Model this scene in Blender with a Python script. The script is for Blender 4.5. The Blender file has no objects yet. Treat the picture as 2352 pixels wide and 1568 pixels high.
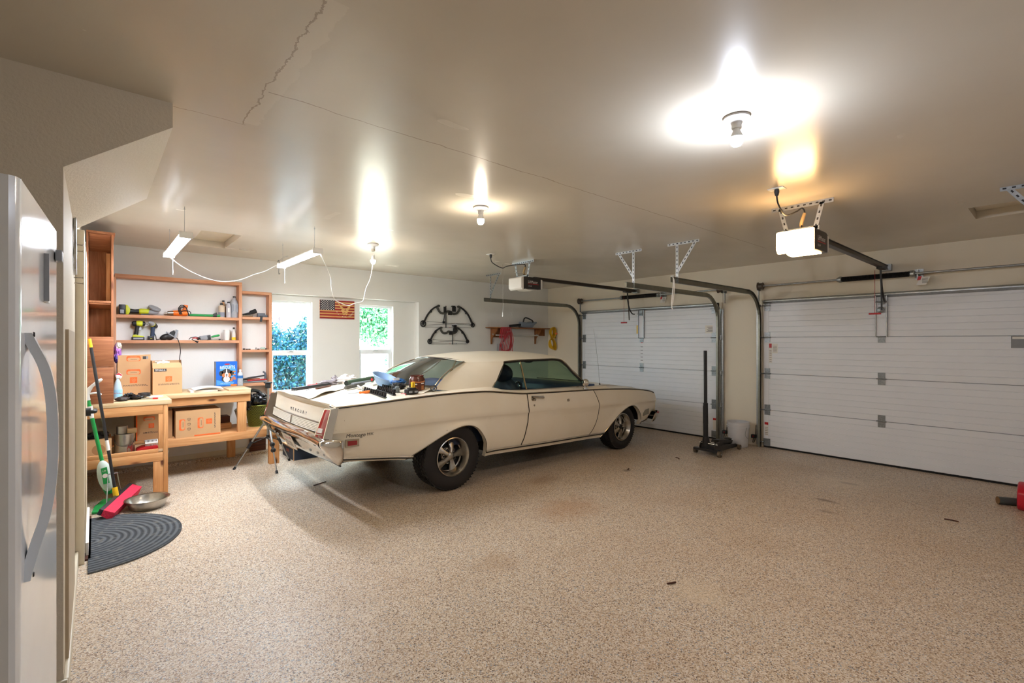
import bpy, bmesh, math, random
from mathutils import Vector, Matrix
V = Vector
RND = random.Random(11)
PI = math.pi
SC = bpy.context.scene
COL = SC.collection

# ------------------------------------------------------------------ colours and materials
def lin(h, k=1.0):
    h = h.lstrip('#')
    o = []
    for i in (0, 2, 4):
        c = int(h[i:i+2], 16) / 255
        o.append((c/12.92 if c <= .04045 else ((c+.055)/1.055)**2.4) * k)
    return (o[0], o[1], o[2], 1)

class NT:
    def __init__(s, name):
        s.m = bpy.data.materials.new(name); s.m.use_nodes = True
        s.t = s.m.node_tree; s.t.nodes.clear()
        s.out = s.n('ShaderNodeOutputMaterial')
    def n(s, typ, **kw):
        x = s.t.nodes.new(typ)
        for k, v in kw.items():
            if k.startswith('i_'): x.inputs[k[2:].replace('_', ' ')].default_value = v
            else: setattr(x, k, v)
        return x
    def l(s, a, b): s.t.links.new(a, b)
    def math(s, op, a, b=None, c=None, clamp=False):
        x = s.n('ShaderNodeMath', operation=op); x.use_clamp = clamp
        for i, q in enumerate((a, b, c)):
            if q is None: continue
            if isinstance(q, (int, float)): x.inputs[i].default_value = q
            else: s.l(q, x.inputs[i])
        return x.outputs[0]
    def mix(s, f, a, b, blend='MIX'):
        x = s.n('ShaderNodeMix', data_type='RGBA', blend_type=blend)
        for sock, q in ((x.inputs[0], f), (x.inputs[6], a), (x.inputs[7], b)):
            if isinstance(q, (int, float, tuple)): sock.default_value = q
            else: s.l(q, sock)
        return x.outputs[2]
    def ramp(s, f, stops, interp='LINEAR'):
        x = s.n('ShaderNodeValToRGB'); e = x.color_ramp.elements; x.color_ramp.interpolation = interp
        while len(e) < len(stops): e.new(.5)
        for q, (p, c) in zip(e, stops): q.position = p; q.color = c
        s.l(f, x.inputs[0]); return x.outputs[0]
    def coords(s, scale=(1, 1, 1), kind='Object'):
        tc = s.n('ShaderNodeTexCoord'); mp = s.n('ShaderNodeMapping'); mp.inputs['Scale'].default_value = scale
        s.l(tc.outputs[kind], mp.inputs[0]); return mp.outputs[0]
    def noise(s, co, scale, detail=3, rough=.55, dist=0):
        x = s.n('ShaderNodeTexNoise'); x.inputs['Scale'].default_value = scale; x.inputs['Detail'].default_value = detail
        x.inputs['Roughness'].default_value = rough; x.inputs['Distortion'].default_value = dist
        s.l(co, x.inputs['Vector']); return x.outputs['Fac']
    def bump(s, h, strength, dist=.01):
        x = s.n('ShaderNodeBump'); x.inputs['Strength'].default_value = strength; x.inputs['Distance'].default_value = dist
        s.l(h, x.inputs['Height']); return x.outputs[0]
    def bsdf(s, col, rough=.5, metal=0, normal=None, coat=0, spec=.5, **kw):
        b = s.n('ShaderNodeBsdfPrincipled')
        for k, q in (('Base Color', col), ('Roughness', rough), ('Metallic', metal)):
            if isinstance(q, (int, float, tuple)): b.inputs[k].default_value = q
            else: s.l(q, b.inputs[k])
        b.inputs['Coat Weight'].default_value = coat; b.inputs['Coat Roughness'].default_value = .08
        b.inputs['Specular IOR Level'].default_value = spec
        for k, q in kw.items(): b.inputs[k.replace('_', ' ')].default_value = q
        if normal is not None: s.l(normal, b.inputs['Normal'])
        s.l(b.outputs[0], s.out.inputs[0]); return b

_mats = {}
def mat(name, hexc, rough=.5, metal=0, var=.08, sc=9, bump=0, bsc=150, coat=0, spec=.5, **kw):
    """mottled procedural surface"""
    if name in _mats: return _mats[name]
    t = NT(name); co = t.coords()
    f = t.noise(co, sc, 4)
    c = lin(hexc)
    col = t.ramp(f, [(.3, tuple(q*(1-var) for q in c[:3])+(1,)), (.7, tuple(min(1, q*(1+var)) for q in c[:3])+(1,))])
    nrm = t.bump(t.noise(co, bsc, 2), bump, .004) if bump else None
    t.bsdf(col, rough, metal, nrm, coat, spec, **kw)
    _mats[name] = t.m; return t.m

def wood(name, c1, c2, axis, rough=.6, knots=True, sc=1.0):
    if name in _mats: return _mats[name]
    t = NT(name)
    s = [22*sc, 22*sc, 22*sc]; s[axis] = 1.3*sc
    co = t.coords(tuple(s))
    f = t.noise(co, 1.0, 5, .6, .8)
    col = t.ramp(f, [(.3, lin(c1)), (.5, lin(c2)), (.62, lin(c1)), (.78, lin(c2))])
    big = t.noise(t.coords((1.5, 1.5, 1.5)), 1.2, 2)
    col = t.mix(t.math('MULTIPLY', big, .35), col, lin(c2), 'MULTIPLY')
    if knots:
        s2 = [9, 9, 9]; s2[axis] = 3.2
        vo = t.n('ShaderNodeTexVoronoi', feature='F1'); vo.inputs['Scale'].default_value = .8; vo.inputs['Randomness'].default_value = 1
        t.l(t.coords(tuple(s2)), vo.inputs['Vector'])
        k = t.ramp(vo.outputs['Distance'], [(.06, (1, 1, 1, 1)), (.15, (0, 0, 0, 1))])
        col = t.mix(k, col, lin('5c3016'))
    t.bsdf(col, rough, 0, t.bump(f, .12, .003), spec=.35)
    _mats[name] = t.m; return t.m

def emit(name, hexc, strength):
    if name in _mats: return _mats[name]
    t = NT(name); e = t.n('ShaderNodeEmission'); e.inputs[0].default_value = lin(hexc); e.inputs[1].default_value = strength
    t.l(e.outputs[0], t.out.inputs[0]); _mats[name] = t.m; return t.m

def glass(name, tint, refl=1.0, rough=.02, ior=1.5):
    if name in _mats: return _mats[name]
    t = NT(name)
    tr = t.n('ShaderNodeBsdfTransparent'); tr.inputs[0].default_value = lin(tint)
    gl = t.n('ShaderNodeBsdfGlossy'); gl.inputs['Roughness'].default_value = rough
    ge = t.n('ShaderNodeNewGeometry'); dp = t.n('ShaderNodeVectorMath', operation='DOT_PRODUCT'); t.l(ge.outputs['Incoming'], dp.inputs[0]); t.l(ge.outputs['Normal'], dp.inputs[1])
    r0 = ((ior-1)/(ior+1))**2
    sch = t.math('MULTIPLY_ADD', t.math('POWER', t.math('SUBTRACT', 1.0, t.math('ABSOLUTE', dp.outputs['Value']), clamp=True), 5.0), 1-r0, r0)
    dirt = t.noise(t.coords(), 6, 3)
    f = t.math('MULTIPLY', sch, t.math('MULTIPLY_ADD', dirt, .3*refl, .85*refl), clamp=True)
    m = t.n('ShaderNodeMixShader'); t.l(f, m.inputs[0]); t.l(tr.outputs[0], m.inputs[1]); t.l(gl.outputs[0], m.inputs[2])
    t.l(m.outputs[0], t.out.inputs[0]); _mats[name] = t.m; return t.m

# ------------------------------------------------------------------ mesh builder
def spl(pts, n=6, closed=False):
    P = [V(p) for p in pts]; o = []; L = len(P)
    rng = range(L if closed else L-1)
    for i in rng:
        if closed: p0, p1, p2, p3 = P[(i-1) % L], P[i], P[(i+1) % L], P[(i+2) % L]
        else: p0, p1, p2, p3 = P[max(i-1, 0)], P[i], P[i+1], P[min(i+2, L-1)]
        for k in range(n):
            t = k/n
            o.append(.5*((2*p1)+(p2-p0)*t+(2*p0-5*p1+4*p2-p3)*t*t+(3*p1-p0-3*p2+p3)*t**3))
    if not closed: o.append(P[-1])
    return o

def li(tab, x):
    if x <= tab[0][0]: return tab[0][1]
    for (a, b), (c, d) in zip(tab, tab[1:]):
        if x <= c: return b+(d-b)*(x-a)/(c-a) if c > a else d
    return tab[-1][1]
def sm(tab, x):
    """smooth table look-up"""
    n = len(tab)
    if x <= tab[0][0]: return tab[0][1]
    if x >= tab[-1][0]: return tab[-1][1]
    for i in range(n-1):
        if x <= tab[i+1][0]: break
    x0, y0 = tab[i]; x1, y1 = tab[i+1]
    def slope(j):
        if j <= 0: return (tab[1][1]-tab[0][1])/(tab[1][0]-tab[0][0])
        if j >= n-1: return (tab[-1][1]-tab[-2][1])/(tab[-1][0]-tab[-2][0])
        return (tab[j+1][1]-tab[j-1][1])/(tab[j+1][0]-tab[j-1][0])
    h = x1-x0; t = (x-x0)/h; m0, m1 = slope(i)*h, slope(i+1)*h
    return (2*t**3-3*t*t+1)*y0+(t**3-2*t*t+t)*m0+(-2*t**3+3*t*t)*y1+(t**3-t*t)*m1

def frame(d):
    d = V(d).normalized()
    u = V((0, 0, 1)) if abs(d.z) < .9 else V((1, 0, 0))
    a = d.cross(u).normalized(); b = a.cross(d).normalized()
    return d, a, b

_txt = {}
def text_geo(s):
    if s in _txt: return _txt[s]
    cu = bpy.data.curves.new('t', 'FONT'); cu.body = s; cu.align_x = 'CENTER'; cu.align_y = 'CENTER'; cu.resolution_u = 2
    ob = bpy.data.objects.new('t', cu); COL.objects.link(ob)
    bpy.context.view_layer.update()
    me = bpy.data.meshes.new_from_object(ob.evaluated_get(bpy.context.evaluated_depsgraph_get()))
    r = ([tuple(v.co) for v in me.vertices], [tuple(p.vertices) for p in me.polygons])
    bpy.data.objects.remove(ob); bpy.data.curves.remove(cu); bpy.data.meshes.remove(me)
    _txt[s] = r; return r

class MB:
    def __init__(s, m=None):
        s.v = []; s.f = []; s.mi = []; s.mats = []; s.cur = 0
        if m: s.use(m)
    def use(s, m):
        if m not in s.mats: s.mats.append(m)
        s.cur = s.mats.index(m); return s
    def add(s, vs, fs):
        b = len(s.v); s.v += [V(v) for v in vs]
        for f in fs: s.f.append([b+i for i in f]); s.mi.append(s.cur)
        return s
    def box(s, x0, x1, y0, y1, z0, z1):
        return s.add([(x, y, z) for x in (x0, x1) for y in (y0, y1) for z in (z0, z1)],
                     [(0, 1, 3, 2), (4, 6, 7, 5), (0, 4, 5, 1), (2, 3, 7, 6), (0, 2, 6, 4), (1, 5, 7, 3)])
    def obox(s, c, a, b, d):
        c, a, b, d = V(c), V(a), V(b), V(d)
        return s.add([c+i*a+j*b+k*d for i in (-1, 1) for j in (-1, 1) for k in (-1, 1)],
                     [(0, 1, 3, 2), (4, 6, 7, 5), (0, 4, 5, 1), (2, 3, 7, 6), (0, 2, 6, 4), (1, 5, 7, 3)])
    def bar(s, p0, p1, w, h, up=(0, 0, 1)):
        p0, p1 = V(p0), V(p1); d = (p1-p0); a = d.cross(V(up))
        if a.length < 1e-5: a = d.cross(V((1, 0, 0)))
        a.normalize(); b = a.cross(d).normalized()
        return s.obox((p0+p1)/2, d/2, a*w/2, b*h/2)
    def tube(s, pts, r, n=8, closed=False, caps=True):
        P = [V(p) for p in pts]; L = len(P)
        rs = r if isinstance(r, (list, tuple)) else [r]*L
        vs = []; pa = None
        for i in range(L):
            d = (P[(i+1) % L]-P[i-1]) if (closed or 0 < i < L-1) else (P[1]-P[0] if i == 0 else P[-1]-P[-2])
            if d.length < 1e-9: d = V((0, 0, 1))
            d.normalize()
            if pa is None: _, a, b = frame(d)
            else:
                a = pa - d*pa.dot(d)
                a = a.normalized() if a.length > 1e-6 else frame(d)[1]
                b = a.cross(d)
            pa = a
            for k in range(n):
                t = 2*PI*k/n; vs.append(P[i]+(a*math.cos(t)+b*math.sin(t))*rs[i])
        fs = []
        for i in range(L if closed else L-1):
            j = (i+1) % L
            for k in range(n): fs.append((i*n+k, i*n+(k+1) % n, j*n+(k+1) % n, j*n+k))
        if caps and not closed: fs.append(tuple(range(n))[::-1]); fs.append(tuple((L-1)*n+k for k in range(n)))
        return s.add(vs, fs)
    def cyl(s, p0, p1, r0, r1=None, n=16): return s.tube([p0, p1], [r0, r0 if r1 is None else r1], n)
    def lathe(s, prof, c=(0, 0, 0), axis=(0, 0, 1), n=24, sx=1, sy=1, caps=True):
        d, a, b = frame(axis)
        if axis == (0, 0, 1): a, b = V((1, 0, 0)), V((0, 1, 0))
        c = V(c); vs = []; L = len(prof)
        for r, h in prof:
            for k in range(n):
                t = 2*PI*k/n; vs.append(c+d*h+a*(r*sx*math.cos(t))+b*(r*sy*math.sin(t)))
        fs = [(i*n+k, i*n+(k+1) % n, (i+1)*n+(k+1) % n, (i+1)*n+k) for i in range(L-1) for k in range(n)]
        if caps:
            if prof[0][0] > 1e-4: fs.append(tuple(range(n))[::-1])
            if prof[-1][0] > 1e-4: fs.append(tuple((L-1)*n+k for k in range(n)))
        return s.add(vs, fs)
    def prism(s, poly, o, ux, uy, depth):
        o, ux, uy = V(o), V(ux), V(uy); nrm = ux.cross(uy).normalized()*depth; n = len(poly)
        vs = [o+ux*x+uy*y for x, y in poly]; vs += [v+nrm for v in vs]
        fs = [tuple(range(n))[::-1], tuple(range(n, 2*n))]+[(i, (i+1) % n, n+(i+1) % n, n+i) for i in range(n)]
        return s.add(vs, fs)
    def ell(s, c, rx, ry, rz, nu=14, nv=9, jit=0, rot=None):
        c = V(c); vs = []; fs = []
        for j in range(nv+1):
            p = PI*j/nv
            for i in range(nu):
                t = 2*PI*i/nu; k = 1+RND.uniform(-jit, jit)
                q = V((rx*math.sin(p)*math.cos(t)*k, ry*math.sin(p)*math.sin(t)*k, -rz*math.cos(p)*k))
                vs.append(c+(rot @ q if rot else q))
        for j in range(nv):
            for i in range(nu): fs.append((j*nu+i, j*nu+(i+1) % nu, (j+1)*nu+(i+1) % nu, (j+1)*nu+i))
        return s.add(vs, fs)
    def grid(s, fn, nu, nv, cu=False):
        vs = [fn(i/nu, j/nv) for j in range(nv+1) for i in range(nu+1)]
        return s.add(vs, [(j*(nu+1)+i, j*(nu+1)+i+1, (j+1)*(nu+1)+i+1, (j+1)*(nu+1)+i) for j in range(nv) for i in range(nu)])
    def disc(s, c, nrm, r, n=16, ry=None):
        d, a, b = frame(nrm); c = V(c); ry = r if ry is None else ry
        return s.add([c+a*(r*math.cos(2*PI*k/n))+b*(ry*math.sin(2*PI*k/n)) for k in range(n)], [tuple(range(n))])
    def quad(s, *p): return s.add(p, [tuple(range(len(p)))])
    def text(s, st, o, ux, uy, size, w=1.0, sub=(0, 0)):
        vs, fs = text_geo(st); o, ux, uy = V(o), V(ux), V(uy)
        return s.add([o+ux*(x*size*w)+uy*(y*size) for x, y, z in vs], fs)
    def xf(s, M):
        s.v = [M @ v for v in s.v]; return s
    # ---- linking
    def build(s, name, parent=None, bevel=0, angle=38, label=None, loc=None, flat=False):
        me = bpy.data.meshes.new(name); me.from_pydata([tuple(v) for v in s.v], [], s.f)
        for m in s.mats: me.materials.append(m)
        me.polygons.foreach_set('material_index', s.mi)
        bm = bmesh.new(); bm.from_mesh(me)
        bmesh.ops.remove_doubles(bm, verts=bm.verts, dist=1e-5)
        bmesh.ops.recalc_face_normals(bm, faces=bm.faces)
        if bevel:
            ed = [e for e in bm.edges if len(e.link_faces) == 2 and e.calc_face_angle(0) > .6]
            bmesh.ops.bevel(bm, geom=ed, offset=bevel, segments=2, affect='EDGES', profile=.5, clamp_overlap=True)
        th = math.radians(angle)
        for f in bm.faces: f.smooth = not flat
        for e in bm.edges: e.smooth = len(e.link_faces) == 2 and e.calc_face_angle(0) < th
        o = V((0, 0, 0))
        if loc is not None: o = V(loc)
        elif parent is None:
            xs = [v.co.x for v in bm.verts]; ys = [v.co.y for v in bm.verts]; zs = [v.co.z for v in bm.verts]
            o = V(((min(xs)+max(xs))/2, (min(ys)+max(ys))/2, min(zs)))
        base = V((0, 0, 0))
        q = parent
        while q is not None: base += q.location; q = q.parent
        sh = base if parent is not None else o
        for v in bm.verts: v.co -= sh
        bm.to_mesh(me); bm.free()
        ob = bpy.data.objects.new(name, me); COL.objects.link(ob)
        if parent is not None: ob.parent = parent
        else: ob.location = o
        if label: ob['label'] = label
        return ob
    def thing(s, name, label, cat, group=None, kind=None, **kw):
        ob = s.build(name, None, **kw); tag(ob, label, cat, group, kind); return ob

def tag(o, label, cat, group=None, kind=None):
    o['label'] = label; o['category'] = cat
    if group: o['group'] = group
    if kind: o['kind'] = kind
def T(name, label, cat, loc=(0, 0, 0), group=None, kind=None):
    o = bpy.data.objects.new(name, None); COL.objects.link(o); o.location = loc; o.empty_display_size = .05
    tag(o, label, cat, group, kind); return o
def place(o, loc, rz=0, rx=0, ry=0):
    o.location = loc; o.rotation_euler = (rx, ry, rz); return o
def dup(o, label, loc=None, rz=None):
    c = o.copy(); COL.objects.link(c)
    if loc is not None: c.location = loc
    if rz is not None: c.rotation_euler = (0, 0, rz)
    c['label'] = label
    for ch in list(o.children):
        d = ch.copy(); COL.objects.link(d); d.parent = c
        for g in list(ch.children):
            e = g.copy(); COL.objects.link(e); e.parent = d
    return c

# ------------------------------------------------------------------ shared materials
M_white = mat('white_plastic', 'eeeeea', .35, var=.03)
M_black = mat('black_plastic', '1d1d1f', .45, var=.15)
M_dark = mat('dark_rubber', '232223', .8, var=.2, bump=.3)
M_grey = mat('grey_plastic', '8d9094', .45)
M_zinc = mat('zinc_steel', 'a9adae', .38, 1, var=.12, sc=30)
M_track = mat('track_steel', '8b8b80', .42, .85, var=.1, sc=18)
M_chrome = mat('chrome', 'e8e6e2', .07, 1, var=.03)
M_dchrome = mat('dull_chrome', 'b9b3a8', .22, 1, var=.08)
M_steel = mat('brushed_steel', 'b4b0a8', .28, 1, var=.08, sc=40)
M_red = mat('red_plastic', 'c01a22', .4)
M_orange = mat('orange_plastic', 'f0761c', .4)
M_lime = mat('lime_plastic', 'c9d22a', .4, var=.05)
M_green = mat('green_plastic', '1f9a4c', .35)
M_blue = mat('blue_plastic', '2f6fb5', .4)
M_yellow = mat('yellow_plastic', 'f2c51b', .45)
M_card = mat('cardboard', 'c89f72', .8, var=.06, sc=5, bump=.08, bsc=300)
M_card2 = mat('cardboard_edge', 'a67c52', .85, var=.1, sc=8)
M_ink = mat('dark_ink', '3c3a3a', .7)
M_inko = mat('orange_ink', 'ee6a2a', .65)
M_paper = mat('paper', 'f0ede6', .7, var=.03)
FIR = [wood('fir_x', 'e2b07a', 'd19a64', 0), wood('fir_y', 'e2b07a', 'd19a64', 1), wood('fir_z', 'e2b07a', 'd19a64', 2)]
RED = [wood('redwood_x', 'e4b390', 'd19a74', 0, knots=False), wood('redwood_y', 'e4b390', 'd19a74', 1, knots=False), wood('redwood_z', 'e4b390', 'd19a74', 2, knots=False)]
CED = [wood('cedar_x', 'ad734d', '935c3a', 0), wood('cedar_y', 'ad734d', '935c3a', 1, knots=False), wood('cedar_z', 'ad734d', '935c3a', 2)]
PLY = wood('plywood', 'e3cda6', 'd2b58a', 0, knots=False, sc=.5)
DARKW = wood('dark_wood', '6a3d26', '4d2a1a', 0, knots=False)
LED_E, BULB_E, OPEN_E, SKY_E, EXPOSURE, NEAR_K = 80, 410, 18, 18, 1.0, .95
# ================================================================== ROOM
ZC = 2.68
XR, YB = 7.42, 7.33          # garage-door wall, window wall
XL = -.1                     # house wall
def wallpaint(name, hexc, rough=.55, bump=.25, bsc=60):
    t = NT(name); co = t.coords()
    f = t.noise(co, 1.3, 3)
    c = lin(hexc)
    col = t.ramp(f, [(.3, tuple(q*.96 for q in c[:3])+(1,)), (.7, c)])
    spk = t.noise(co, 90, 1)
    col = t.mix(t.ramp(spk, [(.75, (0, 0, 0, 1)), (.80, (1, 1, 1, 1))]), col, tuple(q*.86 for q in c[:3])+(1,))
    t.bsdf(col, rough, 0, t.bump(t.noise(co, bsc, 3), bump, .006), spec=.4)
    return t.m
M_wall = wallpaint('cream_wall_paint', 'ebe4d4')
M_wallr = wallpaint('warm_wall_paint', 'f1e7d2', .5, .15)
M_trim = mat('cream_trim_paint', 'e3dac4', .4, var=.04)
M_winwall = wallpaint('white_wall_paint', 'ecebe6', .5, .12)

# floor: epoxy flakes
def floor_mat():
    t = NT('epoxy_flake_floor'); co = t.coords()
    vo = t.n('ShaderNodeTexVoronoi', feature='F1'); vo.inputs['Scale'].default_value = 170; t.l(co, vo.inputs['Vector'])
    sep = t.n('ShaderNodeSeparateColor'); t.l(vo.outputs['Color'], sep.inputs[0])
    col = t.ramp(sep.outputs[0], [(0, lin('d8c8b2')), (.28, lin('c9b498')), (.5, lin('b0977a')), (.68, lin('e4dacb')), (.82, lin('8b715a')), (.9, lin('9aa0a4')), (.96, lin('5c4a3d'))], 'CONSTANT')
    n1 = t.noise(co, 1.1, 4, .6)
    col = t.mix(t.ramp(n1, [(.42, (0, 0, 0, 1)), (.7, (.22, .22, .22, 1))]), col, lin('a5825f'), 'MIX')
    # oil and rust stains at their own spots
    sp = t.n('ShaderNodeSeparateXYZ'); t.l(co, sp.inputs[0])
    wob = t.noise(co, 7, 3)
    def stain(col, x, y, rx, ry, hexc, amt):
        dx = t.math('DIVIDE', t.math('SUBTRACT', sp.outputs[0], x), rx); dy = t.math('DIVIDE', t.math('SUBTRACT', sp.outputs[1], y), ry)
        d = t.math('SQRT', t.math('ADD', t.math('MULTIPLY', dx, dx), t.math('MULTIPLY', dy, dy)))
        d = t.math('ADD', d, t.math('MULTIPLY_ADD', wob, 1.1, -.55))
        k = t.ramp(d, [(.35, (amt, amt, amt, 1)), (1.0, (0, 0, 0, 1))])
        return t.mix(k, col, lin(hexc))
    for a in ((6.17, 1.52, .05, .13, '6a4a2a', .75), (6.1, 1.6, .4, .4, 'e0d2bd', .35), (5.34, 1.49, .05, .13, '64492f', .7), (5.0, 1.4, .05, .1, '6f5236', .5),
              (2.8, 1.46, .2, .2, 'dcc8a8', .4), (2.12, 2.6, .2, .18, '94714c', .3), (4.8, 3.42, .08, .06, '50402f', .6), (3.3, 3.0, .45, .3, 'a5754a', .35), (3.8, 3.8, .3, .18, '8d6a48', .4)):
        col = stain(col, *a)
    rg = t.ramp(n1, [(.3, (.36, .36, .36, 1)), (.7, (.5, .5, .5, 1))])
    t.bsdf(col, rg, 0, t.bump(vo.outputs['Distance'], .25, .003), spec=.5)
    return t.m
M_floor = floor_mat()
def st(o, label, cat): tag(o, label, cat, None, 'structure'); return o
m = MB(M_floor); m.box(-1.1, XR+.4, -2.6, YB-.12, -.12, 0); st(m.build('floor', loc=(0, 0, 0)), 'speckled beige and brown flake floor of the garage', 'floor')
m = MB(M_floor); m.box(XL, XR, YB-.12, YB+.3, -.12, .035); st(m.build('trim_1', loc=(0, 0, 0)), 'low speckled curb under the window wall behind the bench', 'curb')

# ceiling: semi-gloss paint, peeling tape seams; two shallow hatches
def ceil_mat():
    t = NT('glossy_cream_ceiling_paint'); co = t.coords(); sp = t.n('ShaderNodeSeparateXYZ'); t.l(co, sp.inputs[0])
    X, Y = sp.outputs[0], sp.outputs[1]
    n1 = t.noise(co, 1.0, 4)
    col = t.ramp(n1, [(.3, lin('d3cab9')), (.7, lin('dbd3c3'))])
    wob = t.math('MULTIPLY_ADD', t.noise(co, 9, 5, .7), .09, -.045)
    wob2 = t.math('MULTIPLY_ADD', t.noise(co, 5, 4, .6), .05, -.025)
    def band(c, at, w, lo, hi, other, wb):
        d = t.math('ABSOLUTE', t.math('ADD', t.math('SUBTRACT', c, at), wb))
        a = t.math('LESS_THAN', d, w)
        r = t.math('MULTIPLY', t.math('GREATER_THAN', other, lo), t.math('LESS_THAN', other, hi))
        return t.math('MULTIPLY', a, r)
    crack = t.math('ADD', band(X, .585, .0042, 1.45, 2.82, Y, wob), band(Y, 2.38, .0035, .6, 6.2, X, wob2), clamp=True)
    crack = t.math('ADD', crack, band(Y, 2.83, .0025, .28, .6, X, wob2), clamp=True)
    peel = t.math('ADD', band(X, .62, .035, 1.6, 2.8, Y, wob), band(X, 1.62, .03, 4.2, 4.5, Y, wob), clamp=True)
    seam = t.math('ADD', band(Y, 2.38, .06, .6, 7.3, X, wob2), band(Y, 3.6, .05, .3, 7.3, X, wob2), clamp=True)
    seam = t.math('ADD', seam, band(Y, 4.82, .05, .3, 7.3, X, wob2), clamp=True)
    seam = t.math('ADD', seam, band(X, .56, .1, 1.2, 2.9, Y, wob2), clamp=True)
    seam = t.math('ADD', seam, band(X, 3.03, .06, -1, 2.3, Y, wob2), clamp=True)
    for k in range(6): seam = t.math('ADD', seam, band(X, 3.7+.035*k, .006, .6, 1.05, Y, 0.0), clamp=True)
    col = t.mix(t.math('MULTIPLY', peel, .28), col, lin('efe7d8'))
    col = t.mix(t.math('MULTIPLY', crack, .6), col, lin('8d775c'))
    h = t.math('SUBTRACT', t.math('ADD', t.math('MULTIPLY', seam, .5), peel), t.math('MULTIPLY', crack, 2.0))
    fine = t.noise(t.coords((1, 2.2, 1)), 1.6, 2, .5)
    b1 = t.bump(h, .10, .004)
    rg = t.ramp(fine, [(.1, (.21, .21, .21, 1)), (.9, (.29, .29, .29, 1))])
    t.bsdf(col, rg, 0, b1, spec=.6, coat=0)
    return t.m
M_ceil = ceil_mat()
hx = [(.83, 1.2, 5.8, 6.75), (5.64, 6.2, -.15, .53)]
m = MB(M_ceil)
xs = [-1.1, .83, 1.2, 5.64, 6.2, XR+.3]; ys = [-2.6, -.15, .53, 5.8, 6.75, YB+.3]
for i in range(5):
    for j in range(5):
        if (i, j) in ((1, 3), (3, 1)): continue
        m.quad((xs[i], ys[j], ZC), (xs[i+1], ys[j], ZC), (xs[i+1], ys[j+1], ZC), (xs[i], ys[j+1], ZC))
for x0, x1, y0, y1 in hx:
    z = ZC+.09
    for a, b in (((x0, y0), (x1, y0)), ((x1, y0), (x1, y1)), ((x1, y1), (x0, y1)), ((x0, y1), (x0, y0))):
        m.quad((a[0], a[1], ZC), (b[0], b[1], ZC), (b[0], b[1], z+.02), (a[0], a[1], z+.02))
m.box(-1.1, XR+.3, -2.6, YB+.3, ZC+.12, ZC+.2)
st(m.build('ceiling', loc=(0, 0, 0)), 'glossy cream ceiling with peeling drywall seams', 'ceiling')
for k, (x0, x1, y0, y1) in enumerate(hx):
    m = MB(M_trim); m.box(x0+.005, x1-.005, y0+.005, y1-.005, ZC+.075, ZC+.095)
    m.thing('attic_hatch', ('recessed cream attic hatch above the workbench, between two strip lights', 'recessed cream attic hatch near the right door and its ceiling bracket')[k], 'hatch')

# house side: stub wall, overhanging soffit, wall with door
M_stub = wallpaint('stub_wall_paint', 'd8ccb6', .6, .45, 70)
m = MB(M_stub)
pl = [(-1.1, 0), (XL, 0), (XL, 2.285), (.283, 2.565), (.283, ZC), (-1.1, ZC)]
m.prism(pl, (0, 4.32, 0), (1, 0, 0), (0, 0, 1), 1.52)
m.box(-.4, XL, 4.32, YB, 0, ZC)
st(m.build('wall_left', loc=(0, 0, 0)), 'textured cream house wall with a sloped boxed soffit behind the freezer', 'wall')
m = MB(M_stub); m.box(-1.2, -1.1, -2.6, 2.8, 0, ZC); st(m.build('wall_west', loc=(0, 0, 0)), 'cream wall behind the white freezer', 'wall')
m = MB(M_wall); m.box(-1.1, XR+.3, -2.7, -2.6, 0, ZC); st(m.build('wall_near', loc=(0, 0, 0)), 'plain cream wall opposite the window wall', 'wall')

# window wall: upper part and sides at YB, recessed infill at YB+.15
YR = 7.47
def holes_wall(m, X0, X1, Y0, Y1, Z0, Z1, holes):
    """wall slab in the XZ plane with rectangular holes"""
    xs = sorted({X0, X1, *[h[0] for h in holes], *[h[1] for h in holes]}); zs = sorted({Z0, Z1, *[h[2] for h in holes], *[h[3] for h in holes]})
    for a, b in zip(xs, xs[1:]):
        for c, d in zip(zs, zs[1:]):
            if any(h[0] <= (a+b)/2 <= h[1] and h[2] <= (c+d)/2 <= h[3] for h in holes): continue
            m.box(a, b, Y0, Y1, c, d)
m = MB(M_winwall)
holes_wall(m, XL, XR+.3, YB, YR, .035, ZC, [(1.83, 4.24, .0, 2.225)])
WIN = [(1.9, 2.49, .78, 2.135), (3.235, 3.83, .78, 2.135)]
holes_wall(m, 1.6, 4.5, YR, YR+.14, 0, 2.5, WIN)
st(m.build('wall_back', loc=(0, 0, 0)), 'cream window wall with a recessed infill around two windows', 'wall')
M_vinyl = mat('white_vinyl', 'f0f2f4', .3, var=.02)
M_pane = glass('window_glass', 'f4fbfa', .8)
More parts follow.
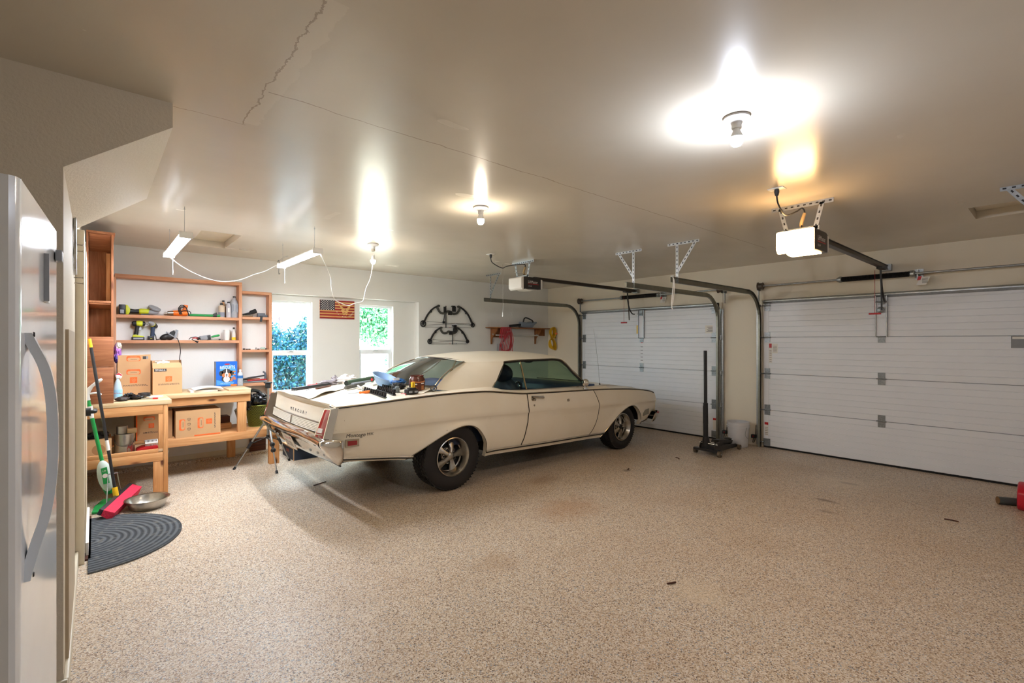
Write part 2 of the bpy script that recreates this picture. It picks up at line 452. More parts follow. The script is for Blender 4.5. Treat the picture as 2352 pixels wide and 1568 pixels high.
for k, (x0, x1, z0, z1) in enumerate(WIN):
    r = T('window_%d' % (k+1), ('white single hung window beside the narrow shelf, teal bush outside', 'white single hung window right of the wooden flag, green tree outside')[k], 'window', ((x0+x1)/2, YR+.1, z0), None, 'structure')
    m = MB(M_vinyl); y0, y1 = YR+.07, YR+.13
    for a in ((x0, x0+.035, z0+.04, z1-.03), (x1-.035, x1, z0+.04, z1-.03)): m.box(a[0], a[1], y0, y1, a[2], a[3])
    m.box(x0, x1, y0, y1, z0, z0+.04); m.box(x0, x1, y0, y1, z1-.03, z1)
    m.box(x0+.037, x1-.037, y0-.01, y1-.01, 1.335, 1.405)
    m.box(x0+.037, x0+.06, y0-.009, y0+.03, z0+.041, 1.334); m.box(x1-.06, x1-.037, y0-.009, y0+.03, z0+.041, 1.334)
    m.build('window_frame', r, bevel=.003)
    m = MB(M_pane); m.box(x0+.035, x1-.035, YR+.1, YR+.104, z0+.04, z1-.03); m.build('window_pane', r)
    m = MB(M_zinc); xm = (x0+x1)/2; m.tube(spl([(xm-.035, y0-.012, 1.385), (xm-.02, y0-.03, 1.395), (xm+.02, y0-.03, 1.395), (xm+.035, y0-.012, 1.385)], 4), .006, 6); m.build('sash_lock', r)

# garage-door wall
m = MB(M_wallr)
def holes_wall_y(m, Y0, Y1, X0, X1, Z0, Z1, holes):
    ys = sorted({Y0, Y1, *[h[0] for h in holes], *[h[1] for h in holes]}); zs = sorted({Z0, Z1, *[h[2] for h in holes], *[h[3] for h in holes]})
    for a, b in zip(ys, ys[1:]):
        for c, d in zip(zs, zs[1:]):
            if any(h[0] <= (a+b)/2 <= h[1] and h[2] <= (c+d)/2 <= h[3] for h in holes): continue
            m.box(X0, X1, a, b, c, d)
DOORS = [(3.565, 6.325), (.085, 2.87)]
holes_wall_y(m, -2.6, YB, XR, XR+.15, 0, ZC, [(a+.02, b-.02, 0, 2.12) for a, b in DOORS])
st(m.build('wall_right', loc=(0, 0, 0)), 'warm cream wall around the two white garage doors', 'wall')

# house door, casing, wall panel, baseboards
M_tan = mat('tan_door_paint', 'd2c1a4', .45, var=.05)
d = T('door_1', 'tan painted house door with black lever behind the freezer', 'door', (-.06, 5.1, 0), None, 'structure')
m = MB(M_tan); m.box(XL, -.048, 4.58, 5.56, .03, 2.24); m.build('door_slab', d)
m = MB(M_trim); m.box(XL, -.052, 4.44, 4.57, 0, 2.31); m.box(XL, -.055, 5.57, 5.68, 0, 2.31); m.box(XL, -.055, 4.571, 5.569, 2.245, 2.31); m.build('door_casing', d, bevel=.004)
m = MB(M_paper); m.box(-.048, -.032, 4.58, 5.56, .012, .10); m.build('door_sweep', d)
m = MB(M_black); m.cyl((-.048, 4.72, 1.02), (-.02, 4.72, 1.02), .03, n=18); m.tube(spl([(-.025, 4.72, 1.02), (-.0, 4.72, 1.02), (.004, 4.76, 1.02), (.004, 4.84, 1.018)], 4), .014, 10); m.build('door_handle', d)
m = MB(DARKW); m.box(XL, -.02, 4.5, 5.6, 0, .012); m.build('threshold', d)
m = MB(mat('taupe_panel', 'b5a68e', .55, var=.05)); m.box(XL, -.088, 2.97, 3.86, .1, 1.595); st(m.build('trim_2'), 'taupe flush panel on the cream wall beside the freezer', 'panel')
m = MB(M_trim); m.box(XL, -.083, 2.8, 4.44, 0, .1); m.box(-1.1, XL+.014, 2.784, 2.8, 0, .1); st(m.build('baseboard_left', loc=(0, 0, 0), bevel=.004), 'cream baseboard along the house wall', 'baseboard')
m = MB(M_trim); m.box(.6, 1.83, YB-.012, YB, .036, .1); st(m.build('baseboard_back', loc=(0, 0, 0)), 'cream baseboard under the workbench', 'baseboard')

# ---- garage doors
def panel_mat():
    t = NT('white_door_paint'); co = t.coords()
    col = t.ramp(t.noise(co, 1.5, 4), [(.3, lin('eef2f8')), (.7, lin('f4f7fb'))])
    t.bsdf(col, .38, 0, t.bump(t.noise(co, 160, 2), .06, .002)); return t.m
M_door = panel_mat()
M_hinge = mat('galvanised_hinge', '8d9295', .4, .9, var=.2, sc=60)
M_seal = mat('black_seal', '1b1a19', .8)
def hinge(m, y, z, x=7.385, w=.075, h=.075):
    m.box(x-.006, x, y-w/2, y+w/2, z+.008, z+h); m.box(x-.006, x, y-w/2, y+w/2, z-h, z-.008)
    m.cyl((x-.012, y-w/2-.012, z), (x-.012, y+w/2+.012, z), .008, n=10)
    for dy in (-.02, .02):
        for dz in (.03, -.04): m.cyl((x-.012, y+dy, z+dz), (x-.005, y+dy, z+dz), .006, n=6)
for di, (y0, y1) in enumerate(DOORS):
    d = T('door_%d' % (di+2), ('white sectional garage door in front of the car', 'white sectional garage door at the right, beside the bucket')[di], 'garage door', (7.4, (y0+y1)/2, 0), None, 'structure')
    yc = (y0+y1)/2
    for k in range(4):
        z0 = .02+k*.5275; n = 7
        prof = [(.05, z0+.002)]
        for i in range(n):
            a = z0+.527*i/n; b = z0+.527*(i+1)/n
            e = .004 if i else .002
            prof += [(0, a+e), (0, b-.004)] + ([(-.006+.012, b), (.006, b+.0005)] if i < n-1 else [])
        prof += [(.05, z0+.525)]
        m = MB(M_door); m.prism([(p[0], p[1]) for p in prof], (7.385, y1-.005, 0), (1, 0, 0), (0, 0, 1), (y1-y0-.01))
        m.build('door_section', d, angle=20)
    m = MB(M_seal); m.box(7.385, 7.43, y0, y1, 0, .025); m.build('bottom_seal', d)
    m = MB(M_door); m.box(7.42, 7.44, y0-.01, y1+.01, .0, 2.15); m.build('light_block', d)  # unseen backing added to stop daylight leaking between the sections
    m = MB(M_zinc)
    m.prism([(-.045, 0), (0, -.028), (0, .028), (-.045, .012)], (7.383, y1, 2.115), (1, 0, 0), (0, 0, 1), y1-y0); m.build('top_strut', d)
    # steel end caps, hinges and roller brackets
    for s, ye in ((1, y1), (-1, y0)):
        m = MB(M_door); yy = sorted((ye, ye-s*.07)); m.box(7.380, 7.386, yy[0], yy[1], .03, 2.10); m.build('end_stile', d)
        for z in (2.06, 1.60, 1.075, .548):
            m = MB(M_hinge); hinge(m, ye-s*.05, z); m.cyl((7.34, ye-s*.02, z), (7.34, ye+s*.045, z), .006, n=8); m.cyl((7.34, ye+s*.03, z), (7.34, ye+s*.055, z), .022, n=14); m.build('roller_hinge', d)
        m = MB(M_hinge); m.box(7.376, 7.386, min(ye, ye-s*.09), max(ye, ye-s*.09), .03, .13); m.cyl((7.34, ye-s*.02, .08), (7.34, ye+s*.045, .08), .007, n=8); m.build('bottom_bracket', d)
    for z in (1.60, 1.075, .548):
        m = MB(M_hinge); hinge(m, yc, z); m.build('centre_hinge', d)
    m = MB(M_zinc)
    for dy in (-.055, .055): m.box(7.355, 7.384, yc+dy-.004, yc+dy+.004, 1.6, 2.11)
    m.use(M_door); m.box(7.37, 7.384, yc-.05, yc+.05, 1.6, 2.13)
    m.use(M_hinge); m.box(7.35, 7.385, yc-.03, yc+.03, 2.0, 2.09); m.cyl((7.33, yc-.05, 2.03), (7.33, yc+.05, 2.03), .009, n=10)
    if di == 1: m.lathe([(.028, 0), (.04, .008), (.028, .016)], (7.345, yc, 1.93), (-1, 0, 0), 16)
    m.build('opener_reinforcement', d)
    # printed notices on the door
    m = MB(M_paper)
    if di == 0:
        m.box(7.3835, 7.386, 3.60, 3.76, 1.67, 1.80); m.use(M_ink)
        for q in range(5): m.box(7.383, 7.386, 3.63, 3.63+(.11, .09, .1, .08, .1)[q], 1.695+.018*q, 1.701+.018*q)
        m.use(M_yellow); m.box(7.382, 7.386, 4.99, 5.05, 1.68, 1.83)
        m.use(M_red); m.box(7.382, 7.386, 4.92, 4.96, 1.515, 1.53)
        m.use(M_ink)
        for q in range(6): m.box(7.3825, 7.386, 4.92, 4.965, 1.14+.06*q, 1.147+.06*q)
        m.use(M_paper); m.box(7.379, 7.386, 3.58, 3.63, .15, .33); m.use(M_red); m.box(7.378, 7.38, 3.58, 3.63, .30, .33)
    else:
        m.box(7.3835, 7.386, 2.755, 2.80, 1.23, 1.515); m.box(7.3835, 7.386, 2.68, 2.75, 1.37, 1.51)
        m.use(M_red); m.box(7.383, 7.386, 2.76, 2.795, 1.45, 1.51)
        m.use(M_ink)
        for q in range(6): m.box(7.383, 7.386, 2.762, 2.79, 1.25+.03*q, 1.256+.03*q)
        for q in range(5): m.box(7.383, 7.386, 2.69, 2.74, 1.39+.02*q, 1.395+.02*q)
        m.use(M_paper); m.box(7.379, 7.386, 2.805, 2.855, .17, .37); m.use(M_red); m.box(7.378, 7.38, 2.805, 2.855, .33, .365)
        m.use(M_ink)
        for q in range(5): m.box(7.378, 7.38, 2.81, 2.85, .19+.025*q, .195+.025*q)
        m.use(M_grey); m.box(7.3835, 7.386, .1, .36, 1.47, 1.60); m.use(M_paper); m.box(7.383, 7.386, .12, .35, 1.565, 1.59); m.use(M_red); m.box(7.3825, 7.386, .12, .2, 1.475, 1.49)
    m.build('notice', d)

# jamb trim strips beside the doors
m = MB(M_trim)
for y0, y1 in DOORS:
    for y in (y0-.06, y1+.03): m.box(7.405, XR, y, y+.03, 0, 2.15)
st(m.build('trim_3', loc=(0, 0, 0)), 'cream door stop strips beside the garage doors', 'trim')
# ================================================================== CAR (heads +X towards the left garage door)
YC = 5.065
def carpaint():
    t = NT('aged_cream_car_paint'); co = t.coords()
    col = t.ramp(t.noise(co, 2.2, 4), [(.3, lin('efe4cd')), (.7, lin('f4ebd8'))])
    chip = t.noise(co, 26, 2)
    col = t.mix(t.ramp(chip, [(.76, (0, 0, 0, 1)), (.79, (.6, .6, .6, 1))]), col, lin('9c7a52'))
    t.bsdf(col, .34, 0, None, coat=.25, spec=.45); return t.m
M_car = carpaint()
M_seam = mat('panel_gap', '3a2f22', .8)
M_blackr = mat('black_trim', '26231f', .4)
M_navy = mat('navy_vinyl', '1c2b45', .45, var=.15, bump=.1)
M_navyl = mat('blue_vinyl', '27446e', .45, var=.1)
M_under = mat('underbody', '1a1714', .9, var=.3)
M_cglass = glass('car_glass', 'c9dccf', 1.0)
M_rglass = glass('rear_car_glass', 'bfd0d8', 1.6, ior=1.6)
M_lens = mat('red_lens', '8e1620', .15, coat=.6)
M_lensw = mat('clear_lens', 'd9d6d2', .15, coat=.5)

car = T('car', 'cream white vintage two door coupe with tools spread on its trunk lid', 'car', (4.1, YC, 0))
BELT = [(1.5, .955), (1.9, .972), (2.3, .990), (2.66, 1.001), (3.0, 1.001), (3.25, .992), (3.5, .962), (3.75, .934), (4.0, .923), (4.5, .908), (5.0, .895), (5.5, .874), (6.0, .838), (6.3, .802), (6.5, .765), (6.62, .725)]
LOW = [(1.5, .60), (1.60, .58), (1.625, .476), (2.25, .40), (3.2, .285), (4.2, .252), (5.2, .229), (6.08, .29), (6.35, .32), (6.5, .40), (6.62, .47)]
CREASE = [(1.5, .745), (3.1, .738), (3.84, .713), (5.14, .668), (6.62, .625)]
WID = [(1.5, .935), (1.9, .955), (2.6, .965), (5.6, .965), (6.1, .955), (6.4, .935), (6.62, .90)]
A_R = [(2.254, .398), (2.397, .478), (2.559, .556), (2.682, .606), (2.808, .645), (2.90, .660), (2.98, .655), (3.05, .632), (3.11, .588), (3.172, .507), (3.205, .434), (3.215, .34), (3.216, .285)]
A_F = [(5.207, .232), (5.354, .364), (5.46, .444), (5.542, .502), (5.65, .557), (5.762, .598), (5.83, .611), (5.90, .611), (5.97, .588), (6.044, .527), (6.10, .455), (6.135, .380), (6.14, .30)]
def bz(x): return sm(BELT, x)
def rearedge(z): return 1.52+.065*max(0, min(1, (z-.69)/.265))
def archz(x):
    for a in (A_R, A_F):
        if a[0][0] <= x <= a[-1][0]: return li(a, x)
    return None
def adist(x, z):
    best = 9
    for a in (A_R, A_F):
        if a[0][0]-.2 < x < a[-1][0]+.2:
            for (x0, z0), (x1, z1) in zip(a, a[1:]):
                dx, dz = x1-x0, z1-z0; t = max(0, min(1, ((x-x0)*dx+(z-z0)*dz)/(dx*dx+dz*dz)))
                best = min(best, math.hypot(x-x0-t*dx, z-z0-t*dz))
    return best
def side(x, z, lift=0):
    """half width of the body side at (x, z)"""
    b, c, lo, w = bz(x), li(CREASE, x), li(LOW, x), li(WID, x)
    if z >= c: v = w-.026*((z-c)/max(.02, b-c))**1.3
    else:
        s = min(1.2, (c-z)/max(.05, c-lo)); v = w-.013*min(1, (c-z)/.03)-.010*s-.055*s**4
    d = adist(x, z)
    if d < .14: v += .028*math.exp(-(d/.05)**2)
    return v+lift
def SP(x, z, s=-1, lift=0): return V((x, YC+s*side(x, z, lift), z))

st_x = [1.52, 1.56, 1.60, 1.65, 1.72, 1.8, 1.9, 2.0, 2.1, 2.2]
st_x += [a[0] for a in A_R]
st_x += [3.24, 3.3, 3.37, 3.45, 3.55, 3.65, 3.75, 3.84, 3.95, 4.1, 4.3, 4.5, 4.7, 4.9, 5.05, 5.15]
st_x += [a[0] for a in A_F] + [6.16, 6.2, 6.27, 6.34, 6.41, 6.48, 6.54, 6.59, 6.61]
m = MB(M_car)
cols = []
for x in st_x:
    z0 = archz(x)
    if z0 is None: z0 = li(LOW, x)
    cols.append((x, max(z0, li(LOW, x))))
NR = 16
for s in (-1, 1):
    def pt(i, j):
        x, z0 = cols[int(round(i*(len(cols)-1)))]
        t = j; b = bz(max(x, 1.585)); c = max(li(CREASE, x), z0+.03)
        k = 10/16
        z = z0+(c-z0)*(1-(1-t/k)**1.7) if t <= k else c+(b-c)*(t-k)/(1-k)
        xx = x
        if x < 1.9:
            e = rearedge(z); xx = e+(x-1.52)*(1.9-e)/.38
        return SP(xx, z, s)
    m.grid(lambda i, j: pt(i, j), len(cols)-1, NR)
    # rolled lip inside the wheel openings and along the sill
    def lip(i, j):
        x, z0 = cols[int(round(i*(len(cols)-1)))]
        p = SP(x, z0, s); return V((p.x, p.y-s*.05*j, p.z+.004*j))
    m.grid(lip, len(cols)-1, 1)
    # shoulder from belt line to greenhouse base
    WINB = [(2.3, 1.0), (2.66, 1.012), (3.2, 1.035), (3.36, 1.03), (3.5, .995), (3.7, .975), (3.88, .962), (4.8, .937), (5.2, .932), (5.4, .925)]
    def shoulder(i, j):
        x = 2.3+i*3.1; p = SP(x, bz(x), s); v = side(x, bz(x))*(1-j)+li([(2.6, .60), (2.72, .69), (3.3, .84), (3.42, .862)], x)*j
        return V((x, YC+s*v, bz(x)+(sm(WINB, x)-bz(x))*(j**.8)))
    m.grid(shoulder, 44, 4)
# hood and trunk deck
def deck(x0, x1, crown, curve):
    def f(i, j):
        x = x0(j)+(x1(j)-x0(j))*i; b = j*2-1; w = side(min(6.6, max(x, 1.585)), bz(min(6.6, max(x, 1.585))))
        z = bz(max(x, 1.585))+crown(x)*(1-abs(b)**2.6)+curve(x, b)
        return V((x, YC+b*w, z))
    return f
tailc = lambda b: 1.585-.045*(1-b*b)
m.grid(deck(lambda j: tailc(j*2-1), lambda j: 2.75, lambda x: .030, lambda x, b: 0), 16, 24)
m.grid(deck(lambda j: 5.32, lambda j: 6.61+.05*(1-(j*2-1)**2), lambda x: .045*min(1, (6.75-x)/.6), lambda x, b: .012*math.exp(-(b/.12)**2)+.006*math.exp(-((abs(b)-.72)/.05)**2)), 22, 32)
m.grid(lambda i, j: V((5.1+.24*i, YC+(j*2-1)*.87, .928+.03*i*(1-(j*2-1)**2))), 3, 12)
# nose
def nose(i, j):
    b = i*2-1; x = 6.61+.05*(1-b*b); return V((x-.02*abs(j-.5), YC+b*.885, .45+(bz(6.61)+.02*(1-b*b)-.45)*j))
m.grid(nose, 16, 4)
# tail: overhanging deck lip, sunken panel
def tail(i, j):
    b = i*2-1; y = YC+b*.80
    prof = [(0, .985), (.012, .965), (.045, .935), (.05, .86), (.035, .79)]
    k = j*(len(prof)-1); a = int(min(k, len(prof)-2)); t = k-a
    dx = prof[a][0]*(1-t)+prof[a+1][0]*t; z = prof[a][1]*(1-t)+prof[a+1][1]*t
    fade = min(1, (1-abs(b))/.10)
    return V((tailc(b*.85)-.004+dx*fade-(.955-z)*.24*.65, y, z))
m.grid(tail, 28, 12)
for s in (-1, 1): m.quad((1.588, YC+s*.80, .98), (1.592, YC+s*.945, .962), (1.578, YC+s*.945, .90), (1.575, YC+s*.80, .90))
m.build('body', car, angle=30)

# greenhouse
ZS = 1.312   # drip-rail height
def roofz(x): return sm([(3.0, 1.335), (3.2, 1.368), (3.5, 1.398), (3.9, 1.411), (4.3, 1.408), (4.6, 1.388), (4.85, 1.352)], x)
def roof_pt(a, b):
    xr = 3.22-.12*(1-b*b); xf = 4.68+.13*(1-b*b)
    vv = sm([(0, .565), (.25, .655), (.5, .668), (1, .655)], a)
    x = xr+(xf-xr)*a; e = abs(b)**2.6
    return V((x, YC+b*vv, (roofz(x))*(1-e)+(ZS-.012*(1-a)-.03*max(0, a-.8)*5*.2)*e))
m = MB(M_car); m.grid(lambda i, j: roof_pt(i, j*2-1), 26, 28)
for s in (-1, 1):
    A, B, Cc, D = V((3.71, YC+s*.667, 1.306)), V((3.37, YC+s*.868, 1.035)), V((2.70, YC+s*.720, 1.035)), V((3.205, YC+s*.562, 1.300))
    def cp(i, j):      # i: front to rear, j: bottom to top
        bot = B.lerp(Cc, i)
        if i < 1: bot = V((B.x+(Cc.x-B.x)*i, YC+s*(side(B.x+(Cc.x-B.x)*i, bz(3))*.0+.868-.148*i**1.3), 1.004+.03*i**3))
        top = A.lerp(D, i); 
        if 0 < i < 1:
            a = (top.x-3.22)/(4.68-3.22); vv = sm([(0, .565), (.25, .655), (.5, .668), (1, .655)], a); top = V((top.x, YC+s*vv, ZS-.012*(1-a)))
        p = bot.lerp(top, j); p.y += s*.022*math.sin(PI*j)*(1-i**3); p.x -= math.sin(PI*j)*(.02*(1-i)+.03*i**3); p.z += .02*math.sin(PI*j)*i**3
        return p
    m.grid(cp, 16, 12)
    # A-pillar skin
    f0, f1 = V((4.70, YC+s*.655, 1.30)), V((5.03, YC+s*.855, .925))
    m.grid(lambda i, j: f0.lerp(f1, j)+V((.055*i, -s*.04*i, .012*i)), 2, 8)
m.build('roof', car, angle=40)
m = MB(mat('headliner', '2a2c30', .9)); m.grid(lambda i, j: roof_pt(.03+.94*i, (j*2-1)*.96)-V((0, 0, .025)), 14, 14); m.build('headliner', car)

def strip(m, pts, w, h, s=1):
    """flat raised moulding following points on the side"""
    for a, b in zip(pts, pts[1:]): m.bar(a, b, h, w)
# side windows
for s in (-1, 1):
    r = 'window' 
    bl, br, tr, tl = V((3.385, YC+s*.855, 1.015)), V((4.98, YC+s*.852, .942)), V((4.66, YC+s*.665, 1.285)), V((3.70, YC+s*.672, 1.290))
    mid_b, mid_t = V((3.89, YC+s*.858, .966)), V((3.95, YC+s*.680, 1.295))
    m = MB(M_cglass); k = V((0, -s*.012, 0))
    m.quad(bl+k, V((3.5, YC+s*.856, .985))+k, mid_b+k, mid_t+k, tl+k)
    m.build('quarter_window', car)
    m = MB(M_cglass); m.quad(mid_b+k, br+k, V((4.72, YC+s*.69, 1.255))+k, tr+k, mid_t+k); m.build('door_window', car)
    m = MB(M_blackr)
    up = spl([tl, mid_t+V((0, 0, .006)), V((4.3, YC+s*.678, 1.303)), tr+V((-.05, 0, .014)), tr+V((.07, s*.03, -.035)), V((4.85, YC+s*.765, 1.105)), br+V((.03, 0, 0))], 6)
    m.tube(up, .016, 6)
    m.use(M_dchrome); m.tube([p+V((0, s*.012, .013)) for p in up], .006, 6)
    rear = spl([tl+V((0, 0, .01)), V((3.57, YC+s*.755, 1.165)), V((3.41, YC+s*.845, 1.055)), bl+V((-.012, 0, -.01)), V((3.43, YC+s*.862, .995)), V((3.55, YC+s*.864, .980)), mid_b+V((0, s*.006, -.004)), br+V((0, s*.004, -.002))], 6)
    m.tube(rear, .008, 6)
    m.build('window_trim', car)
    m = MB(mat('tan_chrome', 'c9b48c', .25, .9)); m.bar(mid_t, mid_b, .012, .022); m.build('window_divider', car)
# rear window and windscreen
def rwin(i, j):
    b = i*2-1; e = 1-b*b
    bot = V((2.71-.10*e, YC+b*.715, 1.058+.004*e)); top = V((3.20-.11*e, YC+b*.56, 1.300+.045*e))
    p = bot.lerp(top, j); p.x -= .03*math.sin(PI*j); p.z += .02*math.sin(PI*j); return p
m = MB(M_rglass); m.grid(lambda i, j: rwin(.005+.99*i, .01+.98*j), 20, 8); m.build('rear_window', car)
m = MB(M_dchrome); m.tube(spl([rwin(i/10, 0)+V((-.008, 0, .006)) for i in range(11)], 2), .009, 6)
for e in (0, 1): m.tube([rwin(e, j/8)+V((-.006, 0, .008)) for j in range(9)], .008, 6)
m.tube([rwin(i/12, 1)+V((0, 0, .006)) for i in range(13)], .007, 6); m.build('rear_window_trim', car)
m = MB(M_car); m.grid(lambda i, j: V(rwin(i, 0)).lerp(V((2.44+.02*j, YC+(i*2-1)*.80, 1.0+.024*(1-(i*2-1)**4))), j)+V((0, 0, -.006)), 16, 4); m.build('rear_cowl', car)
def wscr(i, j):
    b = i*2-1; e = 1-b*b
    p = V((5.05+.22*e, YC+b*.83, .935+.01*e)).lerp(V((4.70+.13*e, YC+b*.635, 1.295+.06*e)), j); p.x += .02*math.sin(PI*j); return p
m = MB(M_cglass); m.grid(wscr, 16, 6); m.build('windscreen', car)
m = MB(M_blackr); m.tube([wscr(i/12, 1) for i in range(13)], .012, 6)
for e in (0, 1): m.tube([wscr(e, j/6) for j in range(7)], .014, 6)
m.build('windscreen_trim', car)

# doors: skin slightly proud of the side, with dark gap lines
for s in (-1, 1):
    def dr(z): return li([(.30, 3.74), (.42, 3.785), (.60, 3.83), (.72, 3.838), (.93, 3.825)], z)
    def df(z): return sm([(.26, 4.93), (.32, 5.0), (.45, 5.085), (.60, 5.135), (.68, 5.138), (.80, 5.09), (.90, 5.03)], z)
    def dp(i, j):
        x = 3.8+i*1.25
        for _ in range(3):
            z = (li(LOW, x)+.065)*(1-j)+(bz(x)-.004)*j; x = dr(z)+(df(z)-dr(z))*i
        return SP(x, z, s, .0025)
    m = MB(M_car); m.grid(dp, 24, 18)
    m.use(M_seam)
    m.tube([dp(0, j/18) for j in range(19)], .0055, 5); m.tube([dp(1, j/18) for j in range(19)], .0045, 5); m.tube([dp(i/20, 0) for i in range(21)], .004, 5)
    dd = m.build('door', car, angle=30)
    m = MB(M_dchrome); y = YC+s*(side(3.95, .87)+.003)
    m.prism([(0, .012), (.205, .0), (.205, -.018), (.06, -.012), (.05, -.06), (.02, -.065), (0, -.03)], (3.885, y, .885), (1, 0, 0), (0, 0, 1), -s*.004)
    m.bar((3.9, y+s*.022, .885), (4.08, y+s*.022, .868), .008, .02); m.cyl((3.925, y, .855), (3.925, y+s*.03, .855), .016, n=12); m.cyl((4.075, y, .868), (4.075, y+s*.022, .868), .008, n=8)
    m.build('door_handle', dd, bevel=.002)
    m = MB(M_dchrome); m.lathe([(.012, 0), (.012, .006), (.008, .009)], (3.925, YC+s*side(3.93, .785), .785), (0, s, 0), 14); m.build('door_lock', dd)
    if s == -1:
        m = MB(mat('bare_metal_patch', '8f8674', .5)); m.prism([(.0, .02), (.035, .028), (.05, .005), (.03, -.022), (.005, -.018)], (4.50, YC-side(4.52, .79)-.0005, .79), (1, 0, 0), (0, 0, 1), .003); m.build('primer_patch', dd)
    # mouldings
    m = MB(M_blackr); pts = [SP(x, bz(x)-.002, s, .003) for x in [1.585+.06*k for k in range(84)] if x < 6.6]
    m.tube(pts, .0062, 6); m.use(M_dchrome); m.tube([p+V((0, s*.002, .009)) for p in pts], .005, 6)
    m.build('belt_moulding', car)
    m = MB(M_chrome)
    for x0, x1, dz in ((1.64, 2.33, .028), (3.22, 5.27, .052), (6.15, 6.40, .03)):
        m = MB(M_chrome); n = 14; q = [SP(x0+(x1-x0)*k/n, li(LOW, x0+(x1-x0)*k/n)+dz, s, .006) for k in range(n+1)]
        m.use(M_chrome); strip(m, [p+V((0, 0, .009)) for p in q], .014, .010); m.use(M_blackr); strip(m, [p-V((0, 0, .006)) for p in q], .012, .010); m.build('sill_moulding', car)
    for a in (A_R, A_F): m = MB(M_dchrome); m.tube(spl([SP(x, z+.002, s, .003) for x, z in a[:-1]], 3), .004, 6); m.build('wheel_arch_trim', car)
    # side marker and badge
    m = MB(M_dchrome); y = YC+s*(side(1.72, .645)+.001)
    m.prism([(-.062, .036), (.062, .030), (.062, -.036), (-.062, -.032)], (1.722, y, .642), (1, 0, 0), (0, 0, 1), -s*.008)
    m.use(M_lens); m.prism([(-.043, .021), (.043, .017), (.043, -.022), (-.043, -.02)], (1.722, y+s*.008, .642), (1, 0, 0), (0, 0, 1), -s*.003)
    m.build('side_marker', car)
    m = MB(M_dchrome); y = YC+s*(side(6.3, .46)+.001)
    m.prism([(-.08, .045), (.08, .06), (.07, -.02), (-.085, -.04)], (6.30, y, .46), (1, 0, 0), (0, 0, 1), -s*.006); m.build('front_side_marker', car)
    m = MB(M_ink); y = YC+s*(side(1.8, .715)+.002); ux = V((-s, -.060*1, .035*s))
    xa, xb = (1.755, 1.885) if s < 0 else (1.80, 1.67)
    m.text('Montego', SP(xa, .706, s, .006), ux, (-.22*s, 0, 1), .050, .98); m.text('MX', SP(xb, .702, s, .006), ux, (0, 0, 1), .036, 1.15)
    m.build('badge', car)

# tail lights
for s in (-1, 1):
    r = car
    m = MB(M_chrome)
    def Y(v): return YC+s*v
    # rear face leans: x grows with z
    def q(v, z, dx=0): return V((1.575-.048*(1-(v/.93)**2)*0-(.955-z)*.235+dx, Y(v), z))
    o, i_ = .942, .80
    a = [q(o, .962, .022), q(o+.004, .700, .022), q(i_-.02, .700, -.0), q(i_+.02, .962, .01)]
    b = [p+V((-.038, 0, 0)) for p in [q(o-.012, .955, 0), q(o-.008, .704, -.01), q(i_-.005, .704, -.045), q(i_+.035, .955, -.025)]]
    m.add(a+b, [(0, 1, 5, 4), (1, 2, 6, 5), (2, 3, 7, 6), (3, 0, 4, 7), (4, 5, 6, 7)])
    t = m.build('tail_light', car, label='chrome cased red tail light')
    ins = lambda u, w, k: (b[0].lerp(b[3], u)).lerp(b[1].lerp(b[2], u), w)+V((-k, 0, 0))
    m = MB(M_lens); m.add([ins(.20, .06, .005), ins(.78, .06, .005), ins(.80, .96, .006), ins(.16, .96, .006), ins(.10, .03, 0), ins(.9, .03, 0), ins(.92, .985, 0), ins(.06, .985, 0)], [(0, 1, 2, 3), (0, 4, 5, 1), (1, 5, 6, 2), (2, 6, 7, 3), (3, 7, 4, 0)]); m.build('red_lens', t)
    m = MB(M_lensw); m.add([ins(.26, .66, .009), ins(.76, .66, .009), ins(.76, .80, .009), ins(.26, .80, .009), ins(.24, .65, .003), ins(.78, .65, .003), ins(.78, .81, .003), ins(.24, .81, .003)], [(0, 1, 2, 3), (0, 4, 5, 1), (1, 5, 6, 2), (2, 6, 7, 3), (3, 7, 4, 0)]); m.build('reversing_lens', t)
    m = MB(M_chrome); m.bar(ins(.14, .85, .007), ins(.82, .85, .007), .006, .008); m.bar(ins(.48, .87, .007), ins(.48, .95, .007), .006, .006); m.build('lens_bar', t)
# louvred trim between the tail lights
m = MB(M_car)
def lp(b, z, d=0): return V((tailc(b*.85)-.006-(.955-z)*.24*.66-d, YC+b*.79, z-.0*b))
m.use(M_seam); m.grid(lambda i, j: lp(i*2-1, .724+.082*j), 24, 1)
m.use(M_car)
for k in range(6): m.grid(lambda i, j: lp(i*2-1, .727+.0135*k+.0075*j, .016-.006*j), 24, 1); m.grid(lambda i, j: lp(i*2-1, .7345+.0135*k, .010*(1-j)), 24, 1); m.grid(lambda i, j: lp(i*2-1, .727+.0135*k, .016*(1-j)), 24, 1)
m.use(M_dchrome); m.tube([lp(k/12-1, .812, .012) for k in range(25)], .007, 6); m.bar(lp(0, .728, .022), lp(0, .806, .022), .01, .012)
m.build('tail_louvre', car)
m = MB(M_ink)
for k, ch in enumerate('MERCURY'):
    y = YC+.24-.078*k; b = (y-YC)/.8; p = V((tailc(b*.85)+.046-(.955-.845)*.24*.65-.004, y, .842)); [m.text(ch, p+V((-.014, o_, p_)), (0, -1, 0), (.15, 0, 1), .042, 1.35) for o_ in (-.0018, .0018) for p_ in (-.0012, .0012)]
m.build('name_lettering', car)

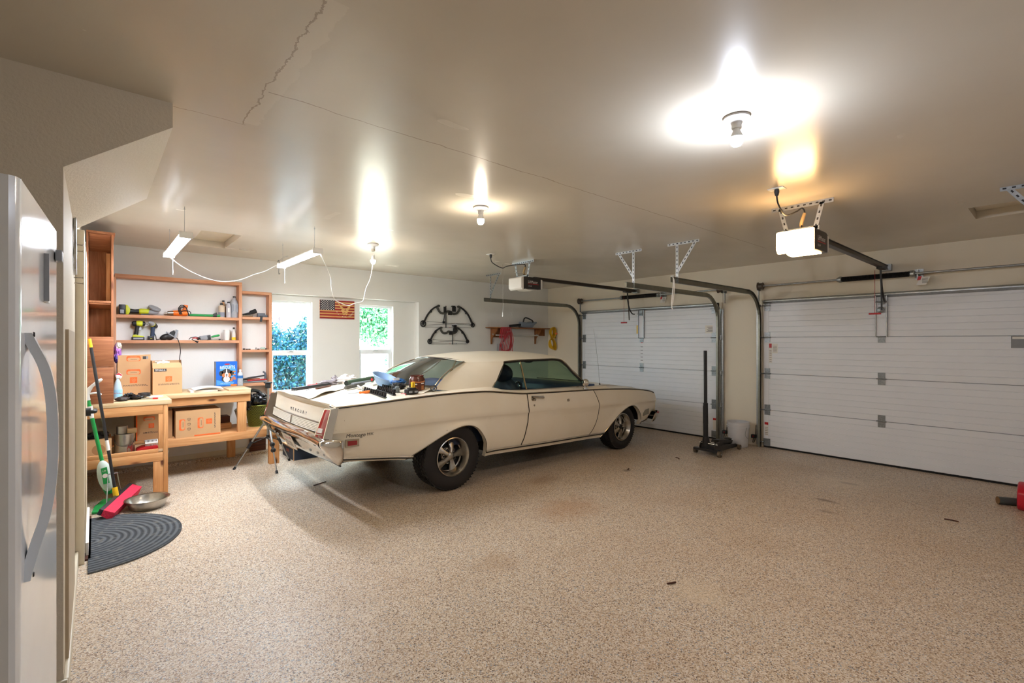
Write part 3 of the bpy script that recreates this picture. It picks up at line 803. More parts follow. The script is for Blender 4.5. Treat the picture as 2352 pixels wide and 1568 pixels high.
# bumpers
def bumper_mesh(m, b0, b1, prof, xo, s=1, n=30):
    def f(i, j):
        b = b0+(b1-b0)*i; x, z = prof[int(round(j*(len(prof)-1)))]
        return V((xo(b, x), YC+b*.945, z+(bdrop(b)*max(0, min(1, (z-.46)/.24)) if xo(b, 0) < 3 else 0)))
    m.grid(f, n, len(prof)-1)
bdrop = lambda b: -.035*abs(b)**5
bc = lambda b: 1.425-.05*(1-b*b)
m = MB(M_chrome)
up = [(.07, .742), (.02, .736), (.0, .720), (-.006, .700), (.0, .682), (.012, .670), (.022, .664)]
lowp = [(.022, .664), (.045, .655), (.085, .59), (.115, .53), (.15, .485), (.20, .462)]
bumper_mesh(m, -1, 1, up, lambda b, x: bc(b)+x)
bumper_mesh(m, -.985, .985, lowp, lambda b, x: bc(b)+x)
for s in (-1, 1):   # ends wrap round the quarter panels
    y = YC+s*.945
    out = spl([(1.425, .60), (1.415, .645), (1.425, .682), (1.47, .690), (1.60, .690), (1.628, .672), (1.632, .60), (1.628, .52), (1.605, .475), (1.57, .470), (1.50, .525)], 4, closed=True)if False else [(1.445, .63), (1.425, .66), (1.428, .690), (1.46, .703), (1.60, .694), (1.628, .680), (1.634, .60), (1.630, .51), (1.612, .478), (1.585, .470), (1.54, .505), (1.48, .58)]
    oo = V((0, y, 0)); k = len(out); cx = sum(p[0] for p in out)/k; cz = sum(p[1] for p in out)/k
    rings = [(1, 0), (1, .022), (.93, .034), (.7, .040), (.3, .043)]
    vs = [V((cx+(p[0]-cx)*r, y+s*h, cz+(p[1]-cz)*r)) for r, h in rings for p in out]
    m.add(vs, [(i*k+j, i*k+(j+1) % k, (i+1)*k+(j+1) % k, (i+1)*k+j) for i in range(len(rings)-1) for j in range(k)]+[tuple((len(rings)-1)*k+j for j in range(k))])
bp = m.build('rear_bumper', car, angle=50)
for b in (.55, .72, -.55, -.72, .86, -.86): m = MB(M_zinc); m.lathe([(.016, 0), (.014, .005), (.006, .008)], (bc(b)+.108, YC+b*.945, .545), (-.88, 0, -.45), 12); m.build('bumper_bolt', bp)
m = MB(M_blackr)
m.tube([(bc(k/14-1)+.205, YC+(k/14-1)*.90, .462+bdrop(k/14-1)*.5) for k in range(29)], .008, 6); m.build('bumper_edge', bp)
m = MB(mat('licence_plate', 'e6e2da', .35, var=.04))
pu = V((-.045, 0, .105)).normalized(); pc = V((1.466, YC, .548))
m.obox(pc, V((0, .155, 0)), pu*.078, V((-.002, 0, -.002)))
lp_ = m.build('licence_plate', car, bevel=.002)
m = MB(M_ink); e = V((-.005, 0, -.003)); m.text('TDL 00L', pc+e-pu*.018, (0, -1, 0), pu, .082, .78); m.use(M_red); m.text('California', pc+e+pu*.05, (0, -1, 0), pu, .04, 1); m.obox(pc+e+pu*.055+V((0, -.11, 0)), V((0, .01, 0)), pu*.012, V((-.0005, 0, .0003)))
m.build('plate_lettering', lp_)
m = MB(M_chrome); fb = lambda b: 6.62+.05*(1-b*b)
bumper_mesh(m, -1, 1, [(-.06, .485), (.0, .48), (.02, .45), (.015, .41), (-.02, .37), (-.07, .335)], lambda b, x: fb(b)+x-.04*abs(b)**6)
for s in (-1, 1): m.prism([(6.56, .47), (6.60, .478), (6.615, .45), (6.56, .38), (6.47, .325), (6.42, .32), (6.50, .40)], (0, YC+s*.935, 0), (1, 0, 0), (0, 0, 1), -s*.02)
m.build('front_bumper', car, angle=50)

# underbody, wheel wells, interior tub
m = MB(M_under); m.box(1.75, 6.4, YC-.62, YC+.62, .40, .44); m.box(3.25, 5.15, YC-.86, YC+.86, .33, .38)
m.box(1.66, 1.68, YC-.82, YC+.82, .52, .66)
for x in (2.2, 3.25, 5.17, 6.2): m.box(x-.01, x+.01, YC-.88, YC+.88, .42 if x < 3 else .36, .80)
m.box(1.75, 2.3, YC-.85, YC+.85, .47, .49); m.box(6.2, 6.55, YC-.8, YC+.8, .42, .44)
for s in (-1, 1):
    m.box(2.25, 3.25, YC+s*.60-.005, YC+s*.60+.005, .35, .85); m.box(5.15, 6.2, YC+s*.60-.005, YC+s*.60+.005, .35, .8)
    m.box(2.25, 3.2, min(YC+s*.6, YC+s*.9), max(YC+s*.6, YC+s*.9), .74, .75); m.box(5.2, 6.15, min(YC+s*.6, YC+s*.9), max(YC+s*.6, YC+s*.9), .70, .71)
m.cyl((2.78, YC-.75, .345), (2.78, YC+.75, .345), .045, n=12); m.ell((2.78, YC, .345), .14, .14, .14); m.tube([(1.85, YC+.35, .38), (2.3, YC+.35, .33), (4.9, YC+.3, .28)], .028, 8)
m.bar((1.9, YC-.45, .37), (3.4, YC-.45, .33), .06, .02); m.bar((1.9, YC+.45, .37), (3.4, YC+.45, .33), .06, .02); m.box(1.80, 2.1, YC-.3, YC+.1, .36, .42)
m.build('underbody', car)
m = MB(M_navy); m.box(2.9, 5.15, YC-.84, YC+.84, .44, .46)
for s in (-1, 1): m.box(2.8, 5.1, YC+s*.845-.006, YC+s*.845+.006, .45, .93)
m.box(2.72, 3.2, YC-.80, YC+.80, .97, .99); m.build('cabin_lining', car)
def seat(name, x, y, w, navy, hr):
    m = MB(navy); m.ell((x+.28, y, .60), .30, w/2, .10, 20, 10); m.ell((x, y, .80), .12, w/2, .30, 20, 12, rot=Matrix.Rotation(-.2, 3, 'Y'))
    if hr: m.ell((x-.075, y, 1.13), .085, .17, .12, 16, 10); m.use(M_dchrome); m.cyl((x-.06, y, .98), (x-.07, y, 1.08), .01, n=8)
    m.build(name, car)
for s in (-1, 1): seat('front_seat', 4.02, YC+s*.36, .54, M_navy, True)
seat('rear_seat', 3.22, YC, 1.35, M_navyl, False)
m = MB(M_navyl)
m.prism([(4.78, .78), (4.72, .86), (4.74, .945), (4.82, .965), (5.22, .955), (5.2, .7)], (0, YC+.82, 0), (1, 0, 0), (0, 0, 1), 1.64)
dash = m.build('dashboard', car, bevel=.012)
m = MB(M_chrome)
for y in (.22, .36, .50): m.lathe([(.062, 0), (.066, .03), (.054, .036), (.05, .01)], (4.735, YC+y, .885), (-1, 0, .15), 20, caps=False); m.use(M_black); m.disc((4.73, YC+y, .885), (-1, 0, .15), .05); m.use(M_chrome)
m.build('gauge', dash)
m = MB(M_black); c0 = V((4.50, YC+.38, .90)); d_, a_, b_ = frame((-.8, 0, .45))
m.tube([c0+a_*(.19*math.cos(k*PI/14))+b_*(.19*math.sin(k*PI/14)) for k in range(28)], .014, 8, closed=True); m.cyl(c0, (4.75, YC+.38, .77), .025, n=10)
for k in (-.25, 3.4): m.bar(c0, c0+a_*(.18*math.cos(k))+b_*(.18*math.sin(k)), .03, .012)
m.build('steering_wheel', car)
m = MB(M_chrome); m.ell((4.71, YC, 1.265), .012, .12, .032, 16, 8); m.cyl((4.71, YC, 1.27), (4.78, YC, 1.33), .006, n=8); m.build('rear_view_mirror', car)
# exterior mirror, aerial
m = MB(M_chrome); y = YC-.925
m.prism([(0, 0), (.12, 0), (.09, .02), (.05, .03), (.04, .07), (.02, .07), (.025, .02)], (4.84, y+.02, .90), (1, 0, 0), (0, 0, 1), .03); m.ell((4.87, y-.02, 1.0), .045, .055, .048, 14, 10); m.build('door_mirror', car, bevel=.003)
m = MB(M_black); m.lathe([(.03, 0), (.025, .012), (.009, .03), (.006, .05)], (5.39, 4.30, .905), (0, 0, 1), 14); m.use(M_zinc); m.tube([(5.39, 4.30, .93), (5.36, 4.30, 1.2), (5.262, 4.30, 1.72)], .0022, 6); m.build('aerial', car)
m = MB(M_black); m.tube([(5.34, YC-.5, .962), (5.32, YC-.1, .966), (5.31, YC+.02, .966)], .006, 6); m.tube([(5.33, YC+.05, .966), (5.33, YC+.45, .962)], .006, 6); m.build('wiper', car)
m = MB(M_dchrome)
for v in (-.66, .66): m = MB(M_dchrome); m.tube([(5.35, YC+v*.98, bz(5.35)+.036), (5.8, YC+v, bz(5.8)+.038), (6.3, YC+v, bz(6.3)+.028), (6.55, YC+v, bz(6.55)+.015)], .005, 6); m.build('hood_moulding', car)

# wheels
def wheel(r, w, rim, lug):
    root = bpy.data.objects.new('wheel', None); COL.objects.link(root)
    m = MB(mat('tyre_rubber', '1f1c1b', .7, var=.25, sc=6, bump=.15)); h = w/2
    prof = [(rim*.97, -h*.86), (rim+.012, -h*.93), (rim+.035, -h), (r-.07, -h*1.03), (r-.03, -h*.97), (r-.012, -h*.86), (r-.009, -h*.6), (r-.009, h*.6), (r-.012, h*.86), (r-.03, h*.97), (r-.07, h*1.03), (rim+.02, h), (rim*.97, h*.86)]
    m.lathe(prof, (0, 0, 0), (0, 1, 0), 56, caps=False)
    d, a, b = frame((0, 1, 0))
    nb = 56
    for row, (y0, y1) in enumerate(((-.84, -.58), (-.50, -.22), (-.14, .14), (.22, .50), (.58, .84))):
        for k in range(nb):
            t = 2*PI*(k+.5*(row % 2))/nb; rad = a*math.cos(t)+b*math.sin(t); tan = -a*math.sin(t)+b*math.cos(t)
            rr = r-.006-(.0045 if row in (0, 4) else 0); sk = .10 if row in (1, 3) else -.12
            m.obox(rad*rr+d*(h*(y0+y1)/2), tan*(PI*r/nb*.78)+d*(sk*.1), d*(h*(y1-y0)/2), rad*.0045)
    m.build('tyre', root, loc=(0, 0, 0))
    m = MB(M_steel)
    m.lathe([(rim*1.02, -h*.86), (rim*1.03, -h*.97), (rim*.985, -h*1.0), (rim*.955, -h*.90), (rim*.93, -h*.86), (rim*.90, -h*.60), (rim*.88, -h*.55), (rim*.85, -h*.22), (rim*.80, -h*.16), (rim*.80, h*.4)], (0, 0, 0), (0, 1, 0), 48, caps=False)
    m.use(M_under); m.lathe([(.01, h*.1), (rim*.82, h*.1)], (0, 0, 0), (0, 1, 0), 24, caps=False); m.lathe([(.02, -h*.05), (rim*.55, -h*.05), (rim*.55, h*.1)], (0, 0, 0), (0, 1, 0), 24, caps=False)
    m.build('rim', root, loc=(0, 0, 0))
    m = MB(mat('cast_alloy', 'a9a49b', .3, .9, var=.1, sc=40))
    for k in range(5):
        t = 2*PI*k/5+.35; rad = a*math.cos(t)+b*math.sin(t); tan = d.cross(rad)
        sec = []
        for q, (rr, ww, yy, th) in enumerate(((.035, .022, -.52, .02), (.075, .024, -.44, .022), (rim*.55, .034, -.30, .024), (rim*.72, .042, -.22, .022), (rim*.86, .05, -.18, .014))):
            for n_ in range(10):
                an = 2*PI*n_/10; sec.append(rad*rr+tan*(ww*math.cos(an))+d*(h*yy+th*math.sin(an)))
        m.add(sec, [(i*10+j, i*10+(j+1) % 10, (i+1)*10+(j+1) % 10, (i+1)*10+j) for i in range(4) for j in range(10)])
        t2 = t+PI/5; rad2 = a*math.cos(t2)+b*math.sin(t2); m.lathe([(.024, 0), (.026, .03), (.020, .034), (.018, .012)], rad2*.062+d*(-h*.16), (0, -1, 0), 14, caps=False); m.use(M_under); m.disc(rad2*.062+d*(-h*.25), (0, -1, 0), .02); m.cyl(rad2*.062+d*(-h*.16), rad2*.062+d*(-h*.33), .009, n=6); m.use(_mats['cast_alloy'])
    m.lathe([(.088, -h*.08), (.088, -h*.22), (.07, -h*.26), (.05, -h*.3)], (0, 0, 0), (0, 1, 0), 24, caps=False)
    if lug: m.lathe([(.046, -h*.3), (.046, -h*.52), (.04, -h*.6), (.02, -h*.68), (0.0001, -h*.70)], (0, 0, 0), (0, 1, 0), 20)
    else: m.use(M_under); m.lathe([(.03, -h*.3), (.03, -h*.56), (.0001, -h*.57)], (0, 0, 0), (0, 1, 0), 20); m.use(_mats['cast_alloy']); m.lathe([(.04, -h*.3), (.04, -h*.56), (.03, -h*.57)], (0, 0, 0), (0, 1, 0), 20, caps=False)
    m.build('spokes', root, loc=(0, 0, 0))
    return root
def setwheel(w, x, y, z, rz=0, ry=0):
    w.parent = car; w.location = V((x, y, z))-car.location; w.rotation_euler = (0, ry, rz)
def dupw(w):
    c = w.copy(); COL.objects.link(c)
    for ch in w.children: d2 = ch.copy(); COL.objects.link(d2); d2.parent = c
    return c
wr = wheel(.348, .27, .195, True); wf = wheel(.318, .215, .19, False)
for w, x, r_, hw in ((wr, 2.80, .348, .135), (wf, 5.70, .318, .108)):
    w2 = dupw(w)
    setwheel(w, x, YC-.965+.03+hw, r_, 0, .3); setwheel(w2, x, YC+.965-.03-hw, r_, PI, 0)
# ================================================================== LEFT SIDE: freezer, bench, shelves and what stands on them
def brd(name, parent, m_, x0, x1, y0, y1, z0, z1, bev=.002, label=None):
    m = MB(m_); m.box(x0, x1, y0, y1, z0, z1); return m.build(name, parent, bevel=bev, label=label)

# ---- freezer
M_enamel = mat('white_enamel', 'eef2f6', .12, var=.03, sc=4, coat=.4)
M_fside = mat('grey_cabinet_side', 'a9b4c0', .35, var=.05)
fr = T('freezer', 'tall white upright freezer with long curved handle at the left edge', 'freezer', (-.45, 1.86, 0))
m = MB(M_fside); m.box(-.82, -.165, 1.52, 2.20, .02, 1.90); m.build('cabinet', fr, bevel=.008)
m = MB(M_enamel)
dp_ = [(-.165, 1.513), (-.142, 1.513), (-.132, 1.518), (-.126, 1.530), (-.124, 1.55), (-.108, 1.9), (-.095, 2.19), (-.101, 2.20), (-.165, 2.205)]
m.prism(dp_, (0, 0, .06), (1, 0, 0), (0, 1, 0), 1.845); fd = m.build('door', fr, angle=24)
m = MB(mat('handle_enamel', 'dfe7f0', .25, var=.02))
hp = spl([(-.121, 1.60, 1.56), (-.110, 1.61, 1.53), (-.090, 1.63, 1.47), (-.079, 1.64, 1.38), (-.078, 1.64, 1.24), (-.088, 1.63, 1.13), (-.108, 1.61, 1.05), (-.122, 1.59, .985)], 5)
for k, (a, b) in enumerate(zip(hp, hp[1:])): m.obox((a+b)/2, (b-a)*.53, V((.010, 0, 0)), V((0, .018, 0)))
hd = m.build('handle', fd, angle=60, bevel=0)
m = MB(M_black)
for p in (hp[1], hp[-2]): m.lathe([(.007, 0), (.005, .003)], (p.x+.011, p.y-.006, p.z), (1, 0, 0), 10)
m.build('handle_screw', hd)
m = MB(M_grey); m.box(-.108, -.097, 1.895, 1.902, 1.655, 1.79); m.use(M_white); m.box(-.108, -.099, 1.90, 1.955, 1.652, 1.66); m.build('door_trim', fd)
m = MB(M_grey); m.box(-.095, -.078, 2.12, 2.18, 1.80, 1.835); m.build('door_latch', fd, bevel=.004)
m = MB(M_black); m.box(-.80, -.15, 1.56, 2.18, 0, .06); m.build('plinth', fr)
m = MB(M_zinc); m.box(-.17, -.125, 1.54, 1.60, 1.90, 1.908); m.cyl((-.14, 1.57, 1.9), (-.14, 1.57, 1.914), .010, n=12); m.build('top_hinge', fr)

# ---- nails and the metal cut-out on the house wall
for k, (y, z) in enumerate(((4.15, 2.16), (4.22, 2.13), (4.15, 1.95), (4.22, 1.92))):
    m = MB(M_dchrome); m.cyl((XL-.01, y, z), (XL+.042, y, z), .003, n=8); m.cyl((XL+.042, y, z), (XL+.045, y, z), .007, n=10)
    m.thing('nail', ('upper nail of the top pair sticking out of the house wall', 'lower nail of the top pair sticking out of the house wall', 'upper nail of the bottom pair sticking out of the house wall', 'lower nail of the bottom pair sticking out of the house wall')[k], 'nail', 'nails in the house wall')
m = MB(M_zinc); m.prism([(3.95, 2.33), (4.05, 2.36), (4.12, 2.28), (4.09, 2.2), (4.15, 2.12), (4.1, 2.04), (4.17, 1.97), (4.1, 1.96), (4.02, 1.99), (3.98, 2.08), (4.02, 2.15), (3.94, 2.24)], (XL+.004, 0, 0), (0, 1, 0), (0, 0, 1), .012)
m.thing('metal_ornament', 'jagged grey metal cut-out hung on the house wall above the door side', 'wall ornament')

# ---- cubby unit (redwood) on the bench
cb = T('cubby_shelf', 'tall narrow redwood cubby standing on the bench against the house wall', 'shelf', (.045, 6.5, .945))
X0, X1, Y0, Y1 = -.058, .138, 5.97, 7.08
brd('side_panel', cb, CED[2], X0, X0+.016, Y0, Y1, .952, 2.56); brd('side_panel', cb, CED[2], X1-.018, X1, Y0, Y1, .952, 2.56)
brd('top_panel', cb, CED[1], X0, X1+.012, Y0-.012, Y1, 2.56, 2.58)
brd('shelf', cb, CED[1], X0+.016, X1-.018, Y0, Y1, 1.905, 1.925); brd('shelf', cb, CED[1], X0+.016, X1-.018, Y0, Y1, 1.565, 1.585)
brd('back_panel', cb, CED[2], X0+.016, X1-.018, Y1-.02, Y1, 1.585, 2.56)
brd('front_board', cb, CED[0], X0, X1, Y0-.018, Y0-.001, 1.30, 1.582); brd('front_board', cb, CED[0], X0, X1, Y0-.018, Y0-.001, .952, 1.296)
brd('inner_board', cb, CED[2], X0+.016, X1-.018, Y0+.22, Y0+.24, 1.927, 2.46); brd('lit_face_strip', cb, FIR[2], X1-.052, X1-.019, Y0+.17, Y0+.215, 1.927, 2.40); brd('inner_board', cb, CED[2], X0+.016, X1-.018, Y0+.20, Y0+.22, 1.587, 1.904)  # pale fir strip stands in for light on the side panel's inner face
m = MB(CED[0]); m.obox((.04, Y0+.11, 2.49), (.078, 0, 0), (0, .11, -.065), (0, .004, .007)); m.build('sloped_board', cb)
m = MB(CED[0]); m.obox((.04, Y0+.10, 1.88), (.078, 0, 0), (0, .09, -.02), (0, .003, .007)); m.build('sloped_board', cb)

# ---- wall shelves
sh = T('wall_shelf', 'wide redwood wall shelf of three tiers above the workbench', 'shelf', (.83, 7.25, .95))
for n_, a in (('top_rail', (.175, 1.482, 7.17, 7.328, 2.285, 2.325)), ('shelf_board', (.19, 1.445, 7.17, 7.328, 1.818, 1.855)), ('shelf_board', (.19, 1.445, 7.17, 7.328, 1.518, 1.557))): brd(n_, sh, RED[0], *a)
brd('upright', sh, RED[2], .155, .19, 7.17, 7.328, .958, 2.285); brd('upright', sh, RED[2], 1.445, 1.482, 7.17, 7.328, .958, 2.285)
ns = T('narrow_shelf', 'narrow redwood shelf unit between the wide shelf and the left window', 'shelf', (1.66, 7.25, .0))
for n_, a in (('top_rail', (1.484, 1.845, 7.17, 7.328, 2.18, 2.215)), ('shelf_board', (1.484, 1.812, 7.17, 7.328, 1.838, 1.872)), ('shelf_board', (1.484, 1.812, 7.17, 7.328, 1.395, 1.43)), ('shelf_board', (1.484, 1.812, 7.17, 7.328, .94, .98))): brd(n_, ns, RED[0], *a)
brd('upright', ns, RED[2], 1.812, 1.85, 7.17, 7.328, .47, 2.18)

# ---- workbench, L-shaped
wb = T('workbench', 'long fir workbench with lower shelf along the window wall', 'workbench', (.8, 6.9, 0))
brd('bench_top', wb, PLY, XL+.005, 1.43, 6.47, 7.165, .907, .951)
brd('front_rail', wb, FIR[0], .57, 1.434, 6.50, 6.54, .815, .905)
brd('leg', wb, FIR[2], 1.298, 1.392, 6.505, 6.56, .452, .815); brd('leg', wb, FIR[2], 1.655, 1.77, 6.53, 6.61, 0, .362)
brd('lower_shelf', wb, FIR[0], .0, 1.77, 6.56, 7.165, .43, .452); brd('shelf_rail', wb, FIR[0], .568, 1.775, 6.50, 6.558, .362, .452)
brd('back_leg', wb, FIR[2], 1.30, 1.39, 7.10, 7.165, .036, .43); brd('back_rail', wb, FIR[0], .0, 1.43, 7.125, 7.165, .815, .905)
brd('end_board', wb, PLY, 1.20, 1.436, 6.472, 6.93, .952, .972)
w2 = T('side_workbench', 'shorter fir workbench with doubled corner legs behind the broom', 'workbench', (.25, 6.2, 0))
brd('bench_top', w2, PLY, XL+.005, .592, 5.95, 6.468, .907, .951)
brd('front_rail', w2, FIR[0], XL+.005, .522, 5.955, 5.995, .815, .906)
brd('side_rail', w2, FIR[1], .525, .563, 5.997, 6.45, .815, .906)
brd('leg', w2, FIR[2], .524, .563, 5.957, 5.995, 0, .906); brd('leg', w2, FIR[2], .442, .522, 5.957, 5.995, 0, .340); brd('leg', w2, FIR[2], .484, .522, 5.957, 5.995, .462, .814)
brd('shelf_rail', w2, FIR[0], XL+.005, .522, 5.955, 5.995, .342, .425); brd('shelf_edge', w2, FIR[0], XL+.005, .483, 5.96, 5.998, .427, .462)
brd('lower_shelf', w2, PLY, XL+.005, .56, 6.0, 6.555, .405, .428)
m = MB(M_zinc); m.box(.562, .570, 5.965, 5.99, .40, .43); m.build('corner_plate', w2)

# ---- tools and bottles, wide shelf: upper tier
ZU, ZM = 1.8555, 1.5575
M_grind = mat('grinder_grey', '9a9fa5', .4)
t = T('angle_grinder', 'lime and grey cordless angle grinder lying on the upper shelf', 'power tool', (.38, 7.25, ZU))
m = MB(M_black); m.box(.215, .275, 7.205, 7.29, ZU, ZU+.118); m.use(M_grind); m.box(.222, .262, 7.20, 7.206, ZU+.01, ZU+.06); m.build('battery', t, bevel=.006)
m = MB(M_lime); m.prism([(.276, .003), (.30, .0), (.315, .03), (.318, .07), (.295, .112), (.276, .114)], (0, 7.285, ZU), (1, 0, 0), (0, 0, 1), .075); m.tube([(.40, 7.25, ZU+.045), (.42, 7.25, ZU+.045), (.50, 7.25, ZU+.047)], [.028, .035, .03], 14); m.build('housing', t, bevel=.004)
m = MB(M_black); m.tube([(.31, 7.25, ZU+.045), (.36, 7.25, ZU+.043), (.405, 7.25, ZU+.045)], [.03, .024, .027], 14); m.box(.42, .50, 7.23, 7.27, ZU, ZU+.018); m.build('grip', t)
m = MB(M_grind); m.tube([(.49, 7.25, ZU+.04), (.53, 7.25, ZU+.045), (.57, 7.25, ZU+.05), (.59, 7.25, ZU+.055)], [.03, .038, .034, .02], 14); m.build('gear_head', t)
m = MB(M_grind); m.lathe([(.02, 0), (.062, .004), (.066, .02), (.06, .026)], (.545, 7.24, ZU+.075), (.35, -.35, .87), 24); m.build('wheel_guard', t)
t = T('heat_gun', 'orange corded heat gun with its cord wrapped, on the upper shelf', 'power tool', (.78, 7.25, ZU))
m = MB(M_dchrome); m.tube([(.642, 7.24, ZU+.03), (.675, 7.24, ZU+.032), (.68, 7.24, ZU+.034), (.735, 7.24, ZU+.036)], [.016, .016, .026, .03], 14); m.build('nozzle', t)
m = MB(M_orange); m.tube([(.735, 7.24, ZU+.036), (.76, 7.24, ZU+.038), (.86, 7.245, ZU+.042), (.885, 7.245, ZU+.04)], [.031, .034, .040, .034], 16); m.tube([(.845, 7.25, ZU+.06), (.862, 7.26, ZU+.10), (.868, 7.265, ZU+.14)], [.022, .022, .026], 12); m.build('housing', t)
m = MB(M_dark)
for k in range(3): m.tube(spl([(.80+.012*k, 7.205, ZU+.02), (.785+.01*k, 7.20, ZU+.09), (.815+.01*k, 7.2, ZU+.135-.012*k), (.86, 7.205, ZU+.115), (.885, 7.21, ZU+.05), (.89+.006*k, 7.205, ZU+.006)], 6), .005, 6)
m.tube(spl([(.80, 7.205, ZU+.02), (.82, 7.2, ZU+.06), (.87, 7.20, ZU+.07), (.91, 7.21, ZU+.055), (.915, 7.22, ZU+.03)], 5), .005, 6); m.build('cord', t)
m = MB(M_green); m.tube([(.905, 7.22, ZU+.018), (1.16, 7.21, ZU+.018), (1.235, 7.208, ZU+.018)], .016, 12); m.use(M_black); m.cyl((1.155, 7.21, ZU+.018), (1.195, 7.209, ZU+.018), .021, n=12); m.obox((1.18, 7.2, ZU+.035), (.018, 0, .008), (0, .012, 0), (-.003, 0, .016))
m.thing('green_rod', 'green rod with a black clamp lying on the upper shelf', 'rod')
def bottle(name, label, cat, x, y, z, prof, mt, cap, caph, capr, group=None, sx=1, sy=1, fill=None):
    t = T(name, label, cat, (x, y, z), group)
    m = MB(mt); m.lathe(prof, (x, y, z), (0, 0, 1), 24, sx, sy); m.build('bottle_body', t)
    h = prof[-1][1]; m = MB(cap); m.lathe([(capr, h-.004), (capr, h+caph-.003), (capr*.9, h+caph)], (x, y, z), (0, 0, 1), 16); m.build('cap', t)
    return t
M_amber = mat('oily_clear_plastic', 'd9c7ae', .25, var=.05); M_oil = mat('grey_oil', '8d919f', .25); M_jug = mat('silver_jug', 'a9adb3', .35, var=.03)
t = bottle('oil_bottle', 'short stained clear bottle half full of grey oil, upper shelf', 'bottle', 1.255, 7.225, ZU, [(.034, 0), (.036, .008), (.036, .145), (.018, .158), (.016, .165)], M_amber, M_black, .018, .019, 'bottles at the right end of the upper shelf')
m = MB(M_oil); m.lathe([(.0365, .006), (.0368, .066)], (1.255, 7.225, ZU), (0, 0, 1), 24, caps=False); m.build('oil_level', t)
bottle('oil_bottle', 'taller brown stained bottle behind the half full oil bottle', 'bottle', 1.285, 7.285, ZU, [(.03, 0), (.032, .1), (.03, .135), (.014, .165), (.012, .21)], mat('brown_bottle', 'b98a5c', .3), M_black, .018, .014, 'bottles at the right end of the upper shelf')
t = bottle('fluid_bottle', 'slim pale grey bottle with white label beside the silver jug', 'bottle', 1.335, 7.23, ZU, [(.028, 0), (.03, .008), (.03, .12), (.026, .16), (.014, .19), (.014, .196)], mat('pale_grey_plastic', 'c9c7cd', .35), M_black, .012, .016, 'bottles at the right end of the upper shelf')
m = MB(M_paper); m.box(1.322, 1.34, 7.197, 7.2005, ZU+.07, ZU+.125); m.build('label', t)
t = T('oil_jug', 'large silver oil jug with black cap at the end of the upper shelf', 'jug', (1.405, 7.245, ZU), 'bottles at the right end of the upper shelf')
m = MB(M_jug); m.lathe([(.040, 0), (.045, .012), (.045, .195), (.042, .212), (.018, .258), (.014, .262), (.014, .272)], (1.405, 7.25, ZU), (0, 0, 1), 28, 1, .8); m.build('jug_body', t)
m = MB(M_black); m.lathe([(.017, .268), (.017, .285)], (1.405, 7.25, ZU), (0, 0, 1), 16); m.build('cap', t)
m = MB(mat('jug_shadow_grey', '8b8f97', .4)); y = 7.2125
for s in (-1, 1): m.prism([(s*.036, .185), (s*.014, .178), (s*.010, .16), (s*.010, .095), (s*.036, .065)][::s], (1.405, y, ZU), (1, 0, 0), (0, 0, 1), .004)
m.build('grip_recess', t)

# ---- middle tier
t = T('impact_driver', 'lime cordless impact driver standing on the middle shelf', 'power tool', (.38, 7.25, ZM))
m = MB(M_black); m.box(.33, .452, 7.21, 7.29, ZM, ZM+.035); m.use(M_grind); m.box(.345, .44, 7.207, 7.211, ZM+.006, ZM+.028); m.build('battery', t, bevel=.004)
m = MB(M_lime); m.prism([(.338, .034), (.45, .034), (.446, .048), (.40, .056), (.372, .066), (.345, .062)], (0, 7.283, ZM), (1, 0, 0), (0, 0, 1), .066); m.tube([(.375, 7.247, ZM+.195), (.40, 7.247, ZM+.197), (.435, 7.247, ZM+.195)], [.033, .036, .033], 16); m.build('housing', t, bevel=.003)
m = MB(M_black); m.tube([(.37, 7.247, ZM+.055), (.378, 7.247, ZM+.11), (.388, 7.247, ZM+.175)], [.024, .02, .024], 12); m.tube([(.335, 7.247, ZM+.194), (.345, 7.247, ZM+.195), (.376, 7.247, ZM+.195)], [.02, .03, .033], 16); m.tube([(.434, 7.247, ZM+.195), (.455, 7.247, ZM+.194), (.463, 7.247, ZM+.193)], [.033, .027, .012], 16); m.build('grip', t)
m = MB(M_zinc); m.cyl((.463, 7.247, ZM+.193), (.49, 7.247, ZM+.188), .005, n=8); m.box(.40, .425, 7.24, 7.252, ZM+.12, ZM+.155); m.build('trigger', t)
M_nblue = mat('dark_blue_plastic', '2c3f5c', .4)
t = T('cordless_drill', 'dark blue cordless drill with silver chuck on the middle shelf', 'power tool', (.52, 7.25, ZM))
m = MB(M_black); m.box(.485, .545, 7.20, 7.285, ZM, ZM+.048); m.use(M_lime); m.box(.503, .525, 7.197, 7.201, ZM+.014, ZM+.024); m.build('battery', t, bevel=.005)
m = MB(M_nblue); m.tube([(.53, 7.25, ZM+.045), (.532, 7.25, ZM+.10), (.535, 7.25, ZM+.16)], [.023, .02, .022], 12); m.use(M_black); m.tube([(.53, 7.235, ZM+.19), (.545, 7.26, ZM+.178), (.565, 7.29, ZM+.165)], [.032, .034, .026], 14); m.build('housing', t)
m = MB(M_grind); m.tube([(.498, 7.175, ZM+.213), (.50, 7.18, ZM+.212), (.515, 7.21, ZM+.203), (.528, 7.232, ZM+.192)], [.011, .016, .025, .03], 14); m.use(M_lime); m.lathe([(.031, 0), (.032, .006)], (.527, 7.23, ZM+.192), (.4, .75, -.35), 18); m.build('chuck', t)
t = T('jigsaw', 'black corded jigsaw lying beside the dark blue drill, cord hanging down', 'power tool', (.66, 7.25, ZM))
m = MB(M_black); m.ell((.655, 7.24, ZM+.038), .06, .032, .036, 16, 10, rot=Matrix.Rotation(-.45, 3, 'Y')); m.ell((.70, 7.245, ZM+.045), .05, .036, .045, 16, 10); m.obox((.735, 7.24, ZM+.085), (.02, 0, .012), (0, .024, 0), (-.01, 0, .026)); m.build('housing', t)
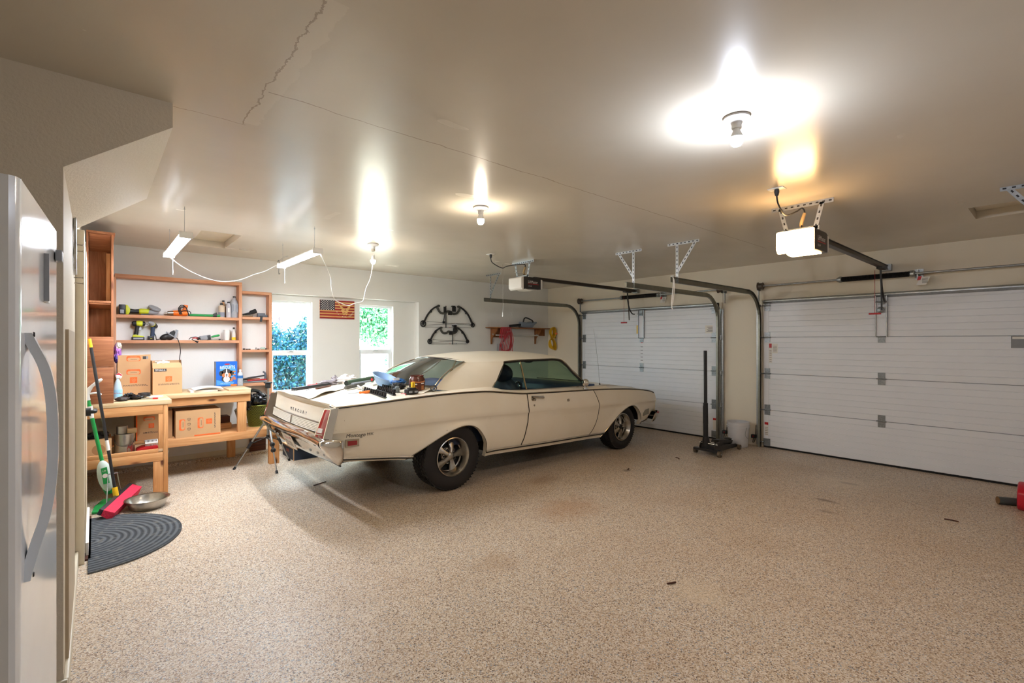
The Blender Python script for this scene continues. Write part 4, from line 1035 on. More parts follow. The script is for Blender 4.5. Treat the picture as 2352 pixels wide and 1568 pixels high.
m = MB(M_grind); m.obox((.762, 7.235, ZM+.075), (.010, 0, -.004), (0, .035, 0), (.012, 0, .05)); m.obox((.70, 7.205, ZM+.07), (.04, 0, -.03), (0, .004, 0), (.004, 0, .005)); m.build('base_plate', t)
m = MB(M_dark); m.tube(spl([(.60, 7.24, ZM+.01), (.58, 7.2, ZM+.008), (.562, 7.165, ZM+.006), (.555, 7.158, ZM+.05), (.545, 7.17, ZM+.075)], 5), .0045, 6)
m.tube(spl([(.76, 7.21, ZM+.03), (.775, 7.165, ZM+.008), (.79, 7.15, ZM-.05), (.80, 7.15, ZM-.14), (.79, 7.15, ZM-.24), (.785, 7.15, ZM-.34), (.79, 7.15, ZM-.42)], 5), .0048, 6)
m.cyl((.79, 7.15, ZM-.42), (.788, 7.15, ZM-.47), .012, .009, 10); m.use(M_zinc); m.cyl((.788, 7.15, ZM-.47), (.788, 7.15, ZM-.495), .004, n=6); m.build('cord', t)
m = MB(M_red); m.tube(spl([(.93, 7.2, ZM+.02), (.955, 7.19, ZM+.028), (.985, 7.195, ZM+.024)], 4), .006, 6); m.use(M_dark)
m.tube(spl([(.895, 7.2, ZM+.008), (.91, 7.18, ZM+.03), (.94, 7.19, ZM+.036), (.97, 7.2, ZM+.04), (1.0, 7.195, ZM+.02), (1.02, 7.2, ZM+.012)], 5), .004, 6); m.tube([(.92, 7.175, ZM+.012), (.95, 7.16, ZM-.01), (.985, 7.158, ZM-.028)], [.004, .004, .013], 8)
m.ell((.995, 7.21, ZM+.02), .022, .02, .018, 10, 6); m.thing('test_leads', 'tangle of red and black test leads on the middle shelf', 'cable')
t = T('soldering_kit', 'small grey box with a green handled tool leaning on it, middle shelf', 'tool box', (1.08, 7.24, ZM))
m = MB(M_grey); m.obox((1.055, 7.235, ZM+.03), (.038, 0, .006), (0, .03, 0), (-.005, 0, .027)); m.use(M_black); m.obox((1.115, 7.24, ZM+.034), (.018, 0, .004), (0, .028, 0), (-.004, 0, .032)); m.build('case', t, bevel=.003)
m = MB(M_green); m.tube([(1.135, 7.23, ZM+.04), (1.155, 7.23, ZM+.045), (1.22, 7.225, ZM+.062), (1.232, 7.224, ZM+.064)], [.006, .013, .014, .009], 12); m.use(M_zinc); m.cyl((1.135, 7.23, ZM+.04), (1.10, 7.23, ZM+.03), .004, n=6); m.build('handle', t)
m = MB(M_black); m.ell((1.23, 7.215, ZM+.008), .013, .012, .008, 10, 6); m.cyl((1.25, 7.21, ZM+.003), (1.268, 7.215, ZM+.003), .003, n=6); m.thing('wing_nut', 'small dark fitting on the middle shelf before the white cup', 'fitting')
m = MB(M_white); m.lathe([(.030, 0), (.033, .01), (.036, .135), (.033, .135), (.028, .01)], (1.315, 7.235, ZM), (0, 0, 1), 26); m.thing('white_cup', 'tall plain white cup on the middle shelf', 'cup')
t = bottle('glue_bottle', 'small clear bottle with yellow liquid and black tip, middle shelf', 'bottle', 1.395, 7.225, ZM, [(.022, 0), (.024, .006), (.024, .06), (.022, .095), (.009, .118), (.008, .15)], mat('clear_bottle', 'dcd9d2', .2), M_black, .02, .012)
m = MB(M_yellow); m.lathe([(.0245, .004), (.0247, .038)], (1.395, 7.225, ZM), (0, 0, 1), 20, caps=False); m.build('liquid', t)

# ---- narrow shelf
ZA, ZB2, ZC2 = 1.8725, 1.4305, .9805
m = MB(M_dark); m.tube([(1.50, 7.23, ZA+.03), (1.58, 7.235, ZA+.045), (1.60, 7.235, ZA+.06), (1.665, 7.24, ZA+.085)], [.008, .016, .026, .03], 12); m.use(M_dchrome); m.tube([(1.50, 7.205, ZA+.012), (1.62, 7.21, ZA+.013)], .012, 8); m.thing('nozzle', 'black vacuum crevice nozzle resting on a grey tube, narrow shelf', 'nozzle')
t = T('staple_gun', 'dark grey tool with a clamp hanging over the narrow shelf edge', 'tool', (1.72, 7.22, ZA))
m = MB(mat('gunmetal', '595f68', .4)); m.box(1.675, 1.77, 7.19, 7.25, ZA, ZA+.055); m.box(1.77, 1.80, 7.2, 7.24, ZA, ZA+.035); m.build('tool_body', t, bevel=.006)
m = MB(M_black); m.obox((1.712, 7.163, ZA-.025), (.014, 0, 0), (0, .006, 0), (.004, 0, .04)); m.box(1.70, 1.726, 7.163, 7.2, ZA+.0005, ZA+.012); m.build('clamp', t)
def scrap(x, z, lb, mt, sh):
    m = MB(mt)
    if sh == 0: m.obox((x, 7.2, z+.008), (.012, .003, 0), (-.002, .008, 0), (0, 0, .0075))
    elif sh == 1: m.cyl((x-.012, 7.2, z+.006), (x+.014, 7.205, z+.006), .006, n=8)
    else: m.lathe([(.010, 0), (.010, .022), (.004, .03)], (x, 7.21, z), (0, 0, 1), 10)
    m.thing('hardware', lb, 'hardware', 'small hardware on the narrow shelf')
scrap(1.51, ZB2, 'dark bracket at the left end of the lower narrow shelf', M_black, 0); scrap(1.545, ZB2, 'dark bolt beside the bracket on the narrow shelf', M_black, 1); scrap(1.575, ZB2, 'second dark bolt on the narrow shelf, near its middle', M_dark, 1)
scrap(1.66, ZB2, 'grey upright fitting right of the middle of the narrow shelf', M_grey, 2); scrap(1.685, ZB2, 'black bolt beside the grey fitting on the narrow shelf', M_black, 1); scrap(1.78, ZB2, 'dark fitting at the right end of the narrow shelf', M_ink, 0)
m = MB(mat('pale_green_plastic', 'b9d6c9', .3)); m.ell((1.735, 7.21, ZB2+.016), .03, .022, .016, 12, 8); m.box(1.755, 1.768, 7.2, 7.22, ZB2, ZB2+.032); m.thing('plastic_fitting', 'pale green and white plastic fitting on the narrow shelf', 'fitting')
t = T('claw_hammer', 'black claw hammer lying on top of the tools on the lowest narrow shelf', 'hammer', (1.65, 7.22, ZC2+.05))
m = MB(M_black); m.tube([(1.49, 7.2, ZC2+.052), (1.60, 7.205, ZC2+.072), (1.76, 7.21, ZC2+.092)], [.014, .012, .010], 8); m.build('handle', t)
m = MB(mat('gunmetal', '595f68', .4)); m.cyl((1.775, 7.212, ZC2+.04), (1.775, 7.212, ZC2+.105), .015, n=12); m.tube(spl([(1.775, 7.212, ZC2+.10), (1.77, 7.212, ZC2+.125), (1.745, 7.212, ZC2+.148)], 4), [.013]*4+[.012]*4+[.006], 8); m.build('head', t)
for k, (mt, z, y, lb, x0, x1) in enumerate(((M_red, .034, 7.19, 'red handled hand tool under the hammer', 1.55, 1.775), (M_orange, .045, 7.24, 'orange handled hand tool under the hammer', 1.53, 1.70), (M_grey, .012, 7.19, 'grey wrench lying on the lowest narrow shelf', 1.49, 1.78), (M_zinc, .030, 7.225, 'shiny wrench lying across the grey wrench', 1.50, 1.79), (M_black, .012, 7.25, 'black pliers at the back of the lowest narrow shelf', 1.50, 1.77))):
    m = MB(mt); m.bar((x0, y, ZC2+z), (x1, y+.012, ZC2+z+.006), .022, .014); m.lathe([(.016, -.006), (.018, 0), (.016, .006)], (x1, y+.012, ZC2+z+.006), (0, 0, 1), 10); m.thing('hand_tool', lb, 'hand tool', 'hand tools piled on the lowest narrow shelf', bevel=.002)

# ---- on the bench
ZT = .9515
def badge(m, c, ux, uy, s, txt='MADE EASY'):
    """orange rounded moving-box mark"""
    c, ux, uy = V(c), V(ux), V(uy)
    def rr(w, h, r, mt, lift, dy=0):
        m.use(mt); P = []
        for cx, cy, a0 in ((w-r, h-r, 0), (-w+r, h-r, 90), (-w+r, -h+r, 180), (w-r, -h+r, 270)):
            for k in range(5): a = math.radians(a0+22.5*k); P.append((cx+r*math.cos(a), cy+r*math.sin(a)))
        n = ux.cross(uy).normalized()*lift
        m.add([c+ux*(p[0]*s)+uy*((p[1]+dy)*s)+n for p in P], [tuple(range(len(P)))])
    rr(1, .45, .25, M_inko, .0006); rr(.86, .27, .25, M_card, .0010, -.12)
    n = ux.cross(uy).normalized()
    m.use(M_ink)
    for k in range(6): m.add([c+ux*s*(-.42+.15*k+d)+uy*s*(-.12+e)+n*.0014 for d, e in ((0, -.04), (.1, -.04), (.1, .04), (0, .04))], [(0, 1, 2, 3)])
    m.use(M_card); m.text(txt, c+uy*(.29*s)+n*.0014, ux, uy, .2*s, .9)
def logo(m, c, ux, uy, s):
    c, ux, uy = V(c), V(ux), V(uy); n = ux.cross(uy).normalized()
    m.use(M_inko); m.add([c+ux*(a*s)+uy*(b*s)+n*.0006 for a, b in ((-1, -1), (1, -1), (1, 1), (-1, 1))], [(0, 1, 2, 3)])
    m.use(M_card); d = (ux+uy).normalized(); e = (uy-ux).normalized()
    for k, (st_, sz) in enumerate((('THE', .34), ('HOME', .52), ('DEPOT', .5))): m.text(st_, c+e*((.48, .05, -.45)[k]*s)+n*.0012, d, e, sz*s, .85)
def printlines(m, c, ux, uy, w):
    c, ux, uy = V(c), V(ux), V(uy); n = ux.cross(uy).normalized()*.0008
    m.use(M_ink)
    for r in range(2):
        x = -w+.024
        while x < w:
            l = RND.uniform(.008, .022); m.add([c+ux*(x+a)+uy*((.004 if r == 0 else -.006)+b)+n for a, b in ((0, 0), (l, 0), (l, .0045), (0, .0045))], [(0, 1, 2, 3)]); x += l+.005
UX, UZ = (1, 0, 0), (0, 0, 1)
m = MB(M_card); m.box(.19, .475, 6.72, 7.0, ZT, 1.30)
m.prism([(.19, 1.30), (.475, 1.30), (.475, 1.395), (.19, 1.39)], (0, 6.722, 0), UX, UZ, .004); m.use(M_card2); m.box(.187, .19, 6.72, 7.0, ZT, 1.30)
badge(m, (.325, 6.718, 1.352), UX, UZ, .062); badge(m, (.325, 6.72, 1.205), UX, UZ, .062); logo(m, (.325, 6.72, 1.115), UX, UZ, .032); printlines(m, (.325, 6.72, 1.055), UX, UZ, .115)
m.use(M_ink); m.box(.405, .436, 6.717, 6.718, 1.345, 1.375); m.use(M_grey); m.box(.438, .452, 6.717, 6.718, 1.347, 1.375); m.use(M_inko); m.box(.186, .1875, 6.73, 6.76, .96, 1.25)
m.thing('cardboard_box', 'taller closed cardboard box with two orange marks on the bench', 'box', 'cardboard moving boxes at the workbench')
t = T('cardboard_box', 'open cardboard box marked SMALL with a white rag in its top', 'box', (.62, 6.75, ZT), 'cardboard moving boxes at the workbench')
m = MB(M_card); x0, x1, y0, y1, zt = .485, .755, 6.60, 6.87, 1.245
m.box(x0, x1, y0, y0+.004, ZT, zt); m.box(x0, x1, y1-.004, y1, ZT, zt+.075); m.box(x0, x0+.004, y0+.0045, y1-.0045, ZT, zt); m.box(x1-.004, x1, y0+.0045, y1-.0045, ZT, zt); m.box(x0+.005, x1-.005, y0+.005, y1-.005, ZT+.001, ZT+.004)
m.use(M_ink); m.box(x0+.012, x0+.125, y0-.001, y0, 1.205, 1.235); m.use(M_paper); m.text('SMALL', (x0+.069, y0-.0016, 1.22), UX, UZ, .028, 1.15)
logo(m, (.63, y0, 1.12), UX, UZ, .03); printlines(m, (.62, y0, 1.06), UX, UZ, .11); m.build('box_body', t)
m = MB(M_card); m.add([(x0, y0, zt), (x1, y0, zt), (x1-.01, y0+.06, zt+.055), (x0+.006, y0+.06, zt+.055)], [(0, 1, 2, 3)]); m.add([(x0, y0+.03, zt), (x0, y1, zt), (x0-.002, y1, zt+.08), (x0-.002, y0+.1, zt+.08)], [(0, 1, 2, 3)]); m.add([(x1, y0+.03, zt), (x1, y1, zt), (x1+.002, y1, zt+.08), (x1+.002, y0+.1, zt+.08)], [(0, 1, 2, 3)]); m.build('box_flap', t)
def crumple(m, c, rx, ry, rz, amp=.25, nu=26, nv=16, seed=0):
    from mathutils import noise as NZ
    c = V(c); vs = []
    for j in range(nv+1):
        p = PI*j/nv
        for i in range(nu):
            a = 2*PI*i/nu; d = V((math.sin(p)*math.cos(a), math.sin(p)*math.sin(a), -math.cos(p)))
            k = 1+amp*NZ.fractal(d*2.6+V((seed*7.3, seed, 0)), 1, 2, 4); q = V((d.x*rx*k, d.y*ry*k, d.z*rz*k)); q.z = max(q.z, -rz*.98); vs.append(c+q)
    m.add(vs, [(j*nu+i, j*nu+(i+1) % nu, (j+1)*nu+(i+1) % nu, (j+1)*nu+i) for j in range(nv) for i in range(nu)])
M_rag = mat('white_cloth', 'e9e2d2', .85, bump=.2); M_bag = mat('black_bin_bag', '17181a', .22, var=.3, bump=.3, bsc=40)
m = MB(M_rag); crumple(m, (.58, 6.70, 1.285), .07, .05, .035, .45, seed=3); m.thing('rag', 'white rag lying in the open SMALL box', 'rag')
m = MB(mat('pink_purple_cloth', 'b879c9', .7, var=.5, sc=22)); crumple(m, (.19, 6.86, 1.42), .032, .06, .10, .3, seed=5); m.use(M_rag); crumple(m, (.20, 6.84, 1.49), .028, .04, .04, .3, seed=6); m.use(mat('violet_cloth', '6c5fc0', .7)); crumple(m, (.19, 6.85, 1.365), .03, .05, .065, .3, seed=8)
m.thing('cloth_bag', 'pink, white and violet cloth bag on the taller box beside the cubby', 'bag')
t = T('spray_bottle', 'clear spray bottle with blue label and red trigger on the bench', 'spray bottle', (.18, 6.38, .9515))
m = MB(mat('clear_bluish_plastic', 'bcd6e2', .15)); zt = .9515; m.lathe([(.042, 0), (.045, .01), (.045, .1), (.028, .17), (.014, .20), (.014, .215)], (.18, 6.38, zt), UZ, 24, .85, .7); m.build('bottle_body', t)
m = MB(mat('sky_label', '9cd4ee', .4)); m.lathe([(.0458, .02), (.0458, .095)], (.18, 6.38, zt), UZ, 24, .85, .7, caps=False); m.use(M_red); m.text('Windex', (.183, 6.3475, zt+.058), UX, UZ, .021); m.build('label', t)
m = MB(M_white); m.box(.166, .196, 6.365, 6.395, zt+.21, zt+.245); m.prism([(.16, .245), (.215, .232), (.215, .222), (.202, .20), (.198, .22), (.16, .225)], (0, 6.39, zt), UX, UZ, .02); m.use(M_red); m.prism([(.158, .247), (.19, .268), (.217, .245), (.217, .236), (.16, .24)], (0, 6.392, zt), UX, UZ, .024); m.build('trigger', t, bevel=.002)
ZS2 = .9515
m = MB(mat('dark_leather', '2e2622', .5)); crumple(m, (.205, 6.10, ZS2+.022), .055, .05, .022, .2, seed=11); m.thing('leather_glove', 'dark brown glove at the foot of the spray bottle', 'glove')
m = MB(M_bag); crumple(m, (.265, 6.22, ZS2+.03), .055, .05, .032, .5, seed=12); crumple(m, (.335, 6.18, ZS2+.024), .06, .05, .024, .4, seed=13); m.thing('plastic_bag', 'crumpled black bag on the bench before the cardboard boxes', 'bag')
m = MB(M_black); m.lathe([(.052, 0), (.054, .003), (.054, .04), (.052, .043), (.04, .043), (.038, .04), (.038, .003), (.04, 0)], (.40, 6.42, ZS2), UZ, 28, caps=False); m.thing('tape_roll', 'black roll of tape on the bench before the boxes', 'tape')
m = MB(M_paper); m.obox((.485, 6.32, ZS2+.004), (.06, .01, 0), (-.01, .045, 0), (0, 0, .003)); m.obox((.50, 6.33, ZS2+.010), (.04, -.02, 0), (.015, .03, 0), (.0, .0, .0025)); m.thing('paper', 'white papers on the bench corner beside the tape roll', 'paper')
m = MB(M_zinc); m.bar((.36, 6.14, ZS2+.008), (.45, 6.10, ZS2+.008), .012, .01); m.use(M_red); m.bar((.45, 6.10, ZS2+.008), (.49, 6.08, ZS2+.008), .014, .014); m.thing('pliers', 'small pliers lying at the bench corner before the papers', 'pliers')
m = MB(M_paper); m.box(.83, 1.10, 6.56, 6.78, ZT, ZT+.022); m.grid(lambda i, j: V((.86+.3*i, 6.53+.22*j, ZT+.024+.03*math.sin(PI*i)*(1-.4*j)+.016*j)), 10, 4); m.thing('paper_stack', 'white paper stack with curled sheet on the bench before the dog biscuits', 'paper')

# dog biscuit carton
bx = T('biscuit_box', 'blue dog biscuit carton with a dog picture on the bench', 'box', (1.26, 7.02, ZT))
M_bl = mat('blue_carton', '1565c8', .4, var=.06); M_bg = mat('carton_side', '8f98a8', .5)
y0 = 6.97; x0, x1, zb0, zt = 1.15, 1.385, ZT+.0205, 1.285
m = MB(M_bl); m.box(x0, x1, y0, 7.09, zb0-.0195 if False else zb0, zt); m.use(M_bg); m.box(x0-.0012, x0, y0+.003, 7.088, zb0+.002, zt-.002); m.use(M_card2); m.add([(x0-.002, y0+.045, zb0+.05), (x0-.002, y0+.075, zb0+.05), (x0-.002, y0+.08, zt-.1), (x0-.002, y0+.06, zt-.07), (x0-.002, y0+.04, zt-.1)], [(0, 1, 2, 3, 4)])
m.use(mat('light_blue_print', '4a9be6', .4)); yy = y0-.0005
m.add([(x0+.004, yy, zb0+.02), (x1-.06, yy, zb0+.012), (x1-.03, yy, zb0+.05), (x1-.09, yy, zb0+.06), (x0+.06, yy, zb0+.065), (x0+.004, yy, zb0+.085)], [(0, 1, 2, 3, 4, 5)]); m.disc((x0+.13, yy, zb0+.19), (0, -1, 0), .09, 28)
m.use(M_paper); m.text('BISCUITS', (x0+.125, yy-.001, zt-.075), (1, 0, .02), UZ, .052, .82); m.text('made in America', (x0+.10, yy-.001, zb0+.040), (1, 0, .08), UZ, .016)
m.use(M_red); m.disc((x0+.122, yy-.0006, zt-.034), (0, -1, 0), .03, 20, .009)
m.use(M_orange); m.box(x1-.075, x1-.005, yy-.001, yy, zb0, zb0+.022)
cx, cz = x0+.115, zb0+.155; yq = yy-.0008
def blob(mt, x, z, rx, rz, k): m.use(mt); m.add([(cx+x+rx*math.cos(t_*PI/9), yq-.0003*k, cz+z+rz*math.sin(t_*PI/9)) for t_ in range(18)], [tuple(range(18))])
M_tanp = mat('tan_print', 'c77a45', .5)
blob(M_ink, 0, .02, .058, .045, 0); blob(M_ink, -.058, .01, .024, .034, 0); blob(M_ink, .058, .01, .024, .034, 0); blob(M_ink, 0, -.06, .056, .045, 0); blob(M_paper, 0, -.065, .035, .04, 1); blob(M_tanp, -.03, -.015, .02, .026, 2); blob(M_tanp, .03, -.015, .02, .026, 2); blob(M_paper, 0, -.01, .021, .034, 3); blob(M_paper, 0, .035, .007, .03, 3); blob(M_ink, 0, -.012, .011, .009, 4); blob(M_ink, -.019, .014, .006, .005, 4); blob(M_ink, .019, .014, .006, .005, 4); blob(M_red, 0, -.035, .008, .006, 4)
for x, z in ((.085, -.01), (.08, -.045), (.06, -.065), (.09, -.065), (.05, -.085), (.085, .03)): blob(M_tanp, x, z, .019, .009, 5)
m.build('carton', bx)
t = bottle('water_bottle', 'clear water bottle with blue label beside the dog biscuit carton', 'bottle', 1.417, 6.965, ZT+.021, [(.03, 0), (.033, .006), (.033, .13), (.03, .15), (.013, .18), (.012, .19)], mat('clear_water_plastic', 'b3b9bf', .12, var=.12, sc=60), M_white, .016, .014)
m = MB(M_blue); m.lathe([(.0337, .095), (.0337, .13)], (1.417, 6.965, ZT+.021), UZ, 20, caps=False); m.build('label', t)

# ---- lower shelves
m = MB(M_card); m.box(.685, 1.12, 6.515, 6.87, .453, .755)
ZX, XN = (0, 0, 1), (-1, 0, 0)
m.use(M_card2); m.box(.69, 1.115, 6.52, 6.86, .755, .757); m.box(.69, .84, 6.513, 6.516, .752, .757)
badge(m, (.745, 6.515, .60), (0, 0, 1), (-1, 0, 0), .062); badge(m, (.92, 6.515, .605), (0, 0, 1), (-1, 0, 0), .062); logo(m, (1.005, 6.515, .615), (0, 0, 1), (-1, 0, 0), .03); printlines(m, (1.065, 6.515, .61), (0, 0, 1), (-1, 0, 0), .1)
m.use(M_ink)
for k in range(3):
    z = .545+.055*k
    for a, b in (((-.014, -.006), (.0, -.014)), ((0, -.014), (.014, -.006)), ((.014, -.006), (.014, .01)), ((.014, .01), (0, .016)), ((0, .016), (-.014, .01)), ((-.014, .01), (-.014, -.006)), ((-.014, .01), (0, .002)), ((0, .002), (.014, .01)), ((0, .002), (0, -.014))): m.bar((.81+a[0], 6.5145, z+a[1]), (.81+b[0], 6.5145, z+b[1]), .0012, .0022)
m.use(M_inko); m.box(.86, 1.115, 6.5135, 6.515, .458, .472)
m.thing('cardboard_box', 'long cardboard box on its side on the lower shelf of the long bench', 'box', 'cardboard moving boxes at the workbench')
m = MB(M_card); m.box(.34, .665, 6.62, 6.95, .453, .76); m.use(M_inko); m.box(.339, .352, 6.6185, 6.62, .455, .755); badge(m, (.455, 6.6185, .69), UX, UZ, .05); logo(m, (.475, 6.6185, .61), UX, UZ, .025); printlines(m, (.47, 6.6185, .535), UX, UZ, .09)
m.thing('cardboard_box', 'cardboard box in shade behind the side bench legs on the lower shelf', 'box', 'cardboard moving boxes at the workbench')
t = T('paint_can', 'silver paint can with wire handle on the side bench lower shelf', 'paint can', (.225, 6.12, .4285)); z = .4285
m = MB(M_steel); m.lathe([(.082, 0), (.084, .004), (.082, .012), (.082, .185), (.085, .193), (.085, .2), (.072, .2), (.07, .19), (.0001, .19)], (.225, 6.12, z), UZ, 32); m.build('can_body', t)
m = MB(M_dark); m.tube(spl([(.145, 6.10, z+.15), (.17, 6.035, z+.105), (.225, 6.02, z+.085), (.28, 6.035, z+.10), (.308, 6.10, z+.15)], 5), .0025, 6); m.build('can_handle', t)
m = MB(mat('paint_drips', '8a2f2a', .5)); m.add([(.225+.0828*math.sin(a), 6.12-.0828*math.cos(a), z+h) for a, h in ((.2, .02), (.7, .015), (.75, .09), (.5, .07), (.35, .1), (.2, .06))], [(0, 1, 2, 3, 4, 5)]); m.build('paint_stain', t)
m = MB(M_steel); m.lathe([(.045, 0), (.045, .075), (.04, .078)], (.205, 6.12, z+.2005), UZ, 24); m.thing('small_can', 'small silver can on top of the paint can', 'can')
m = MB(PLY); m.box(.245, .32, 6.09, 6.15, z+.2005, z+.245); m.thing('wood_offcut', 'small wood offcut beside the small can on the paint can', 'wood')
m = MB(M_card); m.box(-.06, .125, 6.02, 6.35, z, z+.175); m.use(M_card2); m.disc((.03, 6.0195, z+.08), (0, -1, 0), .05, 20); m.thing('carton', 'worn brown carton at the left end of the side bench shelf', 'box')
m = MB(M_black); crumple(m, (.02, 6.16, z+.20), .09, .08, .035, .35, seed=21); m.use(M_dark); m.tube(spl([(-.04, 6.1, z+.2), (.03, 6.08, z+.24), (.1, 6.1, z+.2)], 4), .008, 6); m.thing('cable_bundle', 'dark tangle of cable on the worn carton', 'cable')
m = MB(M_red); m.prism([(.315, .0), (.49, .0), (.49, .05), (.40, .058), (.36, .05), (.315, .03)], (0, 6.20, z), UX, UZ, .16); m.thing('red_tray', 'red plastic tray on the side bench lower shelf', 'tray', bevel=.008)
t = T('vent_cover', 'white slotted curved cover lying on the red tray', 'cover', (.44, 6.12, z+.0585))
m = MB(M_white); n = 10
m.grid(lambda i, j: V((.385+.105*i, 6.06+.12*j, z+.0585+.052*math.sin(PI*(.08+.84*j))**.6)), 10, 10)
m.use(M_ink)
for k in range(9):
    for q in (.12, .5): m.grid(lambda i, j: V((.39+.0105*k+.005*i, 6.06+.12*(q+.3*j)-.001, z+.0592+.052*math.sin(PI*(.08+.84*(q+.3*j)))**.6)), 1, 4)
m.use(M_white)
for k in range(10): m.box(.387+.0105*k, .391+.0105*k, 6.056, 6.06, z+.0585, z+.075)
m.build('slotted_shell', t)
m = MB(DARKW); m.box(1.16, 1.29, 6.9, 7.08, .52, .60); m.thing('dark_wood_block', 'dark stained wood block on the lower shelf behind the bench leg', 'wood', bevel=.004)
m = MB(FIR[0]); m.box(1.15, 1.30, 6.86, 7.1, .453, .519); m.thing('wood_offcut', 'light wood offcut under the dark stained block', 'wood', bevel=.002)
m = MB(M_paper); m.obox((1.42, 6.98, .565), (.02, 0, .02), (0, .1, 0), (-.03, 0, .1)); m.thing('foam_sheet', 'white sheet standing behind the bench leg by the wastebasket', 'sheet')
m = MB(DARKW); m.box(1.60, 1.80, 7.285, 7.317, .036, .20); m.thing('dark_board', 'dark red board at the wall behind the bench end post', 'board')
# wastebasket
M_mesh = mat('green_wire', '8d9440', .4, .3)
wbk = T('wastebasket', 'green wire mesh wastebasket lined with a black bag', 'wastebasket', (1.60, 6.86, .4525)); c = V((1.60, 6.86, .4525))
m = MB(M_mesh)
for sgn in (-1, 1):
    for k in range(44):
        m.tube([c+V(((.105+.045*t_)*math.cos(2*PI*k/44+sgn*t_*1.1), (.105+.045*t_)*math.sin(2*PI*k/44+sgn*t_*1.1), .27*t_)) for t_ in (0, .2, .4, .6, .8, 1)], .0016, 4, caps=False)
for r_, z in ((.105, 0), (.15, .27)): m.tube([c+V((r_*math.cos(k*PI/18), r_*math.sin(k*PI/18), z)) for k in range(36)], .005, 6, closed=True)
m.disc(c+V((0, 0, .003)), (0, 0, 1), .104, 30); m.build('wire_basket', wbk)
m = MB(mat('olive_bag', '43471f', .4)); m.lathe([(.098, .006), (.14, .262)], tuple(c), UZ, 30, caps=False); m.build('inner_liner', wbk)
m = MB(M_bag); crumple(m, c+V((0, -.01, .33)), .155, .15, .085, .4, 34, 22, seed=31); crumple(m, c+V((-.09, -.03, .30)), .09, .09, .10, .4, seed=33); m.tube(spl([c+V((-.12, -.08, .36)), c+V((-.10, -.05, .46)), c+V((0, -.03, .44)), c+V((.04, -.05, .38))], 5), .022, 8); m.thing('bin_bag', 'black plastic bag bulging out of the green wire basket', 'bag')

# ---- tripod
tp = T('tripod', 'silver and black camera tripod standing behind the car bumper', 'tripod', (1.60, 6.38, 0))
m = MB(M_zinc); m.cyl((1.60, 6.38, .35), (1.60, 6.38, .97), .014, n=12); m.build('column', tp)
m = MB(M_black); m.cyl((1.60, 6.38, .60), (1.60, 6.38, .66), .035, n=12); m.box(1.575, 1.625, 6.35, 6.41, .97, 1.03); m.box(1.56, 1.64, 6.34, 6.42, 1.03, 1.045); m.cyl((1.56, 6.38, .63), (1.52, 6.36, .63), .012, n=8); m.build('head', tp, bevel=.004)
m = MB(M_black); m.cyl((1.60, 6.38, .36), (1.60, 6.38, .40), .02, n=12)
hub = V((1.60, 6.38, .62))
for k, f in enumerate(((1.264, 6.547), (1.606, 6.022), (1.905, 6.575))):
    f = V((f[0], f[1], .0)); kn = hub.lerp(f, .52); m.tube([(1.60, 6.38, .38), kn], .006, 6)
m.build('spreader', tp)
for k, f in enumerate(((1.264, 6.547), (1.606, 6.022), (1.905, 6.575))):
    f = V((f[0], f[1], .0)); kn = hub.lerp(f, .52)
    m = MB(M_zinc); m.cyl(hub, kn, .012, n=10); m.cyl(kn, hub.lerp(f, .97), .008, n=10); m.use(M_black); m.cyl(hub.lerp(f, .47), hub.lerp(f, .60), .017, n=10)
    if k == 1: m.ell(hub.lerp(f, .50), .03, .03, .03, 10, 8); m.ell(hub.lerp(f, .60), .03, .03, .03, 10, 8)
    m.cyl(hub.lerp(f, .95), f, .013, .017, 10); m.build('leg', tp)
# dark carton on the floor
m = MB(mat('navy_carton', '25344a', .55)); m.box(1.94, 2.40, 6.52, 7.0, 0, .15); m.use(M_card); m.box(1.935, 2.405, 6.515, 7.005, .15, .165); m.box(1.936, 1.945, 6.516, 6.526, 0, .15); m.add([(1.935, 6.515, .166), (2.4, 6.515, .166), (2.4, 6.42, .19), (1.95, 6.42, .19)], [(0, 1, 2, 3)]); m.use(M_inko); m.text('ONE', (1.9395, 6.78, .095), (0, -1, 0), UZ, .06)
m.thing('navy_carton', 'navy carton with open flaps on the floor behind the car', 'box')

# ---- mop, broom, bowl, mat
mp = T('spray_mop', 'green and white spray mop leaning by the house door', 'mop', (.07, 5.93, 0))
A0, A1 = V((.115, 5.90, .06)), V((-.045, 5.885, 1.0)); L = lambda t_: A0.lerp(A1, t_)
m = MB(M_green); m.tube([L(.30), L(.83)], .015, 12); m.tube([L(.93), L(1.02)], .016, 12); m.build('pole', mp)
m = MB(M_white); m.tube([L(.81), L(.94)], [.014, .024], 12); m.tube(spl([L(1.0), L(1.06)+V((.005, 0, 0)), L(1.1)+V((.04, -.01, .03)), L(1.14)+V((.12, -.02, .06))], 5), [.02]*5+[.018]*5+[.014]*5+[.010], 10); m.tube(spl([L(1.06)+V((.01, 0, 0)), L(1.06)+V((.07, -.015, .008)), L(1.05)+V((.10, -.015, -.002))], 4), .009, 8); m.build('trigger_grip', mp)
m = MB(mat('clear_tank', 'cfe0d6', .15)); d_ = (A1-A0).normalized(); ang = -math.atan2(A0.x-A1.x, A1.z-A0.z)
m.ell(L(.24)+V((0, -.03, 0)), .058, .032, .15, 18, 14, rot=Matrix.Rotation(ang, 3, 'Y')); m.build('tank', mp)
